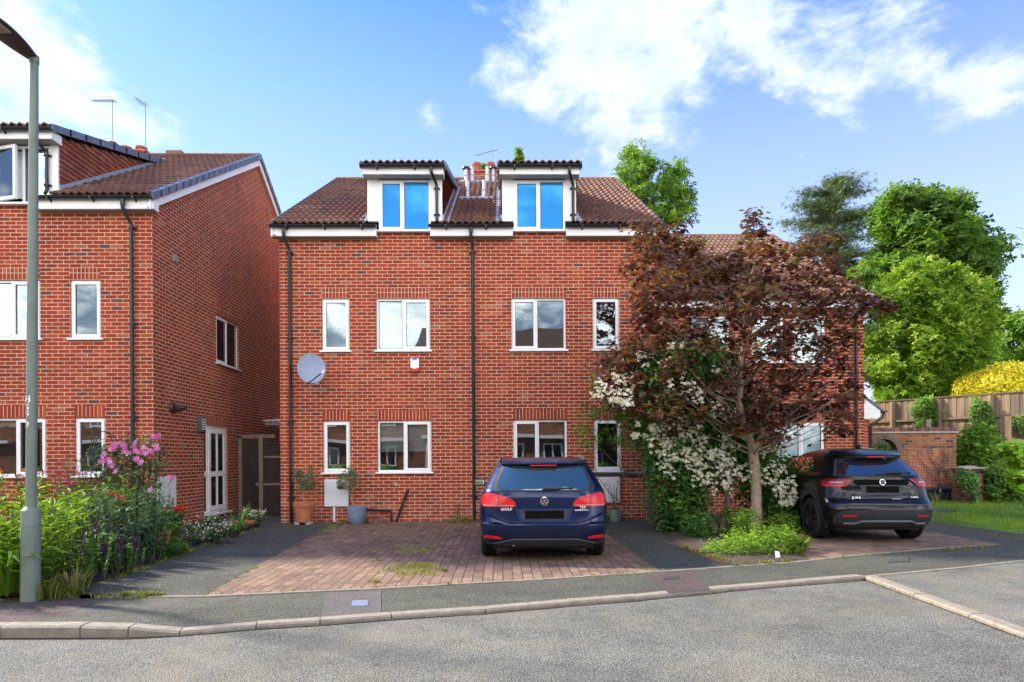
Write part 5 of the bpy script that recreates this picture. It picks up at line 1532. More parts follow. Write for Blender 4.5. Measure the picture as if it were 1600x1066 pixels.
def pip(poly, x, y):
    c = False; j = len(poly) - 1
    for i in range(len(poly)):
        xi, yi = poly[i]; xj, yj = poly[j]
        if ((yi > y) != (yj > y)) and (x < (xj - xi) * (y - yi) / (yj - yi) + xi): c = not c
        j = i
    return c
def pdist(poly, x, y):
    m = 1e9
    for i in range(len(poly)):
        (ax, ay), (bx, by) = poly[i], poly[(i + 1) % len(poly)]
        vx, vy = bx - ax, by - ay; L = vx * vx + vy * vy + 1e-9
        t = max(0, min(1, ((x - ax) * vx + (y - ay) * vy) / L)); m = min(m, math.hypot(x - ax - vx * t, y - ay - vy * t))
    return m
def clump_centres(poly, Ymid, half, n, holes=(), inset=0, mind=0):
    """points through a crown whose outline was measured as a polygon; depth swells towards its middle"""
    xs = [p[0] for p in poly]; ys = [p[1] for p in poly]; out = []; used = []
    R_ = max(pdist(poly, (min(xs) + max(xs)) / 2, (min(ys) + max(ys)) / 2), 10)
    tries = 0
    while len(out) < n and tries < n * 60:
        tries += 1
        x = random.uniform(min(xs), max(xs)); y = random.uniform(min(ys), max(ys))
        if not pip(poly, x, y): continue
        if any(math.hypot(x - h[0], y - h[1]) < h[2] for h in holes) and random.random() < .93: continue
        d = pdist(poly, x, y)
        if d < inset: continue
        if mind and any(abs(x - u) < mind and abs(y - v) < mind and (x - u) ** 2 + (y - v) ** 2 < mind * mind for u, v in used[-900:]) and random.random() < .97: continue
        used.append((x, y))
        k = math.sqrt(min(1, d / R_)) 
        Y = Ymid + random.uniform(-1, 1) * half * (0.25 + .75 * k)
        out.append(at(x, y, Y))
    return out
def crown_points(cl, per, r, flat=0.6, droop=0.0):
    C_ = np.array([tuple(c) for c in cl]); n = len(cl) * per
    base = np.repeat(C_, per, axis=0)
    rr = np.repeat(rng.uniform(.7, 1.25, len(cl)), per)[:, None] * r
    d = rng.normal(size=(n, 3)); d /= np.linalg.norm(d, axis=1, keepdims=True)
    rad = rng.random((n, 1)) ** 0.45
    rad = np.where(rng.random((n, 1)) < .14, rad * rng.uniform(1.2, 1.9, (n, 1)), rad)
    off = d * rad * rr; off[:, 2] *= flat
    pos = base + off
    nr = d * 0.6 + np.array([0, 0, .9]) + rng.normal(size=(n, 3)) * .45
    tone = np.repeat(rng.normal(0, .16, len(cl)), per) + rng.random(n) * .75 + .12 + off[:, 2] / (r + 1e-6) * .12
    return pos, nr, np.clip(tone, 0, 1)
def limb(mb, a, b, r0, r1, bend=.12, n=6, up=.15):
    a = Vector(a); b = Vector(b); L = (b - a).length
    o = Vector((random.uniform(-1, 1), random.uniform(-1, 1), 0)) * bend * L
    pts = []; rs = []
    for i in range(n + 1):
        t = i / n; p = a.lerp(b, t) + o * math.sin(math.pi * t) - Vector((0, 0, up * L * math.sin(math.pi * t) * .5)) + Vector((random.uniform(-1, 1), random.uniform(-1, 1), 0)) * .02 * L * (0 < i < n)
        pts.append(p); rs.append(r0 + (r1 - r0) * t)
    mb.tube(pts, rs, 6 if r0 < .05 else 9, caps=True); return pts
def tree(name, label, base, poly, Ymid, half, ncl, per, cr, kind, size, lmat, bark='bark_dark', trunk_r=.2, group=None, holes=(), flat=.6, branch=18, cat='tree', fork=.45, crownname='crown', inset=0, extra=None, twig=.012):
    cl = clump_centres(poly, Ymid, half, ncl, holes, inset)
    if extra: cl += extra
    o = thing(name, label, cat, tuple(base), group)
    pos, nr, tone = crown_points(cl, per, cr, flat)
    s = size * rng.uniform(.65, 1.25, len(pos))
    cx = sum((c.x for c in cl)) / len(cl); cz = sum((c.z for c in cl)) / len(cl); cy = sum((c.y for c in cl)) / len(cl); ztop = max(c.z for c in cl)
    base = Vector(base); top = Vector((cx, cy, ztop - (ztop - base.z) * .12)); ft = Vector((base.x + (cx - base.x) * fork * .6, base.y + (cy - base.y) * fork * .6, base.z + (cz - base.z) * fork * 1.4))
    m = MB(); pts = [base - Vector((0, 0, .15)), base + Vector((0, 0, .02)), base.lerp(ft, .5), ft, ft.lerp(top, .5), top]
    m.tube(pts, [trunk_r * 1.35, trunk_r * 1.1, trunk_r * .9, trunk_r * .8, trunk_r * .4, trunk_r * .08], 12)
    for c in random.sample(cl, min(branch, len(cl))):
        t = random.uniform(0, .75); s0 = ft.lerp(top, t)
        if s0.z > c.z - .05: s0 = ft
        limb(m, s0, c, trunk_r * .35 * (1 - t * .6), max(.006, twig), bend=.08)
    part('trunk', m, M[bark], o, smooth='auto')
    leaves(crownname, kind, pos, nr, s, lmat, o, rnd=tone)
    return o, cl

M['lf_lime'] = leaf_mat('lime_leaves', [(0, (0.22, 0.42, 0.03)), (1, (0.50, 0.72, 0.10))], .45)
# ------------------------------------------------------------------ trees beyond the houses
tree('tree', 'green broadleaf tree rising behind the right end of the middle roof', (7.0, 30, 0), [(962, 280), (975, 250), (990, 228), (1005, 232), (1020, 255), (1048, 262), (1062, 250), (1082, 258), (1072, 290), (1086, 320), (1080, 345), (1050, 350), (1010, 340), (985, 310), (970, 290)],
     30, 1.8, 110, 34, .50, 'cluster', .15, 'lf_mid', trunk_r=.22, group='trees behind the houses', branch=30)
tree('conifer_tree', 'tip of a dark conifer showing above the roof between the dormers', (.9, 30, 0), [(799, 252), (804, 238), (810, 231), (815, 240), (818, 256), (812, 268), (800, 268)], 30, .15, 12, 26, .15, 'cluster', .11, 'lf_mid', trunk_r=.08, group='trees behind the houses', branch=8)
tree('tree', 'leafy tree top just showing behind the chimney and flue pipes', (-.6, 30, 0), [(750, 262), (757, 256), (764, 262), (778, 268), (778, 285), (760, 290), (750, 278)], 30, .3, 14, 24, .18, 'cluster', .11, 'lf_mid', trunk_r=.08, group='trees behind the houses', branch=8)
def conifer(label, px, Y, ytop, ybot, prof, n):
    b = at(px, 600, Y); o = thing('conifer_tree', label, 'tree', (b.x, Y, 0), 'trees behind the houses')
    m = MB(); zt = at(px, ytop, Y).z; zb = at(px, ybot, Y).z
    m.tube([(b.x, Y, -.1), (b.x + .1, Y, zb), (b.x, Y, (zb + zt) / 2), (b.x + .05, Y, zt)], [.34, .27, .16, .03], 10)
    P = []; T = []
    for k in range(n):
        f = random.random() ** .8; z = zb + (zt - zb) * f; a = random.uniform(0, 6.283); L = np.interp(f, *prof) * random.uniform(.45, 1.08)
        tip = Vector((b.x + L * math.cos(a), Y + L * math.sin(a), z + L * random.uniform(-.02, .22)))
        pts = [Vector((b.x, Y, z)), Vector((b.x, Y, z)).lerp(tip, .5) - Vector((0, 0, L * .04)), tip]; m.tube(pts, [.05, .03, .01], 5)
        tn = random.gauss(0, .15)
        for q in range(int(16 + L * 42)):
            u = random.random() ** .7; c = pts[0].lerp(tip, .22 + .80 * u); w = (.12 + .34 * u)
            P.append((c.x + random.gauss(0, w), c.y + random.gauss(0, w), c.z + random.gauss(0, .07) - .05)); T.append(.45 + tn + random.gauss(0, .2))
    part('trunk', m, M['bark'], o, smooth='auto'); P = np.array(P)
    leaves('crown', 'needle', P, np.array([0, 0, 1.0]) + rng.normal(0, .5, P.shape), .20 * rng.uniform(.6, 1.3, len(P)), 'lf_conifer', o, rnd=np.clip(np.array(T), 0, 1))
conifer('tall ragged dark conifer with level branches beyond the right roof', 1306, 38, 280, 500, ([0, .15, .35, .55, .68, .8, .92, 1], [3.2, 3.7, 3.4, 2.7, 3.4, 2.4, 1.8, .5]), 190)
tree('tree', 'large dark green tree with dense lobed crown, tallest on the right', (at(1440, 600, 34).x, 34, 0),
     [(1374, 345), (1384, 315), (1410, 300), (1440, 308), (1468, 300), (1500, 318), (1515, 335), (1535, 350), (1530, 368), (1565, 385), (1562, 405), (1545, 420), (1548, 450), (1550, 480), (1530, 520), (1500, 545), (1400, 500), (1350, 480), (1330, 440), (1350, 410), (1385, 400), (1378, 370)],
     34, 3.4, 320, 75, .80, 'cluster', .26, 'lf_dark', trunk_r=.35, group='trees behind the houses', flat=.7, branch=40)
tree('tree', 'bright yellow-green leafy tree overhanging the board fence', (at(1440, 640, 26).x, 26, 1.2),
     [(1356, 520), (1365, 470), (1380, 440), (1400, 432), (1420, 412), (1450, 408), (1480, 425), (1505, 420), (1525, 450), (1545, 480), (1540, 520), (1545, 560), (1530, 600), (1500, 640), (1440, 645), (1380, 640), (1356, 600)],
     26, 2.6, 300, 62, .50, 'cluster', .16, 'lf_tree', trunk_r=.22, group='trees behind the houses', flat=.75, branch=40)
tree('tree', 'mid green spreading tree behind the clipped yellow bush', (at(1590, 640, 29).x, 29, 1.2),
     [(1530, 540), (1545, 512), (1565, 500), (1580, 490), (1610, 505), (1660, 480), (1720, 500), (1730, 600), (1660, 640), (1560, 620), (1530, 590)], 29, 2.2, 130, 62, .60, 'cluster', .20, 'lf_mid', trunk_r=.2, group='trees behind the houses', branch=20)
tree('tree', 'slender dark twiggy tree tip beyond the right hand trees', (at(1562, 640, 36).x, 36, 0), [(1552, 500), (1560, 488), (1568, 480), (1574, 495), (1570, 520), (1555, 520)], 36, .4, 12, 40, .45, 'cluster', .18, 'lf_dark', trunk_r=.12, group='trees behind the houses', branch=8)
# clipped golden bush: dense skin of small leaves over a dome
def dome(name, label, c, rx, ry, rz, n, size, mat, base_z, kind='oval', cat='bush'):
    o = thing(name, label, cat, (c[0], c[1], base_z))
    th = rng.uniform(0, 2 * math.pi, n); u = rng.uniform(-.35, 1, n); s = np.sqrt(np.clip(1 - u * u, 0, 1))
    d = np.stack([s * np.cos(th), s * np.sin(th), u], 1)
    lump = np.array([mnoise.noise(Vector(tuple(x * 2.4))) for x in d])
    rad = (1 + .13 * lump)[:, None] * rng.uniform(.84, 1.06, (n, 1))
    pos = np.array(c) + d * rad * np.array([rx, ry, rz])
    nr = d + rng.normal(size=(n, 3)) * .45
    leaves('foliage', kind, pos, nr, size * rng.uniform(.6, 1.3, n), mat, o, rnd=np.clip(.5 + lump * .5 + rng.normal(0, .22, n), 0, 1))
    m = MB()
    for k in range(9):
        a = k * .7; m.tube([(c[0] + .1 * math.cos(a), c[1] + .1 * math.sin(a), base_z - .1), (c[0] + rx * .8 * math.cos(a), c[1] + ry * .8 * math.sin(a), c[2] + rz * .4)], [.05, .015], 6)
    part('stems', m, M['bark_dark'], o)
    return o
cB = at(1585, 612, 22.6); dome('golden_bush', 'clipped golden yellow domed bush rising over the board fence', (cB.x + .1, 22.9, cB.z - .2), 1.9, 1.6, 1.2, 14000, .085, 'lf_yellow', 1.8)

# ------------------------------------------------------------------ copper maple
bp = G(1182, 838)
mp = [(985, 362), (1000, 347), (1040, 352), (1068, 342), (1090, 372), (1120, 398), (1150, 385), (1164, 350), (1178, 328), (1190, 352), (1212, 385), (1240, 367), (1290, 365), (1318, 385), (1325, 425), (1350, 448), (1390, 462), (1390, 490), (1345, 512),
      (1335, 560), (1350, 600), (1338, 650), (1325, 690), (1285, 690), (1250, 670), (1225, 700), (1180, 700), (1140, 680), (1100, 655), (1060, 668), (1010, 655), (960, 640), (925, 608), (917, 570), (958, 535), (985, 505), (972, 450), (975, 400)]
cl = clump_centres(mp, 11.25, 1.75, 420, mind=13, inset=9, holes=[(1135, 520, 20), (1195, 500, 12), (1200, 530, 12), (1255, 560, 14), (1300, 600, 16), (1210, 600, 13), (1280, 660, 20), (1095, 560, 22), (1050, 600, 16), (1240, 620, 14), (1310, 540, 12), (1120, 620, 14), (1180, 655, 10), (965, 520, 10)])
cl += [at(1178, 334, 11.1), at(1175, 346, 11.1), at(1181, 358, 11.15), at(1172, 368, 11.2), at(990, 362, 11.0), at(1002, 352, 11.0), at(1066, 352, 11.2), at(1300, 372, 11.3), at(1372, 468, 11.6), at(1388, 478, 11.7)]
o = thing('copper_maple', 'dark copper-leaved maple tree between the two parked cars', 'tree', tuple(bp))
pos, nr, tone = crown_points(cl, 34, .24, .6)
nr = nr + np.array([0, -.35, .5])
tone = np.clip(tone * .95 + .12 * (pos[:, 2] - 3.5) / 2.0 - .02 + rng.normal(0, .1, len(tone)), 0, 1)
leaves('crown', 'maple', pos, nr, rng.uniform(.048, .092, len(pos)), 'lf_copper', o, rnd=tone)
m = MB()
trk = [bp - Vector((0, 0, .15)), bp + Vector((0, 0, .03)), at(1182, 790, 11.2), at(1181, 745, 11.22), at(1177, 708, 11.2)]
m.tube(trk, [.135, .105, .092, .088, .085], 14)
fk = trk[-1]
l1_ = limb(m, fk, at(1155, 630, 11.1), .07, .05, .04, up=-.1); l2_ = limb(m, fk + Vector((.02, 0, -.05)), at(1215, 620, 11.35), .055, .035, .05, up=-.1)
l3_ = limb(m, at(1155, 630, 11.1), at(1168, 480, 11.1), .05, .028, .04, up=0); l4_ = limb(m, at(1168, 480, 11.1), at(1176, 345, 11.1), .028, .008, .04, up=0)
starts = [p for l in (l1_, l2_, l3_, l4_) for p in l]
for c in random.sample(cl, 170):
    s_ = min(starts, key=lambda p: (p - c).length + 3.0 * max(0, .5 * math.hypot(p.x - c.x, p.y - c.y) - (c.z - p.z)))
    if (s_ - c).length < 2.1: limb(m, s_, c, .015, .004, .06, up=.06)
m.lathe([(0, -.012), (.02, -.01), (.024, 0), (.018, .004)], c=(bp.x - .01, bp.y - .095, .98), n=10, axis='Y')
part('trunk', m, M['bark_pale'], o, smooth='auto')

# ------------------------------------------------------------------ white flowering shrub
bs = G(1122, 832)
sp = [(930, 590), (955, 562), (995, 545), (1055, 525), (1110, 522), (1150, 560), (1175, 640), (1200, 700), (1238, 735), (1248, 775), (1235, 800), (1180, 815), (1150, 770), (1120, 760), (1080, 770), (1050, 740), (1020, 735), (1000, 700), (985, 670), (960, 640)]
o = thing('mock_orange_shrub', 'tall white-blossomed shrub tangled with the copper tree', 'shrub', tuple(bs))
cl2 = clump_centres(sp, 12.1, .95, 380, holes=[(1110, 760, 18)]) + clump_centres([(1040, 560), (1070, 525), (1110, 530), (1120, 565), (1080, 590)], 10.4, .2, 16) + clump_centres([(1010, 620), (1060, 610), (1150, 640), (1170, 700), (1160, 750), (1120, 740), (1060, 745), (1015, 720)], 11.55, .2, 70)
cl2 += clump_centres([(1025, 740), (1090, 750), (1110, 790), (1090, 835), (1050, 835), (1030, 800)], 11.7, .3, 40) + clump_centres([(1185, 700), (1235, 735), (1250, 780), (1240, 830), (1195, 835), (1190, 770)], 11.5, .3, 50)
pos, nr, tone = crown_points(cl2, 80, .24, .9)
leaves('foliage', 'oval', pos, nr, rng.uniform(.055, .10, len(pos)), 'lf_mock', o, rnd=tone)
fl = clump_centres([(935, 590), (1000, 548), (1100, 525), (1140, 560), (1180, 690), (1240, 745), (1245, 780), (1190, 760), (1140, 740), (1120, 720), (1060, 740), (1015, 705), (990, 680), (1000, 640), (960, 600)], 11.25, .3, 120) + \
     clump_centres([(1015, 620), (1060, 625), (1090, 660), (1140, 690), (1150, 730), (1120, 745), (1080, 720), (1050, 740), (1015, 700)], 11.25, .2, 60) + clump_centres([(1020, 690), (1060, 700), (1110, 700), (1155, 720), (1160, 790), (1130, 780), (1090, 750), (1030, 745)], 11.2, .15, 45) + clump_centres([(1195, 700), (1240, 740), (1248, 790), (1215, 790), (1195, 750)], 11.0, .15, 26) + clump_centres([(1040, 548), (1070, 530), (1110, 535), (1115, 560), (1070, 570), (1045, 565)], 10.9, .2, 12) + clump_centres([(922, 605), (945, 580), (985, 585), (1010, 610), (985, 640), (950, 625)], 10.3, .2, 26) + clump_centres([(1030, 565), (1060, 530), (1105, 530), (1125, 560), (1110, 600), (1150, 620), (1130, 650), (1060, 620)], 10.2, .2, 22)
pos, nr, tone = crown_points(fl, 6, .09, 1.0); nr = nr * .6 + np.array([0, -1.0, .3])
leaves('blossoms', 'petals4', pos, nr, rng.uniform(.026, .042, len(pos)), 'pt_white', o, rnd=tone)
m = MB()
for (pts, r0) in (([(1122, 835), (1100, 800), (1080, 772), (1062, 740), (1040, 700), (1030, 640)], .05), ([(1124, 835), (1105, 795), (1090, 765), (1085, 740)], .035), ([(1126, 835), (1135, 800), (1138, 780), (1130, 760)], .05),
                  ([(1090, 780), (1105, 750), (1112, 720), (1110, 660), (1108, 600)], .022), ([(1132, 790), (1145, 740), (1140, 680), (1120, 600), (1090, 545)], .03), ([(1118, 832), (1112, 815), (1095, 790)], .03)):
    m.tube([at(x, y, 12.0 - .1 * i) if y < 830 else bs + Vector(((x - 1122) / 80, 0, -.05)) for i, (x, y) in enumerate(pts)], [r0 * (1 - .7 * i / len(pts)) for i in range(len(pts))], 8)
for c in random.sample(cl2, 50): limb(m, at(random.uniform(1095, 1150), random.uniform(640, 760), 12.0), c, .014, .005, .1)
part('stems', m, M['bark_pale'], o, smooth='auto')

def bush(name, label, poly, Y, half, ncl, per, r, kind, size, mat, base=None, cat='shrub', group=None, flat=.9, smat='bark_dark', up=(0, 0, .3), holes=(), stems=14):
    cl = clump_centres(poly, Y, half, int(ncl * 1.8), holes)
    bx = sum(c.x for c in cl) / len(cl); zb = min(c.z for c in cl)
    base = base or (bx, Y, max(0.0, min(zb - .1, .0)))
    o = thing(name, label, cat, tuple(base), group)
    pos, nr, tone = crown_points(cl, per, r, flat); nr = nr + np.array(up)
    leaves('foliage', kind, pos, nr, size * 1.45 * rng.uniform(.65, 1.3, len(pos)), mat, o, rnd=tone)
    m = MB()
    for c in random.sample(cl, min(stems, len(cl))): limb(m, Vector(base) - Vector((0, 0, .03)), c, .014, .004, .12)
    part('stems', m, M[smat], o)
    return o, cl
bush('arching_shrub', 'loose light green shrub arching over the right downstairs window', [(890, 655), (915, 620), (960, 602), (1010, 605), (1030, 640), (1020, 690), (985, 700), (950, 680), (930, 700), (925, 725), (915, 700), (905, 670)], 12.9, .45, 34, 60, .17, 'oval', .035, 'lf_light', base=(3.05, 13.0, 0), holes=[(945, 700, 14), (960, 665, 12)], stems=9, smat='bark')
bush('low_shrub', 'low dense green shrub with yellow flowers at the wall corner', [(1012, 745), (1040, 735), (1075, 760), (1085, 800), (1075, 845), (1045, 850), (1020, 830), (1014, 790)], 12.0, .5, 40, 70, .16, 'oval', .038, 'lf_mock')
bush('holly_bush', 'glossy dark green bush at the foot of the copper tree', [(1130, 800), (1155, 790), (1172, 810), (1175, 835), (1150, 845), (1130, 835)], 11.3, .25, 16, 60, .12, 'oval', .035, 'lf_dark')
bush('leafy_weeds', 'mid green weeds crowding round the foot of the maple trunk', [(1135, 845), (1140, 815), (1172, 800), (1200, 815), (1240, 805), (1250, 850), (1210, 862), (1150, 862)], 10.4, .45, 50, 60, .14, 'oval', .030, 'lf_mid', cat='weeds', up=(0, 0, .8))
bush('red_leaved_seedling', 'small dark red seedling leaves beside the maple trunk', [(1180, 812), (1205, 808), (1228, 818), (1220, 832), (1195, 830)], 10.7, .15, 7, 12, .09, 'maple', .045, 'lf_copper', stems=7)
bush('leafy_weeds', 'pale green weedy clump along the front of the planted bed', [(1095, 856), (1150, 838), (1190, 828), (1240, 832), (1245, 865), (1225, 879), (1175, 884), (1150, 874), (1110, 868)], 9.2, .7, 62, 60, .13, 'oval', .032, 'lf_light', cat='weeds', up=(0, 0, .8))
bush('leafy_weeds', 'dark green low plants with reddish tips in front of the shrub stems', [(1060, 835), (1085, 800), (1120, 815), (1130, 850), (1110, 866), (1080, 855)], 10.9, .5, 26, 55, .13, 'oval', .034, 'lf_mock', cat='weeds', up=(0, 0, .8))
# right hand planting on and behind the low wall
bush('laurel_bush', 'dense green shrub between the garden wall and the fence post', [(1497, 690), (1510, 670), (1540, 672), (1560, 690), (1575, 705), (1560, 728), (1520, 730), (1498, 728)], 18.3, .6, 60, 55, .26, 'oval', .075, 'lf_mid', base=(13.4, 18.3, .6))
bush('ivy', 'ivy climbing over the fence behind the garden arch', [(1428, 650), (1432, 628), (1450, 622), (1462, 638), (1484, 640), (1480, 666), (1445, 670), (1428, 668)], 22.0, .12, 44, 55, .20, 'oval', .07, 'lf_dark', base=(14.2, 22.1, 1.4), cat='ivy', up=(-.8, -.8, .2), flat=1)
bush('ivy', 'ivy column hanging over the fence in front of the golden bush', [(1517, 618), (1530, 622), (1548, 640), (1552, 665), (1560, 690), (1545, 695), (1530, 668), (1522, 645)], 20.5, .15, 40, 55, .18, 'oval', .065, 'lf_dark', base=(15.3, 20.6, 1.5), cat='ivy', up=(-.8, -.8, .2), flat=1)
bush('ivy', 'ivy patch on the fence at the right edge of the view', [(1592, 655), (1605, 650), (1612, 680), (1596, 684)], 19.9, .1, 12, 50, .16, 'oval', .06, 'lf_dark', base=(16.1, 19.9, 1.5), cat='ivy', up=(-.8, -.8, .2), flat=1)
bush('ivy_hedge', 'dark ivy hanging over the low wall right of the brick pillar', [(1545, 735), (1570, 722), (1605, 720), (1640, 722), (1640, 790), (1600, 788), (1560, 790), (1548, 760)], 15.9, .35, 80, 60, .20, 'oval', .055, 'lf_dark', base=(12.7, 16.0, .15), cat='hedge', up=(0, -.8, .2), flat=1)
bush('ivy', 'ivy trailing down the front of the brick pillar', [(1495, 738), (1512, 736), (1528, 750), (1530, 785), (1520, 790), (1512, 762), (1498, 750)], 15.75, .06, 22, 40, .11, 'oval', .05, 'lf_mock', base=(11.7, 15.8, .15), cat='ivy', up=(0, -1, .1), flat=1)
bush('hazel_branch', 'bright lime leafy branches reaching in at the right edge', [(1558, 700), (1580, 690), (1610, 692), (1640, 700), (1640, 765), (1610, 770), (1590, 760), (1588, 740), (1580, 720)], 12.6, .4, 34, 22, .16, 'lobes', .065, 'lf_lime', base=(10.9, 12.9, .1), flat=.5, smat='stem')
bush('low_shrub', 'green shrubs seen through the iron gate arch', [(1362, 700), (1380, 696), (1400, 700), (1402, 722), (1362, 722)], 19.4, .4, 20, 50, .18, 'oval', .06, 'lf_light', base=(11.6, 19.4, 0))

# ------------------------------------------------------------------ grass
def tufts(name, spots, mat, kind='blade', label=None, zf=None, rn=(0, 1)):
    """spots: (x, y, radius, count, height)"""
    P = []; S = []; Nn = []
    for (x, y, r, n, h) in spots:
        a = rng.uniform(0, 6.283, n); q = np.sqrt(rng.random(n)) * r
        X, Yy = x + q * np.cos(a), y + q * np.sin(a)
        Z = np.array([zf(u, v) for u, v in zip(X, Yy)]) if zf else np.full(n, .004)
        P.append(np.stack([X, Yy, Z], 1)); S.append(h * rng.uniform(.5, 1.2, n)); Nn.append(np.stack([rng.normal(0, .22, n), rng.normal(0, .22, n), np.ones(n)], 1))
    P = np.concatenate(P); S = np.concatenate(S); Nn = np.concatenate(Nn)
    me = leaf_mesh(name, kind, P, Nn, S, M[mat], rnd=rng.uniform(rn[0], rn[1], len(P)))
    o = link(name, me); o['kind'] = 'stuff'
    if label: o['label'] = label
    return o
def lz(x, y): return lawn_z(x, y) - .005
n = 42000
X = LX0 + .1 + rng.random(n) ** 1.2 * 6.5; Yv = rng.uniform(9.95, 17.2, n); keep = X > np.array([lawn_x(v) for v in Yv]) - .03; X, Yv = X[keep], Yv[keep]
dn = np.array([mnoise.noise(Vector((a * 1.3, b * 1.3, 5))) for a, b in zip(X, Yv)])
P = np.stack([X, Yv, np.array([lz(a, b) for a, b in zip(X, Yv)])], 1)
me = leaf_mesh('grass', 'blade', P, np.stack([rng.normal(0, .3, len(X)), rng.normal(0, .3, len(X)), np.ones(len(X))], 1), (.065 + .05 * np.clip(dn, 0, 1)) * rng.uniform(.5, 1.3, len(X)), M['grass'], rnd=np.clip(.45 + dn * .5 + rng.normal(0, .2, len(X)), 0, 1))
go_ = link('grass', me); go_['kind'] = 'stuff'; go_['label'] = 'rough sunlit lawn grass'
sp_ = []
for k in range(60): y = 16.2 + random.random(); sp_.append((random.uniform(9, 15), y, .2, 14, .28))
tufts('long_grass', sp_, 'weeds', zf=lz)
def gp(px, py): p = G(px, py); return p.x, p.y
sw = []
def patch(px, py, r, n, h): x, y = gp(px, py); sw.append((x, y, r, n, h))
def line(pts, n, r, c, h):
    for i in range(len(pts) - 1):
        for k in range(n):
            t = (k + random.random()) / n; patch(pts[i][0] + (pts[i + 1][0] - pts[i][0]) * t, pts[i][1] + (pts[i + 1][1] - pts[i][1]) * t, r * random.uniform(.3, 1.3), int(c * random.uniform(.3, 1.2)), h * random.uniform(.6, 1.2))
patch(585, 911, .07, 60, .045); patch(700, 914, .05, 30, .04); patch(695, 893, .04, 30, .05); patch(590, 877, .05, 25, .04); patch(930, 903, .12, 50, .03); patch(975, 898, .14, 50, .03); patch(1005, 890, .1, 30, .03)
patch(660, 850, .25, 90, .035); patch(690, 842, .2, 60, .03); patch(650, 858, .12, 30, .03)
patch(720, 815, .35, 150, .07); patch(735, 812, .2, 60, .12); patch(700, 816, .3, 60, .05)
line([(150, 934), (250, 932)], 10, .13, 60, .06); line([(250, 932), (560, 921)], 12, .04, 10, .03); line([(560, 921), (1025, 894)], 26, .05, 12, .03)
line([(330, 925), (400, 888), (470, 850), (520, 822)], 9, .06, 22, .035); line([(505, 832), (545, 815)], 6, .12, 60, .07)
line([(946, 830), (1025, 894)], 12, .06, 16, .035); line([(60, 935), (120, 930)], 8, .12, 70, .10)
line([(1060, 855), (1112, 870), (1150, 884), (1240, 878)], 10, .08, 26, .05); line([(1240, 878), (1553, 852)], 22, .05, 16, .03); line([(1460, 862), (1550, 853)], 9, .1, 50, .035)
line([(1450, 818), (1600, 845)], 22, .05, 18, .04); line([(0, 997), (280, 994), (500, 978), (900, 948), (1352, 907)], 12, .03, 8, .02); line([(1360, 903), (1500, 890), (1600, 878)], 9, .04, 12, .025)
line([(455, 816), (740, 815)], 10, .06, 10, .05); line([(745, 815), (940, 815)], 10, .1, 24, .07); line([(190, 902), (260, 876), (300, 860), (350, 843), (400, 827)], 7, .10, 40, .05)
line([(1240, 845), (1250, 870)], 5, .12, 60, .22)
line([(1353, 906), (1427, 934), (1600, 998)], 8, .03, 8, .025)
sw = [(a, b, c, int(d * 1.1), e * 1.1) for a, b, c, d, e in sw]
tufts('weeds', sw, 'weeds', kind='tuft', rn=(0, .75))
dry = [(gp(650, 893)[0] + random.gauss(0, .16), gp(650, 890)[1] + random.gauss(0, .26), .10, 30, .045) for k in range(60)]
dry += [(gp(640, 870)[0] + random.gauss(0, .2), gp(650, 862)[1] + random.gauss(0, .2), .06, 30, .04) for k in range(24)]
tufts('dry_grass', dry, 'weeds', kind='tuft', rn=(.35, 1.0))

# ------------------------------------------------------------------ fence, garden wall, pillar
fa_, fb_ = at(1330, 628, 24.2), at(1640, 616, 19.4)
fa_.z = fb_.z = 0; fb_ = fb_ + (fb_ - fa_) * .5; ftop = 3.38; fbot = 1.35
o = thing('board_fence', 'weathered close-board fence on the bank behind the garden wall', 'fence', ((fa_.x + fb_.x) / 2, (fa_.y + fb_.y) / 2, fbot))
d = (fb_ - fa_); L = d.length; d.normalize(); nrm = Vector((d.y, -d.x, 0))
if nrm.x > 0: nrm = -nrm
npan = 6
for pnl in range(npan):
    m = MB(); s0 = L * pnl / npan; s1 = L * (pnl + 1) / npan; k = 0; x = s0
    while x < s1 - .02:
        w_ = min(.125, s1 - x); a = fa_ + d * (x + .004); b = fa_ + d * (x + w_ + .006); t = random.uniform(-.008, .008)
        ins = nrm * (.012 * (k % 2))
        q = [a + ins, b + ins, b + ins - nrm * .018, a + ins - nrm * .018]
        m.prism([(p.x, p.y) for p in q], fbot, ftop - .03 + t, rnd=random.random()); x += .12; k += 1
    part('board_panel', m, M['fence_new' if pnl == 0 else 'fence'], o)
m = MB(); a = fa_ + nrm * .01; b = fb_ + nrm * .01; m.bar((a.x, a.y, ftop), (b.x, b.y, ftop), .07, .035); part('capping_rail', m, M['fence'], o)
for z in (ftop - .75, ftop - 1.45):
    m = MB(); a = fa_ + nrm * .055; b = fb_ + nrm * .055; m.bar((a.x, a.y, z), (b.x, b.y, z), .06, .075); part('rail', m, M['fence'], o)
for k in range(npan + 1):
    p = fa_ + d * (L * k / npan) + nrm * .07; m = MB(); m.box(p.x - .06, p.x + .06, p.y - .06, p.y + .06, .8, ftop + (.03 if k < 1 else -.05)); part('post', m, M['fence'], o)
p = at(1572, 700, 18.9); m = MB(); m.box(-.10, .10, -.09, .09, -.6, at(1569, 651, 18.9).z - p.z); o = part('timber_post', m, M['fence_new'], None, bevel=.01); o.location = p; tag(o, 'stout pale timber post standing in front of the fence', 'post')
p = at(1449, 665, 20.5); m = MB(); m.box(-.08, .08, -.08, .08, -1.2, at(1449, 656, 20.5).z - p.z); o = part('timber_post', m, M['wood_grey'], None, bevel=.015); o.location = p; tag(o, 'weathered round-topped post rising above the garden wall', 'post')

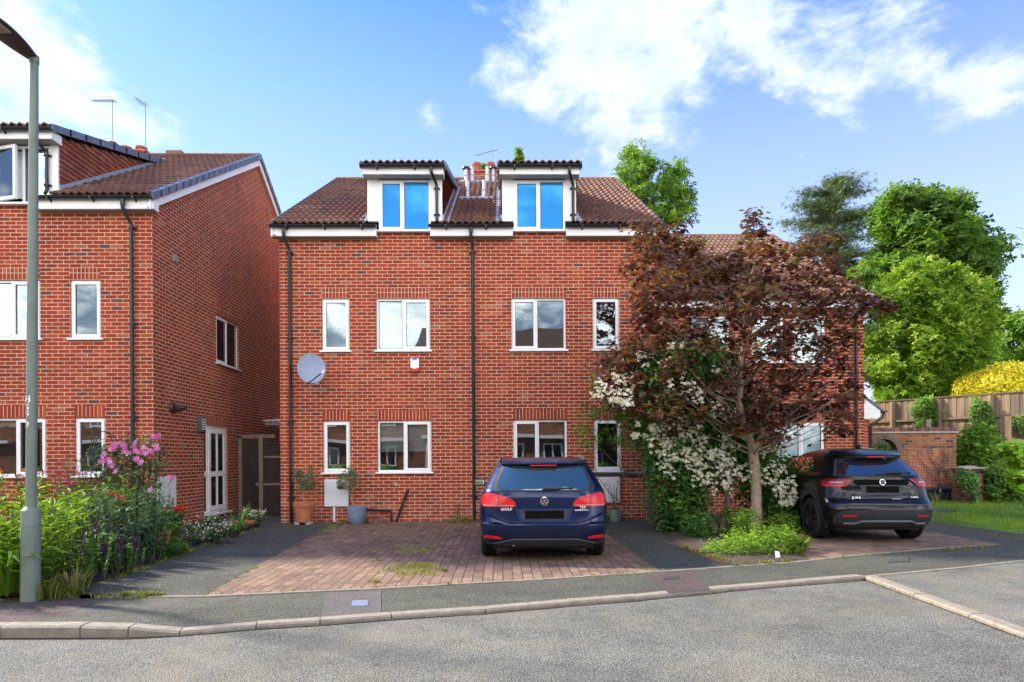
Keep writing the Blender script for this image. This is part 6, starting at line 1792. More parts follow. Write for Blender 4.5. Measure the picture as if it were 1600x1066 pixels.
Yg = 17.2
gx0, gx1 = xg + .0, at(1494, 720, Yg).x
gt = at(1430, 668, Yg).z
ac = at(1382.5, 706, Yg); ri = .345; ro = .48
o = thing('garden_wall', 'brick garden wall with round-headed arch and basketweave panel', 'wall', ((gx0 + gx1) / 2, Yg, 0))
m = MB(); th = .26
# wall face with an arched opening: build as columns left, right and pieces over the arch
def slab(a, b, z0, z1): m.box(a, b, Yg, Yg + th, z0, z1)
ztop = gt - .16
slab(gx0, ac.x - ri, -.1, ac.z); slab(ac.x + ri, gx1, -.1, ac.z); slab(gx0, ac.x - ro, ac.z, ztop); slab(ac.x + ro, gx1, ac.z, ztop)
NA = 14
for k in range(NA):
    t0, t1 = math.pi * k / NA, math.pi * (k + 1) / NA
    x0_, x1_ = ac.x + ro * math.cos(t0), ac.x + ro * math.cos(t1)
    m.prismY([(x0_, ac.z + ro * math.sin(t0)), (x1_, ac.z + ro * math.sin(t1)), (x1_, ztop), (x0_, ztop)], Yg, Yg + th)
part('wall', m, M['brick_garden'], o)
m = MB(); NA = 21
for k in range(NA):
    t0, t1 = math.pi * (k + .09) / NA, math.pi * (k + .91) / NA
    m.prismY([(ac.x + r * math.cos(t), ac.z + r * math.sin(t)) for (r, t) in ((ri, t0), (ro - .01, t0), (ro - .01, t1), (ri, t1))], Yg - .004, Yg + th + .004, rnd=random.random())
M['archbrick'] = tile_mat('arch_brick', [(0, (0.085, 0.06, 0.06)), (1, (0.19, 0.10, 0.08))])
part('arch_ring', m, M['archbrick'], o)
m = MB(); NB = 24
for k in range(NB): m.prismY([(ac.x + r * math.cos(t), ac.z + r * math.sin(t)) for (r, t) in ((ri + .004, math.pi * k / NB), (ro, math.pi * k / NB), (ro, math.pi * (k + 1) / NB), (ri + .004, math.pi * (k + 1) / NB))], Yg + .004, Yg + th - .004)
part('arch_mortar', m, M['stone'], o)
m = MB(); x = gx0; M['capbrick'] = tile_mat('cap_brick', [(0, (0.10, 0.06, 0.06)), (.5, (0.22, 0.085, 0.06)), (1, (0.33, 0.13, 0.085))])
while x < gx1 + .02: m.box(x, x + .065, Yg - .01, Yg + th + .01, gt - .11, gt + random.uniform(-.003, .003), rnd=random.random()); x += .075
part('coping_bricks', m, M['capbrick'], o, bevel=.004)
m = MB(); m.box(gx0 + .001, gx1 + .05, Yg - .045, Yg + th + .04, gt - .158, gt - .112); part('tile_crease', m, M['stone'], o, bevel=.006)
# basketweave panel standing 3 mm proud
m = MB(); bx0 = at(1420, 720, Yg).x; bz1 = at(1420, 702, Yg).z; u = .225
for r in range(6):
    for c in range(4):
        for k in range(3):
            x0_ = bx0 + c * u; z1_ = bz1 - r * u
            if (r + c) % 2 == 0: m.box(x0_ + .006, x0_ + u - .006, Yg - .004, Yg + .01, z1_ - (k + 1) * .075 + .005, z1_ - k * .075 - .005, rnd=random.random())
            else: m.box(x0_ + k * .075 + .005, x0_ + (k + 1) * .075 - .005, Yg - .004, Yg + .01, z1_ - u + .006, z1_ - .006, rnd=random.random())
M['basketbrick'] = tile_mat('basketweave_brick', [(0, (0.20, 0.085, 0.07)), (.5, (0.36, 0.10, 0.06)), (1, (0.45, 0.15, 0.08))])
part('basketweave_bricks', m, M['basketbrick'], o)
m = MB(); m.box(bx0, bx0 + 4 * u, Yg - .001, Yg + .01, bz1 - 6 * u, bz1); M['mortar'] = simple('mortar', (0.46, 0.38, 0.24), .9); part('mortar_bed', m, M['mortar'], o)
# wrought iron gate in the arch
g_ = thing('iron_gate', 'wrought iron scroll gate in the brick arch', 'gate', (ac.x, Yg + .12, 0))
m = MB(); yy = Yg + .12
for k in range(7):
    x = ac.x - ri + .04 + k * (2 * ri - .08) / 6; m.tube([(x, yy, .05), (x, yy, ac.z + math.sqrt(max(0, (ri - .03) ** 2 - (x - ac.x) ** 2)))], .008, 6)
for z in (.1, .9, ac.z - .25): m.box(ac.x - ri + .02, ac.x + ri - .02, yy - .01, yy + .01, z, z + .025)
m.tube([(ac.x + (ri - .02) * math.cos(t), yy, ac.z + (ri - .02) * math.sin(t)) for t in np.linspace(0, math.pi, 20)], .010, 6)
part('bars', m, M['iron'], g_)
m = MB()
for k in range(8):
    t = math.pi * (k + .5) / 8; cx, cz = ac.x + (ri - .11) * math.cos(t), ac.z + (ri - .11) * math.sin(t)
    m.tube([(cx + (.012 + .010 * a) * math.cos(a * 1.25 + t), yy - .01, cz + (.012 + .010 * a) * math.sin(a * 1.25 + t)) for a in np.linspace(0, 6, 18)], .006, 5)
part('scrolls', m, M['iron'], g_)
m = MB(); ivs = MB()
tw = [(1425, 678), (1445, 690), (1462, 700), (1470, 712), (1478, 725), (1482, 745)]
o2 = thing('dead_climber', 'bare brown climber stems spread over the garden wall', 'climbing plant', tuple(at(1478, 780, Yg - .05)))
for k in range(16):
    a0 = at(random.uniform(1455, 1490), random.uniform(720, 775), Yg - .03); b0 = at(random.uniform(1415, 1492), random.uniform(672, 712), Yg - .03)
    pts = [a0.lerp(b0, t) + Vector((random.gauss(0, .04), random.uniform(-.02, .0), random.gauss(0, .04))) for t in np.linspace(0, 1, 7)]
    m.tube(pts, [.009, .008, .007, .006, .005, .004, .003], 5)
part('stems', m, M['bark'], o2)
pos = np.array([tuple(at(random.uniform(1465, 1493), random.uniform(730, 765), Yg - .05)) for k in range(160)]); leaves('dry_leaves', 'oval', pos, rng.normal(size=(160, 3)), .05, 'lf_copper', o2)
# navy storage box
c0, c1 = at(1440, 782, 16.5), at(1500.5, 782, 16.5); zt = at(1470, 763, 16.5).z
o = thing('storage_box', 'low dark navy storage box with clasp at the foot of the garden wall', 'box', ((c0.x + c1.x) / 2, 16.75, .12))
m = MB(); m.box(c0.x - 1.2 + .03, c1.x - .02, 16.5, 17.1, .10, zt - .07); part('box_body', m, M['navy_plastic'], o, bevel=.02)
m = MB(); m.box(c0.x - 1.2, c1.x, 16.46, 17.13, zt - .069, zt); part('lid', m, M['navy_plastic'], o, bevel=.018)
m = MB(); p = at(1469, 767, 16.45); m.box(p.x - .03, p.x + .03, 16.44, 16.458, p.z - .05, p.z + .05); part('clasp', m, M['chrome'], o)
# pillar and low wall
p0, p1 = at(1506, 735, 16.0), at(1537, 735, 16.0)
o = thing('brick_pillar', 'squat brick pillar with stone cap hung with ivy', 'pillar', ((p0.x + p1.x) / 2, 16.2, .1))
m = MB(); m.box(p0.x + .02, p1.x - .02, 16.0, 16.45, .05, at(1520, 733, 16.0).z); part('shaft', m, M['brick_garden'], o)
m = MB(); zc = at(1520, 733, 16.0).z; m.box(p0.x - .06, p1.x + .06, 15.92, 16.53, zc, zc + .045); m.lathe([(.30, zc + .045), (.18, zc + .075), (0, zc + .085)], c=((p0.x + p1.x) / 2, 16.22, 0), n=4); part('cap', m, M['stone'], o, bevel=.008)
o = thing('low_wall', 'low brick retaining wall running right from the pillar', 'wall', (13.5, 16.3, .1))
m = MB(); m.box(p1.x - .019, 22, 16.15, 16.37, .02, .95); part('wall', m, M['brick_garden'], o)
# ------------------------------------------------------------------ cars
def lerp_tab(tab, z):
    for i in range(len(tab) - 1):
        if z <= tab[i + 1][0]:
            t = (z - tab[i][0]) / (tab[i + 1][0] - tab[i][0]); t = max(0, min(1, t))
            return tuple(a + (b - a) * t for a, b in zip(tab[i][1:], tab[i + 1][1:]))
    return tab[-1][1:]
class Body:
    """car shell stacked from rounded plan outlines; rows = (z, half_width, y_rear, y_front, rear_corner, power)"""
    def __init__(s, rows, NP=24): s.rows = rows; s.NP = NP
    def surf(s, x, z):
        w, yr, yf, d, p = lerp_tab(s.rows, z)
        t = min(1.0, abs(x) / w)
        return yr + d * (1 - (1 - t ** p) ** .5)
    def hw(s, z): return lerp_tab(s.rows, z)[0]
    def outline(s, row):
        z, w, yr, yf, d, p = row; P = []
        n = s.NP
        for i in range(n + 1):           # rear edge, left to right
            t = -1 + 2 * i / n; t = math.copysign(abs(math.sin(t * math.pi / 2)), t)
            P.append((w * t, yr + d * (1 - (1 - abs(t) ** p) ** .5), z))
        df = max(.35, d * 1.1)
        ny = 26
        ya, yb = yr + d, yf - df
        for i in range(1, ny): P.append((w, ya + (yb - ya) * i / ny, z))
        for i in range(n + 1):
            t = 1 - 2 * i / n; t = math.copysign(abs(math.sin(t * math.pi / 2)), t)
            P.append((w * t, yf - df * (1 - (1 - abs(t) ** 3.2) ** .5), z))
        for i in range(1, ny): P.append((-w, yb + (ya - yb) * i / ny, z))
        return P
    def build(s, wheels=(), R_=.36, fine=4):
        rows = []
        for i in range(len(s.rows) - 1):
            for k in range(fine):
                t = k / fine; rows.append(tuple(a + (b - a) * t for a, b in zip(s.rows[i], s.rows[i + 1])))
        rows.append(s.rows[-1])
        # smooth the stack a little
        r = np.array(rows)
        for _ in range(1):
            q = r.copy(); q[1:-1, 1:] = (r[:-2, 1:] + 2 * r[1:-1, 1:] + r[2:, 1:]) / 4; r = q
        rows = [tuple(x) for x in r]
        s.rows = rows
        m = MB(); vs = []; fs = []; n = None
        for row in rows:
            P = s.outline(row); n = len(P); vs += P
        for j in range(len(rows) - 1):
            for i in range(n):
                i2 = (i + 1) % n
                a, b, c, d = j * n + i, j * n + i2, (j + 1) * n + i2, (j + 1) * n + i
                ok = True
                zc = (vs[a][2] + vs[c][2]) / 2; yc = (vs[a][1] + vs[b][1]) / 2; xc = (vs[a][0] + vs[b][0]) / 2
                fs.append((a, b, c, d))
        # flatten towards a domed roof
        top = len(rows) - 1
        fs.append(tuple(top * n + i for i in range(n))); fs.append(tuple(range(n))[::-1])
        m.add(vs, fs); return m

def cut_arches(o, ys, r, hw, depth=.30):
    """open the wheel arches with cylinders, keep only the result"""
    objs = []
    for y in ys:
        for sx in (-1, 1):
            m = MB(); m.tube([(sx * (hw + .2), y, r[1]), (sx * (hw - depth), y, r[1])], r[0], 32)
            c = bpy.data.objects.new('cut', m.mesh('cut', M['rubber'])); COL.objects.link(c); objs.append(c)
            b = o.modifiers.new('b', 'BOOLEAN'); b.object = c; b.operation = 'DIFFERENCE'; b.solver = 'EXACT'
    bpy.context.view_layer.update()
    dg = bpy.context.evaluated_depsgraph_get()
    me = bpy.data.meshes.new_from_object(o.evaluated_get(dg))
    o.modifiers.clear(); o.data = me
    for c in objs: bpy.data.objects.remove(c)
def patch_mesh(body, rows, off=.006, th=.0, nx=14, nz=None, curve=None):
    """surface patch on the rear: rows = [(z, xl, xr)...] ascending"""
    m = MB(); nz = nz or max(4, int((rows[-1][0] - rows[0][0]) / .02)); vs = []
    for j in range(nz + 1):
        z = rows[0][0] + (rows[-1][0] - rows[0][0]) * j / nz; xl, xr = lerp_tab(rows, z)
        for i in range(nx + 1):
            x = xl + (xr - xl) * i / nx; vs.append((x, body.surf(x, z) - off, z))
    n0 = len(vs)
    fs = [(j * (nx + 1) + i, j * (nx + 1) + i + 1, (j + 1) * (nx + 1) + i + 1, (j + 1) * (nx + 1) + i) for j in range(nz) for i in range(nx)]
    # rim going back into the body
    rim = [i for i in range(nx + 1)] + [j * (nx + 1) + nx for j in range(1, nz + 1)] + [nz * (nx + 1) + i for i in range(nx - 1, -1, -1)] + [j * (nx + 1) for j in range(nz - 1, 0, -1)]
    b = len(vs)
    for r in rim: v = vs[r]; vs.append((v[0], v[1] + off + .012, v[2]))
    k = len(rim); fs += [(rim[i], b + i, b + (i + 1) % k, rim[(i + 1) % k]) for i in range(k)]
    m.add(vs, fs); return m
def side_patch(body, sx, pts, off=.006):
    """flat-ish glazing on the body side from a polygon in (y, z)"""
    m = MB(); vs = [(sx * (body.hw(z) + off), y, z) for y, z in pts]; n = len(vs)
    f = tuple(range(n)); m.add(vs, [f if sx < 0 else f[::-1]])
    return m
def wheel(parent, x, y, r, w, sx, spokes=5, rimr=.66):
    c = (x, y, r)
    m = MB(); hw_ = w / 2
    prof = [(r * rimr, -hw_ + .01), (r * .93, -hw_), (r * .985, -hw_ + .022), (r, -hw_ + .045)]
    k = 7
    for i in range(k):
        a = -hw_ + .05 + (w - .10) * i / k; b = a + (w - .10) / k
        prof += [(r, a), (r, b - .012), (r - .008, b - .010), (r - .008, b - .002)]
    prof += [(r, hw_ - .045), (r * .985, hw_ - .022), (r * .93, hw_), (r * rimr, hw_ - .01)]
    m.lathe(prof, c, 40, 'X')
    w_ = lpart('wheel', m, M['rubber'], parent, smooth='auto')
    m = MB(); xo = sx * hw_ * .8
    m.lathe([(r * rimr, -sx * hw_ * .6), (r * rimr, xo), (r * (rimr - .05), xo), (r * (rimr - .06), xo * .4), (0, xo * .3)], c, 36, 'X')
    for s_ in range(spokes):
        a = 2 * math.pi * s_ / spokes + .3
        for da in (-.13, .13):
            p = Vector((x + xo * .95, y + .04 * math.cos(a), r + .04 * math.sin(a))); q = Vector((x + xo * .9, y + r * (rimr - .03) * math.cos(a + da), r + r * (rimr - .03) * math.sin(a + da)))
            m.bar(p, q, .03, .02, up=(1, 0, 0))
    m.tube([(x + xo * .6, y, r), (x + xo * 1.02, y, r)], .05, 12)
    lpart('rim', m, M['alloy'], w_, smooth='auto')
    return w_
def text_part(txt, parent, body, x, z, h, mat, name='badge', off=.012, bold=.012, scx=1.0):
    cu = bpy.data.curves.new('t', 'FONT'); cu.body = txt; cu.size = h * 1.38; cu.extrude = .003; cu.offset = bold * h * 1.6; cu.align_x = 'CENTER'
    to = bpy.data.objects.new('t', cu); COL.objects.link(to); bpy.context.view_layer.update()
    me = bpy.data.meshes.new_from_object(to.evaluated_get(bpy.context.evaluated_depsgraph_get())); bpy.data.objects.remove(to)
    me.materials.clear(); me.materials.append(M[mat])
    for v in me.vertices:
        xx = x + v.co.x * scx; zz = z + v.co.y
        v.co = Vector((xx, (body.surf(xx, zz) if body else 0) - off - v.co.z, zz))
    o = bpy.data.objects.new(name, me); COL.objects.link(o); o.parent = parent
    return o
def ring(m, cx, cz, r, w, body, off, n=28, th=.008):
    vs = []; fs = []
    for k in range(n):
        t = 2 * math.pi * k / n
        for (rr, dy) in ((r - w, .004), (r - w, -th), (r, -th), (r, .004)):
            x, z = cx + rr * math.cos(t), cz + rr * math.sin(t); vs.append((x, body.surf(x, z) - off + dy, z))
    for k in range(n):
        k2 = (k + 1) % n
        for q in range(4): fs.append((k * 4 + q, k * 4 + (q + 1) % 4, k2 * 4 + (q + 1) % 4, k2 * 4 + q))
    m.add(vs, fs)
def stroke(m, pts, w, body, off, th=.008):
    for i in range(len(pts) - 1):
        a, b = pts[i], pts[i + 1]; p = Vector((a[0], body.surf(*a) - off, a[1])); q = Vector((b[0], body.surf(*b) - off, b[1])); m.bar(p, q, w, th, up=(0, 1, 0))

def roof_dome(m_, rows):
    pass

M['paint_lip'] = carpaint('blue_paint_lit_copy', (0.02, 0.05, 0.20), grime=.05, rough=.25)  # lighter copy of the blue paint, reflected light put into its colour
# ---- dark blue estate car
S = 0.955
car = thing('estate_car', 'dark blue estate car parked on the block paving in front of the middle house', 'car', (0, 0, 0))
rowsG = [  # z, half width, y rear, y front, corner depth, power
    (0.235, .80, .115, 4.40, .30, 4.5), (0.30, .845, .055, 4.46, .30, 4.8), (0.40, .868, .020, 4.50, .32, 5.0), (0.47, .880, .002, 4.52, .34, 5.0), (0.535, .890, .000, 4.50, .36, 5.0),
    (0.560, .893, .056, 4.48, .35, 5.0), (0.665, .897, .074, 4.45, .34, 5.0), (0.80, .894, .085, 4.38, .33, 5.0), (0.90, .880, .098, 4.20, .33, 4.8), (0.985, .858, .122, 3.55, .33, 4.6),
    (1.03, .832, .148, 3.32, .32, 4.4), (1.12, .792, .225, 3.12, .32, 4.2), (1.22, .742, .305, 2.90, .32, 4.0), (1.32, .692, .385, 2.66, .33, 3.6), (1.385, .652, .43, 2.45, .36, 3.2), (1.425, .60, .50, 2.25, .42, 2.8), (1.45, .50, .66, 2.0, .45, 2.5), (1.462, .34, .86, 1.75, .40, 2.3)]
bG = Body(rowsG)
mb = bG.build()
body = lpart('body', mb, M['paint_blue'], car, smooth='auto')
wr_, wy = .318, .80
cut_arches(body, (wy + .02, wy + 2.63), (.365, .33), .90)
body.data.set_sharp_from_angle(angle=R(30))
for sx in (-1, 1):
    for y in (wy + .02, wy + 2.63): wheel(car, sx * .775, y, wr_, .215, sx)
def P_(name, rows, mat, off=.006, parent=car, b=None, **kw): return lpart(name, patch_mesh(b or bG, rows, off, **kw), M[mat], parent, smooth='auto')
tg = body
P_('window_surround', [(.985, -.68, .68), (1.02, -.70, .70), (1.10, -.685, .685), (1.20, -.645, .645), (1.30, -.60, .60), (1.345, -.575, .575)], 'trimplastic', .004)
rw = P_('rear_window', [(1.005, -.60, .60), (1.03, -.635, .635), (1.10, -.63, .63), (1.20, -.595, .595), (1.30, -.555, .555), (1.325, -.52, .52)], 'car_glass', .010)
# spoiler and high brake light
m = MB(); vs = []; fs = []; N_ = 20
for i in range(N_ + 1):
    x = -.585 + 1.17 * i / N_; k = 1 - (abs(x) / .60) ** 4 * .35
    yb = bG.surf(x, 1.36)
    for (dy, z) in ((-.085 * k, 1.352), (-.095 * k, 1.37), (-.02, 1.405), (.10, 1.42), (.06, 1.35)): vs.append((x, yb + dy, z))
for i in range(N_):
    for q in range(5): fs.append((i * 5 + q, i * 5 + (q + 1) % 5, (i + 1) * 5 + (q + 1) % 5, (i + 1) * 5 + q))
fs += [tuple(range(5))[::-1], tuple(N_ * 5 + q for q in range(5))]
m.add(vs, fs); lpart('spoiler', m, M['paint_blue'], car, smooth='auto')
m = MB(); vs = []
yb = bG.surf(0, 1.36)
m.box(-.185, .185, yb - .096, yb - .06, 1.335, 1.351); lpart('brake_light', m, M['lens_red'], car, bevel=.003)
# lamps
for sx in (-1, 1):
    rows = [(.775, .40, .832), (.79, .385, .86), (.83, .395, .868), (.87, .43, .868), (.91, .50, .858), (.945, .64, .835), (.962, .74, .80)]
    rr = [(z, a, min(b, bG.hw(z) - .012)) for z, a, b in rows] if sx > 0 else [(z, -min(b, bG.hw(z) - .012), -a) for z, a, b in rows]
    tl = P_('tail_light', rr, 'lens_red', .012, nx=16)
    rr = [(.788, .42, .82), (.80, .42, .85)] if sx > 0 else [(.788, -.82, -.42), (.80, -.85, -.42)]
    lpart('clear_strip', patch_mesh(bG, rr, .015), M['lens_clear'], tl, smooth='auto')
    rr = [(.775, .628, .634), (.955, .628, .634)] if sx > 0 else [(.775, -.634, -.628), (.955, -.634, -.628)]
    lpart('seam', patch_mesh(bG, rr, .0145, nx=1), M['darkgap'], tl)
    rr = [(.335, .60, .80), (.345, .565, .825), (.37, .62, .82), (.378, .68, .815)] if sx > 0 else [(.335, -.80, -.60), (.345, -.825, -.565), (.37, -.82, -.62), (.378, -.815, -.68)]
    P_('reflector', rr, 'lens_red', .010)
# shut lines of the tailgate
def seam(pts, mat='darkgap', w=.006, off=.003, b=None, parent=car, name='shut_line'):
    m = MB(); bb = b or bG
    for i in range(len(pts) - 1):
        n = max(2, int(math.hypot(pts[i + 1][0] - pts[i][0], pts[i + 1][1] - pts[i][1]) / .04))
        q = [(pts[i][0] + (pts[i + 1][0] - pts[i][0]) * k / n, pts[i][1] + (pts[i + 1][1] - pts[i][1]) * k / n) for k in range(n + 1)]
        stroke(m, q, w, bb, off, .006)
    return lpart(name, m, M[mat], parent)
seam([(-.638, .955), (-.632, .775), (-.61, .655), (-.53, .59), (-.46, .568), (.46, .568), (.53, .59), (.61, .655), (.632, .775), (.638, .955)])
seam([(-.40, .78), (-.30, .60), (-.24, .578)], w=.004); seam([(.40, .78), (.30, .60), (.24, .578)], w=.004)
seam([(-.70, .985), (.70, .985)], w=.005)
# plate recess, plate, emblem, badges, wiper
P_('plate_recess', [(.578, -.29, .29), (.592, -.33, .33), (.735, -.40, .40), (.755, -.39, .39)], 'paint_lip', .006)
P_('plate_recess_back', [(.60, -.285, .285), (.615, -.305, .305), (.735, -.345, .345)], 'trimplastic', .010)
P_('number_plate', [(.612, -.262, .262), (.722, -.262, .262)], 'plate', .016)
m = MB(); ring(m, 0, .852, .058, .007, bG, .012)
for k in range(10): pass
stroke(m, [(-.022, .898), (0, .858), (.022, .898)], .009, bG, .014); stroke(m, [(-.047, .878), (-.022, .812), (0, .850), (.022, .812), (.047, .878)], .009, bG, .014)
lpart('emblem', m, M['chrome'], car)
m = MB(); m.lathe([(0, -.012), (.052, -.010), (.054, .0)], c=(0, bG.surf(0, .852) - .0, .852), n=28, axis='Y'); lpart('emblem_disc', m, M['trimplastic'], car)
text_part('GOLF', car, bG, -.515, .728, .036, 'white_text', scx=1.25)
text_part('TDI', car, bG, .520, .748, .032, 'white_text', scx=1.2); text_part('BLUEMOTION', car, bG, .505, .716, .021, 'white_text', scx=1.0)
m = MB(); y1 = bG.surf(0, 1.01)
m.tube([(-.02, bG.surf(-.02, 1.005) - .03, 1.005), (.0, bG.surf(0, 1.02) - .035, 1.02), (.20, bG.surf(.2, 1.02) - .03, 1.015)], [.022, .020, .012], 8)
m.bar((.03, bG.surf(.03, 1.02) - .026, 1.018), (.40, bG.surf(.40, 1.03) - .020, 1.028), .012, .02); lpart('wiper', m, M['rubber'], car)
# lower bumper insert, exhaust
m = patch_mesh(bG, [(.228, -.66, .66), (.255, -.70, .70), (.285, -.66, .66), (.325, -.44, .44), (.33, -.42, .42)], .008); lpart('bumper_insert', m, M['trimplastic'], car, smooth='auto')
seam([(-.70, .262), (-.56, .30), (-.43, .333), (.43, .333), (.56, .30), (.70, .262)], mat='trimgrey', w=.010, off=.010, name='bumper_crease')
m = MB(); yx = bG.surf(-.42, .27)
m.lathe([(.034, -.05), (.038, -.055), (.038, .1), (.030, .1), (.030, -.04)], c=(-.42, yx + .03, .262), n=16, axis='Y'); m.lathe([(.0, .02), (.031, .02)], c=(-.42, yx, .262), n=16, axis='Y'); lpart('exhaust', m, M['chrome'], car, smooth='auto')
# underbody
m = MB(); m.box(-.70, .70, .35, 4.2, .16, .26); lpart('underbody', m, M['rubber'], car)
# side glazing and doors
for sx in (-1, 1):
    g = side_patch(bG, sx, [(.62, 1.03), (1.45, 1.0), (1.45, 1.345), (.95, 1.345)]); sg = lpart('side_window', g, M['car_side'], car)
    g = side_patch(bG, sx, [(1.50, 1.0), (2.2, .99), (2.2, 1.34), (1.50, 1.345)]); lpart('side_window', g, M['car_side'], car)
    g = side_patch(bG, sx, [(2.26, .99), (3.0, .985), (2.62, 1.26), (2.45, 1.33), (2.26, 1.34)]); lpart('side_window', g, M['car_side'], car)
    m = MB(); xr = .56
    m.tube([(sx * .60, .62, 1.405), (sx * .615, .78, 1.452), (sx * .62, 1.4, 1.468), (sx * .61, 2.0, 1.46), (sx * .60, 2.2, 1.41)], .017, 8); lpart('roof_rail', m, M['trimplastic'], car, smooth='auto')
    m = MB(); hx = sx * (bG.hw(.95) + .02); m.tube([(hx, 2.72, .98), (hx + sx * .07, 2.74, 1.0)], .02, 8)
    m.prism([(hx + sx * .03, 2.68), (hx + sx * .20, 2.70), (hx + sx * .215, 2.78), (hx + sx * .17, 2.86), (hx + sx * .04, 2.84)], .955, 1.075); mi = lpart('door_mirror', m, M['paint_blue'], car, bevel=.022)
    m = MB(); m.box(min(hx + sx * .045, hx + sx * .195), max(hx + sx * .045, hx + sx * .195), 2.672, 2.680, .972, 1.06); lpart('mirror_glass', m, M['chrome'], mi, bevel=.01)
    for y in (1.47, 2.43):
        m = MB()
        x = sx * (bG.hw(.8) + .001); m.bar((x, y, .32), (x + 0, y, .78), .006, .004, up=(1, 0, 0))
        lpart('door_seam', m, M['darkgap'], car); m = MB(); m.bar((sx * (bG.hw(.80) + .02), y - .22, .80), (sx * (bG.hw(.80) + .02), y - .05, .80), .022, .02, up=(1, 0, 0))
        lpart('door_handle', m, M['paint_blue'], car)
# windscreen
m = MB(); m.add([(-.70, 3.50, 1.0), (.70, 3.50, 1.0), (.60, 2.52, 1.38), (-.60, 2.52, 1.38)], [(0, 1, 2, 3)]); lpart('windscreen', m, M['car_side'], car)
# interior shapes seen through the back glass
m = MB()
for x in (-.36, .36): m.box(x - .12, x + .12, 1.25, 1.33, 1.10, 1.27)
m = MB(); vs = []; N_ = 40
for i in range(N_ + 1):
    x = -.80 + 1.60 * i / N_; k = max(0, (abs(x) - .48) / .32); zz = .545 + .085 * k; vs += [(x, bG.surf(x, .53) - .012, zz - .018), (x, bG.surf(x, .53) - .004, zz + .004 + .022 * k), (x, bG.surf(x, .70) - .001, zz + .014 + .045 * k)]
m.add(vs, [f for i in range(N_) for f in ((3 * i, 3 * i + 3, 3 * i + 4, 3 * i + 1), (3 * i + 1, 3 * i + 4, 3 * i + 5, 3 * i + 2))]); lpart('bumper_ledge', m, M['paint_blue'], car, smooth='auto')
car.location = (0.54, 8.22, 0.006); car.scale = (S, S, S * .985); car.rotation_euler = (0, 0, R(-.8))

# ---- black crossover
jk = thing('crossover_car', 'black crossover car parked on the right beside the copper tree', 'car', (0, 0, 0))
rowsJ = [
    (0.26, .78, .15, 4.02, .30, 4.2), (0.33, .84, .07, 4.10, .32, 4.4), (0.45, .875, .02, 4.16, .36, 4.4), (0.56, .892, .00, 4.18, .40, 4.2), (0.66, .898, .03, 4.17, .42, 4.0), (0.74, .900, .12, 4.14, .42, 3.8),
    (0.86, .900, .155, 4.08, .44, 3.6), (0.96, .892, .165, 3.95, .46, 3.6), (1.04, .872, .185, 3.6, .48, 3.4), (1.10, .840, .215, 3.2, .46, 3.4),
    (1.16, .785, .27, 3.02, .42, 3.4), (1.26, .722, .37, 2.82, .40, 3.4), (1.36, .668, .47, 2.6, .40, 3.2), (1.44, .622, .54, 2.4, .42, 3.0), (1.50, .575, .60, 2.22, .44, 2.7), (1.545, .49, .72, 2.0, .46, 2.5), (1.572, .36, .92, 1.8, .42, 2.3), (1.58, .22, 1.1, 1.6, .25, 2.2)]
bJ = Body(rowsJ); mb = bJ.build()
jbody = lpart('body', mb, M['paint_black'], jk, smooth='auto')
cut_arches(jbody, (.86, .86 + 2.6), (.405, .37), .91)
jbody.data.set_sharp_from_angle(angle=R(30))
for sx in (-1, 1):
    for y in (.86, 3.46): wheel(jk, sx * .79, y, .355, .235, sx, spokes=5, rimr=.70)
    for y in (.86, 3.46):     # plastic arch extension
        m = MB(); vs = []; fs = []; n = 24
        for k in range(n + 1):
            t = R(-18) + R(216) * k / n
            for (r, dx) in ((.405, -.03), (.405, .012), (.465, .008), (.465, -.03)):
                yy, zz = y + r * math.cos(t), .37 + r * math.sin(t); vs.append((sx * (bJ.hw(max(.3, zz)) + dx), yy, zz))
        for k in range(n):
            for q in range(4): fs.append((k * 4 + q, k * 4 + (q + 1) % 4, k * 4 + 4 + (q + 1) % 4, k * 4 + 4 + q))
        m.add(vs, fs); lpart('arch_trim', m, M['trimplastic'], jk, smooth='auto')
def J_(name, rows, mat, off=.006, parent=jk, **kw): return lpart(name, patch_mesh(bJ, rows, off, **kw), M[mat], parent, smooth='auto')
J_('window_surround', [(1.10, -.70, .70), (1.14, -.69, .69), (1.25, -.63, .63), (1.36, -.575, .575), (1.42, -.53, .53), (1.44, -.50, .50)], 'trimplastic', .004)
J_('rear_window', [(1.115, -.60, .60), (1.14, -.64, .64), (1.25, -.58, .58), (1.34, -.51, .51), (1.375, -.47, .47), (1.385, -.20, .20)], 'car_glass_dark', .010)
m = MB(); vs = []; fs = []; N_ = 22
for i in range(N_ + 1):
    x = -.565 + 1.13 * i / N_; k = 1 - (abs(x) / .565) ** 4 * .4; yb = bJ.surf(x, 1.43)
    for (dy, z) in ((-.15 * k, 1.425 + .012 * (1 - k)), (-.165 * k, 1.445), (-.05, 1.49), (.12, 1.535), (.08, 1.415), (-.03, 1.385)): vs.append((x, yb + dy, z))
for i in range(N_):
    for q in range(6): fs.append((i * 6 + q, i * 6 + (q + 1) % 6, (i + 1) * 6 + (q + 1) % 6, (i + 1) * 6 + q))
fs += [tuple(range(6))[::-1], tuple(N_ * 6 + q for q in range(6))]
m.add(vs, fs); lpart('spoiler', m, M['paint_black'], jk, smooth='auto')
yb = bJ.surf(0, 1.43); m = MB(); m.box(-.14, .14, yb - .160, yb - .12, 1.408, 1.424); lpart('brake_light', m, M['lens_red'], jk, bevel=.003)
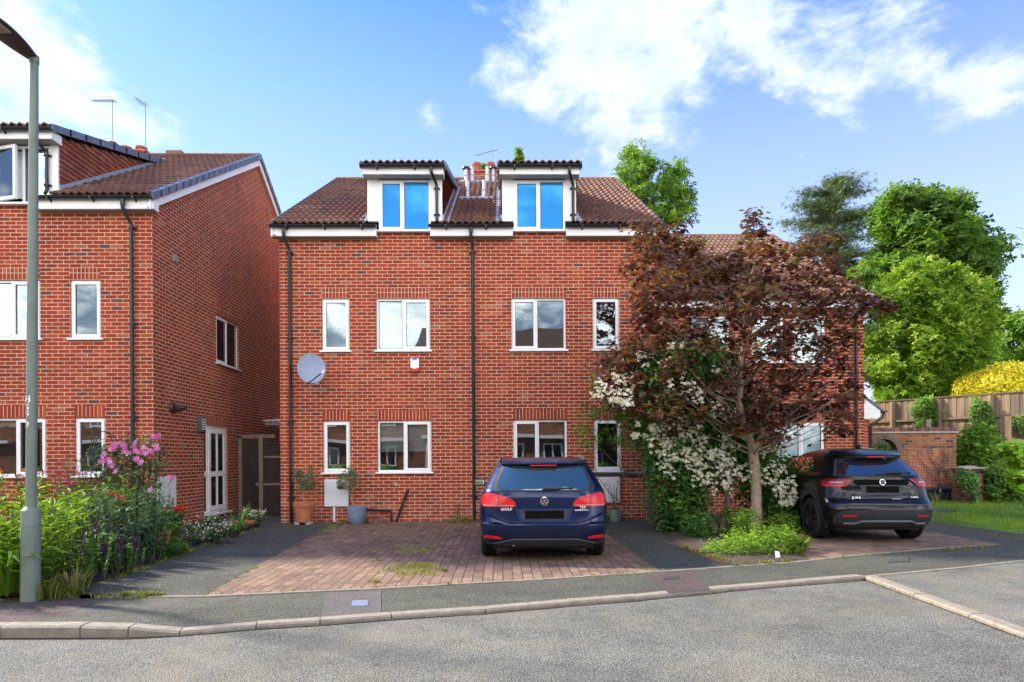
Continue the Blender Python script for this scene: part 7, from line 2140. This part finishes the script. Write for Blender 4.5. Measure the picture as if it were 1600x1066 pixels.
for sx in (-1, 1):
    a = [(.925, .62, .855), (.94, .56, .868), (.975, .545, .866), (1.01, .50, .855), (1.04, .46, .845), (1.055, .44, .80)]
    rr = a if sx > 0 else [(z, -q, -p) for z, p, q in a]
    tl = J_('tail_light', rr, 'lens_dred', .022, nx=18)
    a = [(.935, .60, .85), (.960, .58, .86)]; rr = a if sx > 0 else [(z, -q, -p) for z, p, q in a]; lpart('lit_bar', patch_mesh(bJ, rr, .027), M['lens_red'], tl, smooth='auto')
    a = [(.985, .62, .80), (1.01, .60, .76)]; rr = a if sx > 0 else [(z, -q, -p) for z, p, q in a]; lpart('clear_bar', patch_mesh(bJ, rr, .027), M['lens_clear'], tl, smooth='auto')
    a = [(.445, .50, .68), (.468, .48, .69)]; rr = a if sx > 0 else [(z, -q, -p) for z, p, q in a]; J_('reflector', rr, 'lens_red', .016)
J_('emblem_band', [(.955, -.40, .40), (.975, -.44, .44), (1.03, -.44, .44), (1.045, -.42, .42)], 'plate', .006)
J_('plate_recess', [(.80, -.31, .31), (.95, -.36, .36)], 'trimplastic', .004)
J_('number_plate', [(.835, -.26, .26), (.935, -.26, .26)], 'plate', .016)
m = MB(); ring(m, 0, 1.003, .048, .009, bJ, .014); stroke(m, [(-.052, 1.003), (.052, 1.003)], .014, bJ, .016, .010); lpart('emblem', m, M['chrome'], jk)
text_part('JUKE', jk, bJ, -.44, .738, .034, 'white_text', scx=1.35); text_part('HYBRID', jk, bJ, .50, .745, .024, 'white_text', scx=1.2)
J_('boot_strip', [(.725, .13, .27), (.738, .12, .28)], 'dish', .008)
m = MB(); m.tube([(.12, bJ.surf(.12, 1.13) - .03, 1.13), (.14, bJ.surf(.14, 1.15) - .04, 1.155), (.36, bJ.surf(.36, 1.15) - .03, 1.152)], [.02, .024, .014], 8)
m.bar((-.06, bJ.surf(-.06, 1.135) - .022, 1.135), (.52, bJ.surf(.50, 1.15) - .02, 1.155), .02, .02); lpart('wiper', m, M['rubber'], jk)
J_('bumper_cladding', [(.27, -.70, .70), (.30, -.76, .76), (.40, -.80, .80), (.50, -.76, .76), (.555, -.62, .62)], 'trimplastic', .010)
seam([(-.66, .335), (-.48, .335), (-.40, .375), (.40, .375), (.48, .335), (.66, .335)], mat='trimgrey', w=.030, off=.022, b=bJ, parent=jk, name='skid_trim')
seam([(-.72, .60), (-.62, .640), (.62, .640), (.72, .60)], mat='trimgrey', w=.010, off=.006, b=bJ, parent=jk, name='bumper_crease')
seam([(-.60, .93), (-.52, .80), (-.50, .69), (.50, .69), (.52, .80), (.60, .93)], b=bJ, parent=jk)
m = MB(); m.box(-.68, .68, .35, 3.9, .20, .30); lpart('underbody', m, M['rubber'], jk)
m = MB(); m.box(-.45, .45, .25, .30, .262, .272); lpart('tow_bar_cover', m, M['kerb'], jk)
m = MB(); m.prismX([(.88, 1.575), (1.06, 1.575), (.92, 1.64), (.89, 1.64)], -.02, .02); lpart('roof_antenna', m, M['trimplastic'], jk, bevel=.006)
for sx in (-1, 1):
    for pts in ([(.95, 1.16), (1.6, 1.12), (1.6, 1.42), (1.30, 1.42)], [(1.66, 1.12), (2.75, 1.10), (2.48, 1.30), (2.2, 1.42), (1.66, 1.43)]):
        lpart('side_window', side_patch(bJ, sx, pts), M['car_side'], jk)
    m = MB(); hx = sx * (bJ.hw(1.08) + .01)
    m.prism([(hx + sx * .03, 2.42), (hx + sx * .22, 2.44), (hx + sx * .235, 2.52), (hx + sx * .18, 2.62), (hx, 2.60)], 1.05, 1.20); mi = lpart('door_mirror', m, M['paint_black'], jk, bevel=.025)
    m = MB(); m.box(min(hx + sx * .05, hx + sx * .21), max(hx + sx * .05, hx + sx * .21), 2.412, 2.42, 1.07, 1.18); lpart('mirror_glass', m, M['chrome'], mi, bevel=.01)
m = MB(); m.add([(-.70, 3.25, 1.12), (.70, 3.25, 1.12), (.58, 2.42, 1.45), (-.58, 2.42, 1.45)], [(0, 1, 2, 3)]); lpart('windscreen', m, M['car_glass_dark'], jk)
jc = G(1371, 846)
jk.location = (5.90, 9.72, 0.006); jk.scale = (.935, .95, .95); jk.rotation_euler = (0, 0, R(-4))
# ------------------------------------------------------------------ street lamp
pb = G(47.5, 936, .02)
tp = at(53.5, 94, pb.y)
o = thing('street_lamp', 'grey-green lamp post with brown lantern standing at the flower bed corner', 'street lamp', tuple(pb))
L_ = tp.z - pb.z; lean = Vector((tp.x - pb.x - .0, 0, 0))
def lp(h): return Vector((lean.x * h / L_, 0, h))
m = MB(); zb = at(48, 797, pb.y).z - pb.z
m.tube([lp(-.05), lp(zb - .03), lp(zb), lp(zb + .035)], [.083, .083, .080, .046], 28); lpart('base_section', m, M['post_green'], o, smooth='auto')
m = MB(); m.tube([lp(zb + .03), lp(2.6), lp(L_ * .75), lp(L_)], [.047, .046, .042, .036], 24); lpart('shaft', m, M['post_green'], o, smooth='auto')
m = MB(); n = 10; vs = []
for z in (.42, zb - .16):
    for k in range(n + 1): t = R(-115 + 85 * k / n); vs.append((lp(z).x + .0855 * math.cos(t), .0855 * math.sin(t), z))
m.add(vs, [(k, k + 1, n + 2 + k, n + 1 + k) for k in range(n)])
n2 = len(m.v)
lpart('access_door', m, M['post_green'], o)
m = MB(); m.tube([(lp(.42).x + .085 * math.cos(R(a)), .085 * math.sin(R(a)), .42) for a in range(-115, -29, 8)] + [(lp(.42).x + .085 * math.cos(R(-30)), .085 * math.sin(R(-30)), zb - .16)] + [(lp(zb - .16).x + .085 * math.cos(R(a)), .085 * math.sin(R(a)), zb - .16) for a in range(-30, -116, -8)] + [(lp(.42).x + .085 * math.cos(R(-115)), .085 * math.sin(R(-115)), .42)], .0028, 5)
lpart('door_seam', m, M['trimgrey'], o)
# lantern reaching out over the road
m = MB(); T = lp(L_); vs = []; fs = []; NS = 16; NC = 18; Lh = .74
for i in range(NS + 1):
    t = i / NS; w = .135 * (math.sin(math.pi * min(1, .08 + t * .92)) ** .55) * (0.62 + .55 * t) if 0 < i < NS else .012; h = .055 * (math.sin(math.pi * (.06 + t * .88)) ** .5) if 0 < i < NS else .008
    for k in range(NC):
        a = 2 * math.pi * k / NC; vs.append((T.x - .02 + w * math.cos(a) - t * .04, T.y + .06 - t * Lh, T.z + .02 + h * (math.sin(a) if math.sin(a) > 0 else math.sin(a) * .55) + t * .05))
for i in range(NS):
    for k in range(NC): k2 = (k + 1) % NC; fs.append((i * NC + k, i * NC + k2, (i + 1) * NC + k2, (i + 1) * NC + k))
fs += [tuple(range(NC))[::-1], tuple(NS * NC + k for k in range(NC))]; m.add(vs, [f[::-1] for f in fs]); lpart('lantern', m, M['lantern'], o, smooth='auto')
m = MB(); m.prism([(T.x - .12 + .02, T.y - .62), (T.x + .06, T.y - .62), (T.x + .07, T.y - .38), (T.x - .12, T.y - .38)], T.z + .005, T.z + .02); lpart('lens', m, M['lens'], o, bevel=.01)
m = MB(); m.tube([(T.x, T.y, T.z - .03), (T.x, T.y, T.z + .04)], .042, 16); lpart('spigot', m, M['post_green'], o)
for ch, py in (('H', 624.5), ('4', 635), ('4', 645), ('2', 664.5)):
    cu = bpy.data.curves.new('t', 'FONT'); cu.body = ch; cu.size = .088; cu.align_x = 'CENTER'; cu.align_y = 'CENTER'; cu.offset = .0032; cu.resolution_u = 3
    to = bpy.data.objects.new('t', cu); COL.objects.link(to); bpy.context.view_layer.update()
    me = bpy.data.meshes.new_from_object(to.evaluated_get(bpy.context.evaluated_depsgraph_get())); bpy.data.objects.remove(to); me.materials.clear(); me.materials.append(M['white_text'])
    zc = at(44, py, pb.y).z - pb.z; r = .0478
    for v in me.vertices:
        th = -math.pi / 2 - .22 + v.co.x / r; v.co = Vector((lp(zc).x + r * math.cos(th), r * math.sin(th), zc + v.co.y))
    to = bpy.data.objects.new('number_character', me); COL.objects.link(to); to.parent = o

# ------------------------------------------------------------------ flower bed on the left
bedL = [bl[0], bl[1], bl[2] + Vector((0, .01, 0)), G(124, 936), G(124, 929), G(182, 900), G(259, 875.5), G(301, 858), G(350, 842), G(402, 826), Vector((-4.95, 12.46, 0)), Vector((-15, 12.46, 0)), Vector((-15, bl[0].y, 0))]
poly_sheet('soil', [Vector((p.x, p.y, 0.003)) for p in bedL], M['soil'])
mound('soil', [p for p in bedL], 0.10, M['soil'], res=.16)
def board(name, label, p, q, h=.07):
    m = MB(); a = G(*p); b = G(*q); m.bar((a.x, a.y, h / 2), (b.x, b.y, h / 2), .05, h)
    o = part(name, m, M['navy_plastic'], None, bevel=.008); tag(o, label, 'edging'); o['group'] = 'dark edging boards round the flower bed'
board('edging_board', 'dark edging board at the front left corner of the bed', (8, 928), (40, 928), .09)
board('edging_board', 'dark edging board beside the drive near the purple flowers', (190, 892), (256, 873))
board('edging_board', 'dark edging board beside the drive at the far end of the bed', (296, 856), (402, 824))
board('edging_board', 'dark edging board behind the grass right of the lamp post', (90, 925), (165, 903))

def leafy(name, label, base, h, spread, nst, lf, size, mat, cat='flowering plant', leafper=14, kind='lance', flowers=None, group=None, up=.5, smat='stem', lean=.25):
    """clump of upright stems with leaves up their length; flowers=(kind, mat, size, per stem, name)"""
    o = thing(name, label, cat, tuple(base), group)
    m = MB(); P = []; Nn = []; tips = []; sp = []
    for k in range(nst):
        a = random.uniform(0, 6.28); r = spread * math.sqrt(random.random()); hh = h * random.uniform(.7, 1.08)
        b = Vector(base) + Vector((r * math.cos(a), r * math.sin(a), 0)); t = b + Vector((math.cos(a) * lean * hh * random.uniform(0, 1), math.sin(a) * lean * hh * random.uniform(0, 1), hh))
        pts = [b - Vector((0, 0, .03)), b.lerp(t, .5) + Vector((random.gauss(0, .02), random.gauss(0, .02), 0)), t]; m.tube(pts, [.006, .005, .003], 5); tips.append(t)
        for j in range(leafper):
            u = .12 + .88 * (j + random.random()) / leafper; p = b.lerp(t, u); an = j * 2.4 + random.random()
            out = Vector((math.cos(an), math.sin(an), up)); P.append(tuple(p)); 
            nrm = Vector((-math.cos(an) * up, -math.sin(an) * up, 1)) + Vector((random.gauss(0, .25), random.gauss(0, .25), 0)); Nn.append(tuple(nrm)); sp.append(tuple(out))
    part('stems', m, M[smat], o)
    nr = np.array(Nn); outv = np.array(sp); ref = np.cross(outv, nr)       # so that leaf length runs outwards
    leaves('foliage', kind, np.array(P), nr, size * rng.uniform(.6, 1.25, len(P)), mat, o, spin=-np.cross(nr, ref) if False else ref_from(nr, outv), rnd=np.clip(rng.normal(.5, .25, len(P)), 0, 1))
    if flowers:
        fk, fm, fs, per, fname = flowers
        FP = []; FN = []
        for t in random.sample(tips, max(1, int(len(tips) * min(1, per)))):
            for q in range(max(1, int(per))):
                FP.append((t.x + random.gauss(0, fs), t.y + random.gauss(0, fs), t.z + random.uniform(-fs * (per - 1) * .6, fs * .4))); FN.append((random.gauss(0, .5), -.8 + random.gauss(0, .4), .7))
        leaves(fname, fk, np.array(FP), np.array(FN), fs * rng.uniform(.75, 1.2, len(FP)), fm, o)
    return o
def ref_from(nr, outv):
    # template length axis is b = n x (n x ref); choose ref so that b points along outv
    n = nr / np.linalg.norm(nr, axis=1, keepdims=True)
    return -outv
def gz(px, py, z=.05): p = G(px, py, z); return (p.x, p.y, z)
GL = 'plants in the left flower bed'
leafy('leafy_plant', 'tall bright yellow-green leafy clump left of the lamp post', gz(8, 925), .86, .42, 30, 14, .15, 'lf_bright', leafper=20, cat='plant', group=GL)
leafy('leafy_plant', 'bright yellow-green leafy clump just behind the lamp post', gz(45, 912), .92, .40, 30, 14, .15, 'lf_bright', leafper=20, cat='plant', group=GL)
leafy('leafy_plant', 'lime leafy clump between the lamp post and the poppies', gz(112, 868), .98, .5, 40, 14, .16, 'lf_bright', leafper=20, cat='plant', group=GL)
leafy('leafy_plant', 'leafy green clump under the left house single window', gz(150, 850), 1.0, .45, 34, 14, .13, 'lf_light', leafper=20, cat='plant', group=GL)
leafy('leafy_plant', 'dark leafy clump with orange flowers at the far left', gz(5, 865), 1.12, .5, 30, 14, .12, 'lf_mid', leafper=16, cat='plant', group=GL, flowers=('flower', 'pt_orange', .035, 2, 'flowers'))
leafy('leafy_plant', 'single young lance-leaved stem right of the lamp post base', gz(80, 908), .62, .10, 5, 14, .15, 'lf_bright', leafper=12, cat='plant', group=GL)
leafy('leafy_plant', 'small pale shoot among the dark plants near the drive edge', gz(122, 900), .30, .05, 3, 14, .12, 'lf_bright', leafper=8, cat='plant', group=GL)
def strap(name, label, base, h, r, n, mat, cat='plant', kind='strap'):
    o = thing(name, label, cat, tuple(base), GL)
    a = rng.uniform(0, 6.283, n); q = rng.random(n) * r; P = np.stack([base[0] + q * np.cos(a), base[1] + q * np.sin(a), np.full(n, base[2])], 1)
    out = np.stack([np.cos(a), np.sin(a), np.zeros(n)], 1); nn_ = np.stack([.12 * np.cos(a), .12 * np.sin(a), np.ones(n)], 1)
    leaves('leaves', kind, P, nn_, h * rng.uniform(.6, 1.15, n), mat, o, spin=-out + rng.normal(0, .25, (n, 3)))
    return o
strap('daylily', 'clump of long arching strap leaves at the lower left corner', gz(12, 926), .55, .22, 90, 'lf_light')
strap('iris', 'upright fan of sword leaves near the end of the bed', gz(372, 828, .05), .50, .07, 16, 'lf_light', kind='blade')
strap('grass_tuft', 'tuft of yellow-green grass at the foot of the lamp post', gz(75, 931, .02), .20, .22, 120, 'weeds', kind='blade')
strap('grass_tuft', 'wispy straw-coloured grass right of the lamp post', gz(112, 924, .02), .26, .16, 60, 'weeds', kind='blade')
# salvias: leafy low clump and dark purple spikes
def salvia(label, px, py, n, h, spread):
    b = gz(px, py); o = leafy('salvia', label, b, h * .55, spread, n, 10, .06, 'lf_mock', leafper=22, group=GL, kind='oval')
    P = []; m = MB()
    for k in range(n):
        a = random.uniform(0, 6.28); r = spread * math.sqrt(random.random()) * 1.1; x, y = b[0] + r * math.cos(a), b[1] + r * math.sin(a); hh = h * random.uniform(.75, 1.1)
        dx, dy = random.gauss(0, .04), random.gauss(0, .04)
        m.tube([(x, y, b[2]), (x + dx, y + dy, hh)], .0035, 4)
        for j in range(26): u = .45 + .55 * j / 26; P.append((x + dx * u + random.gauss(0, .007), y + dy * u + random.gauss(0, .007), b[2] + (hh - b[2]) * u))
    part('flower_stems', m, M['wood_dark'], o); P = np.array(P); leaves('flower_spikes', 'oval', P, rng.normal(size=P.shape) + np.array([0, -.5, .5]), .026 * rng.uniform(.6, 1.3, len(P)), 'pt_purple', o)
salvia('dark purple salvia spikes just right of the lamp post', 112, 905, 20, .78, .32)
salvia('salvia with maroon seedy spikes behind the young shoot', 135, 892, 18, .80, .30)
salvia('violet salvia spikes leaning over the drive edging', 182, 892, 22, .55, .26)
# poppies
b = gz(205, 872); o = leafy('poppy_clump', 'blue-green poppy foliage with three red poppies and pale seed heads', b, .92, .42, 60, 14, .085, 'lf_blue', leafper=26, group=GL, kind='oval')
P = [tuple(at(px, py, 8.9)) for px, py in ((171, 771), (183, 775.5), (190, 779))]
for i, p in enumerate(P):
    pos = np.array([(p[0] + .022 * math.cos(a), p[1] + .022 * math.sin(a), p[2] + .0) for a in np.linspace(0, 5.5, 6)]); nrr = np.array([(math.cos(a) * .8, math.sin(a) * .8 - .5, .6) for a in np.linspace(0, 5.5, 6)])
    leaves('poppy_flower', 'disc', pos, nrr, .042, 'pt_red', o)
m = MB(); hd = MB()
for k in range(14):
    x, y = b[0] + random.gauss(0, .22), b[1] + random.gauss(0, .16); z = random.uniform(.85, 1.12); m.tube([(x, y, .3), (x + random.gauss(0, .03), y, z)], .004, 4); hd.lathe([(0, -.012), (.014, -.006), (.016, .008), (.018, .014), (0, .016)], c=(x, y, z), n=8)
for p in P: m.tube([(p[0] + .02, p[1], .4), (p[0], p[1], p[2] - .01)], .004, 4)
part('flower_stems', m, M['stem'], o); part('seed_heads', hd, M['lf_blue'], o)
leafy('pink_flowered_plant', 'plant with magenta daisies behind the lamp post clumps', gz(105, 850), 1.08, .28, 14, 14, .09, 'lf_mid', leafper=16, group=GL, flowers=('flower', 'pt_magenta', .045, 1, 'flowers'))
leafy('pink_flowered_plant', 'plant with small crimson flowers below the single window', gz(140, 838), 1.25, .42, 20, 14, .07, 'lf_mid', leafper=14, group=GL, flowers=('flower', 'pt_magenta', .022, 1, 'flowers'))
leafy('foxglove_stems', 'pale feathery flower stems rising behind the poppies', gz(160, 835), 1.35, .5, 26, 14, .05, 'lf_light', leafper=14, cat='plant', group=GL)
# mallow
b = gz(225, 842)
o, clm = bush('mallow_bush', 'tall grey-green mallow bush covered in pink flowers against the house corner', [(150, 700), (175, 690), (205, 690), (232, 688), (250, 700), (250, 730), (243, 770), (238, 812), (215, 815), (180, 795), (160, 765), (150, 735)], 10.9, .5, 55, 58, .17, 'oval', .040, 'lf_olive', base=(b[0], 10.9, .03), smat='bark')
P = []; 
for px, py in ((172, 703), (178, 702), (170, 720), (169, 719), (165, 711), (206, 699), (213, 694), (218, 703), (221, 708), (227, 710), (233, 706), (217, 716), (214, 720), (221, 722), (238, 707), (240, 683), (248, 681), (187, 693), (193, 695), (196, 704), (198, 708), (160, 720), (175, 728), (172, 724), (182, 736), (236, 766), (267, 746), (245, 700), (180, 698), (210, 705), (225, 700), (153, 722)):
    for q in range(3): v = at(px + random.gauss(0, 1.8), py + random.gauss(0, 1.8), 10.42 + random.uniform(-.06, .1)); P.append(tuple(v))
P = np.array(P); leaves('flowers', 'flower', P, np.array([0, -1.0, .35]) + rng.normal(0, .35, P.shape), .044 * rng.uniform(.75, 1.2, len(P)), 'pt_pink', o)
m = MB()
for (a_, b_) in (((205, 690), (197, 665)), ((255, 700), (272, 678)), ((262, 730), (285, 705)), ((262, 760), (278, 728)), ((235, 690), (252, 672))): m.tube([at(*a_, 10.8), at((a_[0] + b_[0]) / 2 + 2, (a_[1] + b_[1]) / 2 - 2, 10.75), at(*b_, 10.7)], [.006, .004, .002], 5)
part('long_shoots', m, M['bark'], o)
# iron obelisk
c = at(163, 700, 11.6); o = thing('plant_arch', 'thin dark metal plant hoop behind the mallow bush', 'plant support', (c.x, 11.6, .02))
m = MB(); zt_ = at(167, 674, 11.6).z
for dx in (-.20, 0, .20):
    m.tube([(c.x + dx * math.cos(t) * 1.0, 11.6 + .02 * dx, zt_ - .28 + .28 * math.sin(t)) if 0 <= t <= math.pi else (0, 0, 0) for t in np.linspace(0, math.pi, 14)], .006, 5) if dx else None
m.tube([(c.x + .24 * math.cos(t), 11.6, zt_ - .25 + .25 * math.sin(t)) for t in np.linspace(0, math.pi, 16)], .008, 5); m.tube([(c.x - .24, 11.6, 0), (c.x - .24, 11.6, zt_ - .25)], .008, 5); m.tube([(c.x + .24, 11.6, 0), (c.x + .24, 11.6, zt_ - .25)], .008, 5)
m.tube([(c.x, 11.6 + .24 * math.cos(t), zt_ - .25 + .25 * math.sin(t)) for t in np.linspace(0, math.pi, 16)], .008, 5)
for z in (.5, 1.0, 1.5): m.tube([(c.x + .24 * math.cos(t), 11.6 + .24 * math.sin(t), z) for t in np.linspace(0, 2 * math.pi, 20)], .005, 4)
part('hoops', m, M['iron'], o)
# low edging plants and daisies
def low(name, label, poly, Y, n, mat, size=.024, fl=None, group=GL, cat='plant', kind='oval'):
    o, cl = bush(name, label, poly, Y, .22, n, 55, .08, kind, size, mat, cat=cat, group=group, up=(0, 0, .9), stems=10)
    if fl:
        fm, fs, cnt = fl; P = []
        for k in range(cnt):
            c = random.choice(cl); P.append((c.x + random.gauss(0, .07), c.y - abs(random.gauss(0, .06)), c.z + random.uniform(.0, .10)))
        P = np.array(P); leaves('flowers', 'flower', P, np.array([0, -.6, .8]) + rng.normal(0, .4, P.shape), fs * rng.uniform(.7, 1.2, len(P)), fm, o)
    return o
low('daisy_clump', 'sprawling clump of tiny pink and white daisies beside the drive', [(285, 850), (288, 822), (310, 808), (345, 806), (362, 818), (366, 836), (345, 842), (310, 850)], 10.5, 30, 'lf_mock', fl=('pt_daisy', .016, 260), cat='flowering plant')
low('daisy_clump', 'white daisies spilling from the pot at the end of the bed', [(380, 808), (386, 797), (402, 796), (412, 806), (404, 814), (386, 814)], 13.0, 12, 'lf_light', fl=('pt_daisy', .018, 120), cat='flowering plant')
low('low_plant', 'low yellow-green leafy plant by the purple salvia', [(198, 870), (202, 842), (214, 836), (220, 850), (214, 872)], 8.6, 12, 'lf_bright', .034)
low('low_plant', 'low dark green mat beside the edging board', [(225, 872), (235, 852), (270, 846), (292, 852), (290, 862), (262, 872)], 9.2, 20, 'lf_mock', .020)
low('low_plant', 'small clump of light leaves between the edging boards', [(265, 866), (272, 852), (290, 850), (298, 858), (290, 866)], 9.6, 9, 'lf_light', .024)
low('low_plant', 'green ground cover in front of the terracotta pot', [(205, 866), (222, 857), (262, 853), (275, 856), (262, 866), (230, 874)], 9.0, 22, 'lf_mock', .026)
low('low_plant', 'dark foliage filling the bed behind the salvias', [(60, 900), (75, 850), (130, 835), (190, 838), (205, 865), (180, 895), (120, 908)], 7.9, 60, 'lf_mock', .040)
low('low_plant', 'grey-green leaves filling the bed below the poppies', [(165, 885), (175, 835), (215, 815), (235, 830), (232, 862), (205, 885)], 8.5, 46, 'lf_blue', .036)
low('low_plant', 'green undergrowth at the far left of the bed', [(0, 925), (0, 830), (40, 820), (50, 870), (48, 915)], 7.3, 40, 'lf_light', .045)
low('low_plant', 'green foliage below the mallow bush', [(235, 850), (228, 805), (262, 790), (282, 812), (285, 840), (262, 850)], 10.2, 26, 'lf_mid', .034, fl=('pt_yellow', .012, 10))
low('low_plant', 'tiny pink flowered plant beside the iris leaves', [(355, 832), (357, 812), (368, 810), (380, 822), (378, 834)], 11.4, 6, 'lf_mid', .026, fl=('pt_magenta', .030, 4))

# pots
def pot(name, label, px, pyb, pyt, r, Y, mat, shape='taper', cat='pot', z0=None, group=None):
    b = at(px, pyb, Y); t = at(px, pyt, Y); z0 = b.z if z0 is None else z0; h = t.z - z0
    o = thing(name, label, cat, (b.x, Y, z0), group); m = MB()
    if shape == 'taper': pr = [(0, 0), (r * .70, 0), (r * .93, h * .80), (r * 1.0, h * .81), (r * 1.02, h), (r * .92, h), (r * .88, h * .9), (0, h * .9)]
    elif shape == 'bowl': pr = [(0, 0), (r * .62, 0), (r * .88, h * .25), (r * .99, h * .6), (r, h), (r * .9, h), (r * .88, h * .88), (0, h * .88)]
    elif shape == 'rolled': pr = [(0, 0), (r * .68, 0), (r * .96, h * .9), (r * 1.0, h * .94), (r * .98, h), (r * .88, h * .98), (r * .86, h * .88), (0, h * .88)]
    else: pr = [(0, 0), (r * .92, 0), (r, h * .5), (r * .97, h), (r * .87, h), (r * .85, h * .85), (0, h * .85)]
    m.lathe(pr, n=32); lpart('pot', m, M[mat], o, smooth='auto')
    m = MB(); m.lathe([(r * .88, h * .91), (0, h * .93)], n=20); lpart('soil_fill', m, M['soil'], o)
    return o, Vector((b.x, Y, z0 + h * .9))
def olive(label, top, crown_poly, Y, trunk, n=46, mat='lf_olive', size=.028):
    o = thing('olive_tree', label, 'olive tree', tuple(top), 'small olive trees in pots')
    cl = clump_centres(crown_poly, Y, .22, n); pos, nr, tone = crown_points(cl, 34, .075, .9)
    leaves('crown', 'oval', pos, nr * .5 + rng.normal(size=pos.shape), size * rng.uniform(.7, 1.3, len(pos)) * 1.2, mat, o, rnd=tone)
    m = MB(); m.tube([top - Vector((0, 0, .02))] + [at(x, y, Y) for x, y in trunk], [.016, .013, .011, .008][:len(trunk) + 1], 8); e = at(*trunk[-1], Y)
    for c in cl[:26]: limb(m, e.lerp(top, random.uniform(0, .25)), c, .005, .002, .1)
    part('trunk', m, M['bark_pale'], o, smooth='auto'); return o
Yp = Y0 - .38
for i, (px, l) in enumerate(((463.5, 'pale brick under the left of the terracotta pot'), (480.5, 'pale brick under the right of the terracotta pot'))):
    p = at(px, 816, Yp); m = MB(); m.box(-.055, .055, -.11, .11, 0, .055); q = part('pot_brick', m, M['stone'], None, bevel=.006); q.location = (p.x + .04, Yp, .004); tag(q, l, 'brick', 'bricks raising the terracotta pot')
o, t = pot('terracotta_pot', 'large terracotta pot raised on bricks by the downpipe', 475, 812, 785.5, .222, Yp, 'terracotta', 'taper', z0=.06)
olive('small round olive tree in the terracotta pot', t, [(459, 752), (462, 738), (474, 731), (490, 733), (497, 744), (494, 758), (482, 766), (468, 765)], Yp, [(474, 775), (475, 762)])
o, t = pot('glazed_pot', 'squat blue-grey glazed pot beside the meter box', 557.5, 815, 792, .205, Yp - .05, 'blue_glaze', 'bowl', z0=.01)
olive('leaning olive tree in the blue-grey pot with paler sparser crown', t, [(525, 760), (526, 745), (538, 735), (550, 730), (560, 737), (563, 750), (556, 762), (548, 770), (540, 764)], Yp - .05, [(551, 785), (546, 770), (545, 760)])
o, t = pot('grey_pot', 'small grey-green pot against the wall below the right meter box', 962, 814.5, 796.5, .135, Y0 - .30, 'grey_green_pot', 'tub', z0=.01)
o = leafy('potted_climber', 'straggly pink-flowered plant climbing up the right meter box', t, .62, .05, 9, 10, .035, 'lf_light', leafper=12, kind='oval', lean=.55, smat='bark')
P = [tuple(at(px, py, Y0 - .35)) for px, py in ((939, 760), (946, 757), (956, 777), (963, 779), (942, 766))]; P = np.array(P); leaves('flowers', 'flower', P, np.array([0, -1., .3]) + rng.normal(0, .3, P.shape), .024, 'pt_magenta', o)
strap('climber_weeds', 'green weeds at the wall between the car and the grey pot', tuple(Vector((at(946, 812, Y0 - .2).x, Y0 - .2, .01))), .28, .12, 50, 'lf_light', cat='weeds')['group'] = 'weeds along the house wall'
o, t = pot('terracotta_pot', 'terracotta pot half hidden among bed plants near the black pot', 246, 856, 829, .19, 9.6, 'terracotta', 'taper')
low('potted_shrub', 'bushy green plant growing from the terracotta pot in the bed', [(218, 838), (216, 815), (232, 800), (256, 798), (266, 815), (262, 835), (245, 840)], 9.6, 24, 'lf_mid', .034)
o, t = pot('black_pot', 'black pot of scarlet geraniums below the gable meter box', 273, 823, 804, .155, 11.8, 'dark_pot', 'taper')
o = leafy('geranium', 'scarlet geraniums growing in the black pot', t, .16, .12, 14, 10, .05, 'lf_mid', leafper=6, kind='oval', flowers=('flower', 'pt_red', .030, 3, 'flowers'))
o, t = pot('terracotta_dish', 'shallow orange terracotta pot at the passage entrance', 390, 820, 812.5, .12, 12.9, 'terracotta', 'bowl')
p = at(351, 806, 12.6); m = MB(); m.lathe([(0, 0), (.10, 0), (.10, .06), (.24, .065), (.25, .09), (.24, .10), (0, .10)], n=28); o = part('round_slab', m, M['stone'], None, smooth='auto'); o.location = (p.x, 12.6, .05); tag(o, 'low round pale stone slab below the white side door', 'stone table')
p = at(126, 772, 12.1); m = MB(); m.lathe([(0, 0), (.16, 0), (.22, .05), (.24, .3), (.25, .34), (.22, .35), (0, .34)], n=20); o = part('stone_planter', m, M['stone'], None, smooth='auto'); o.location = (p.x, 12.1, .05); 
o.scale = (1.6, 1, 2.1); tag(o, 'pale stone planter under the single window behind the plants', 'planter')
# tall weed by the wall between the houses
leafy('tall_weed', 'tall spindly weed growing at the wall left of the estate car', (at(718, 812, Y0 - .15).x, Y0 - .15, .01), .55, .08, 5, 10, .05, 'lf_light', cat='weed', leafper=10)
strap('grass_clump', 'dry grass clump at the wall foot left of the estate car', (at(722, 814, Y0 - .35).x, Y0 - .35, .01), .18, .30, 110, 'weeds', cat='weeds', kind='blade')['group'] = 'weeds along the house wall'
# paper litter in the right bed
p = G(1216, 872, .03); m = MB(); m.add([(-.035, 0, 0), (.03, 0, .01), (.02, .01, .08), (-.03, .03, .09)], [(0, 1, 2, 3)]); m.add([(-.035, .004, 0), (.03, .004, .01), (.02, .014, .08), (-.03, .034, .09)], [(3, 2, 1, 0)])
o = part('paper_scrap', m, M['white_text'], None); o.location = p; tag(o, 'scrap of white paper lying in the weeds at the bed edge', 'litter')
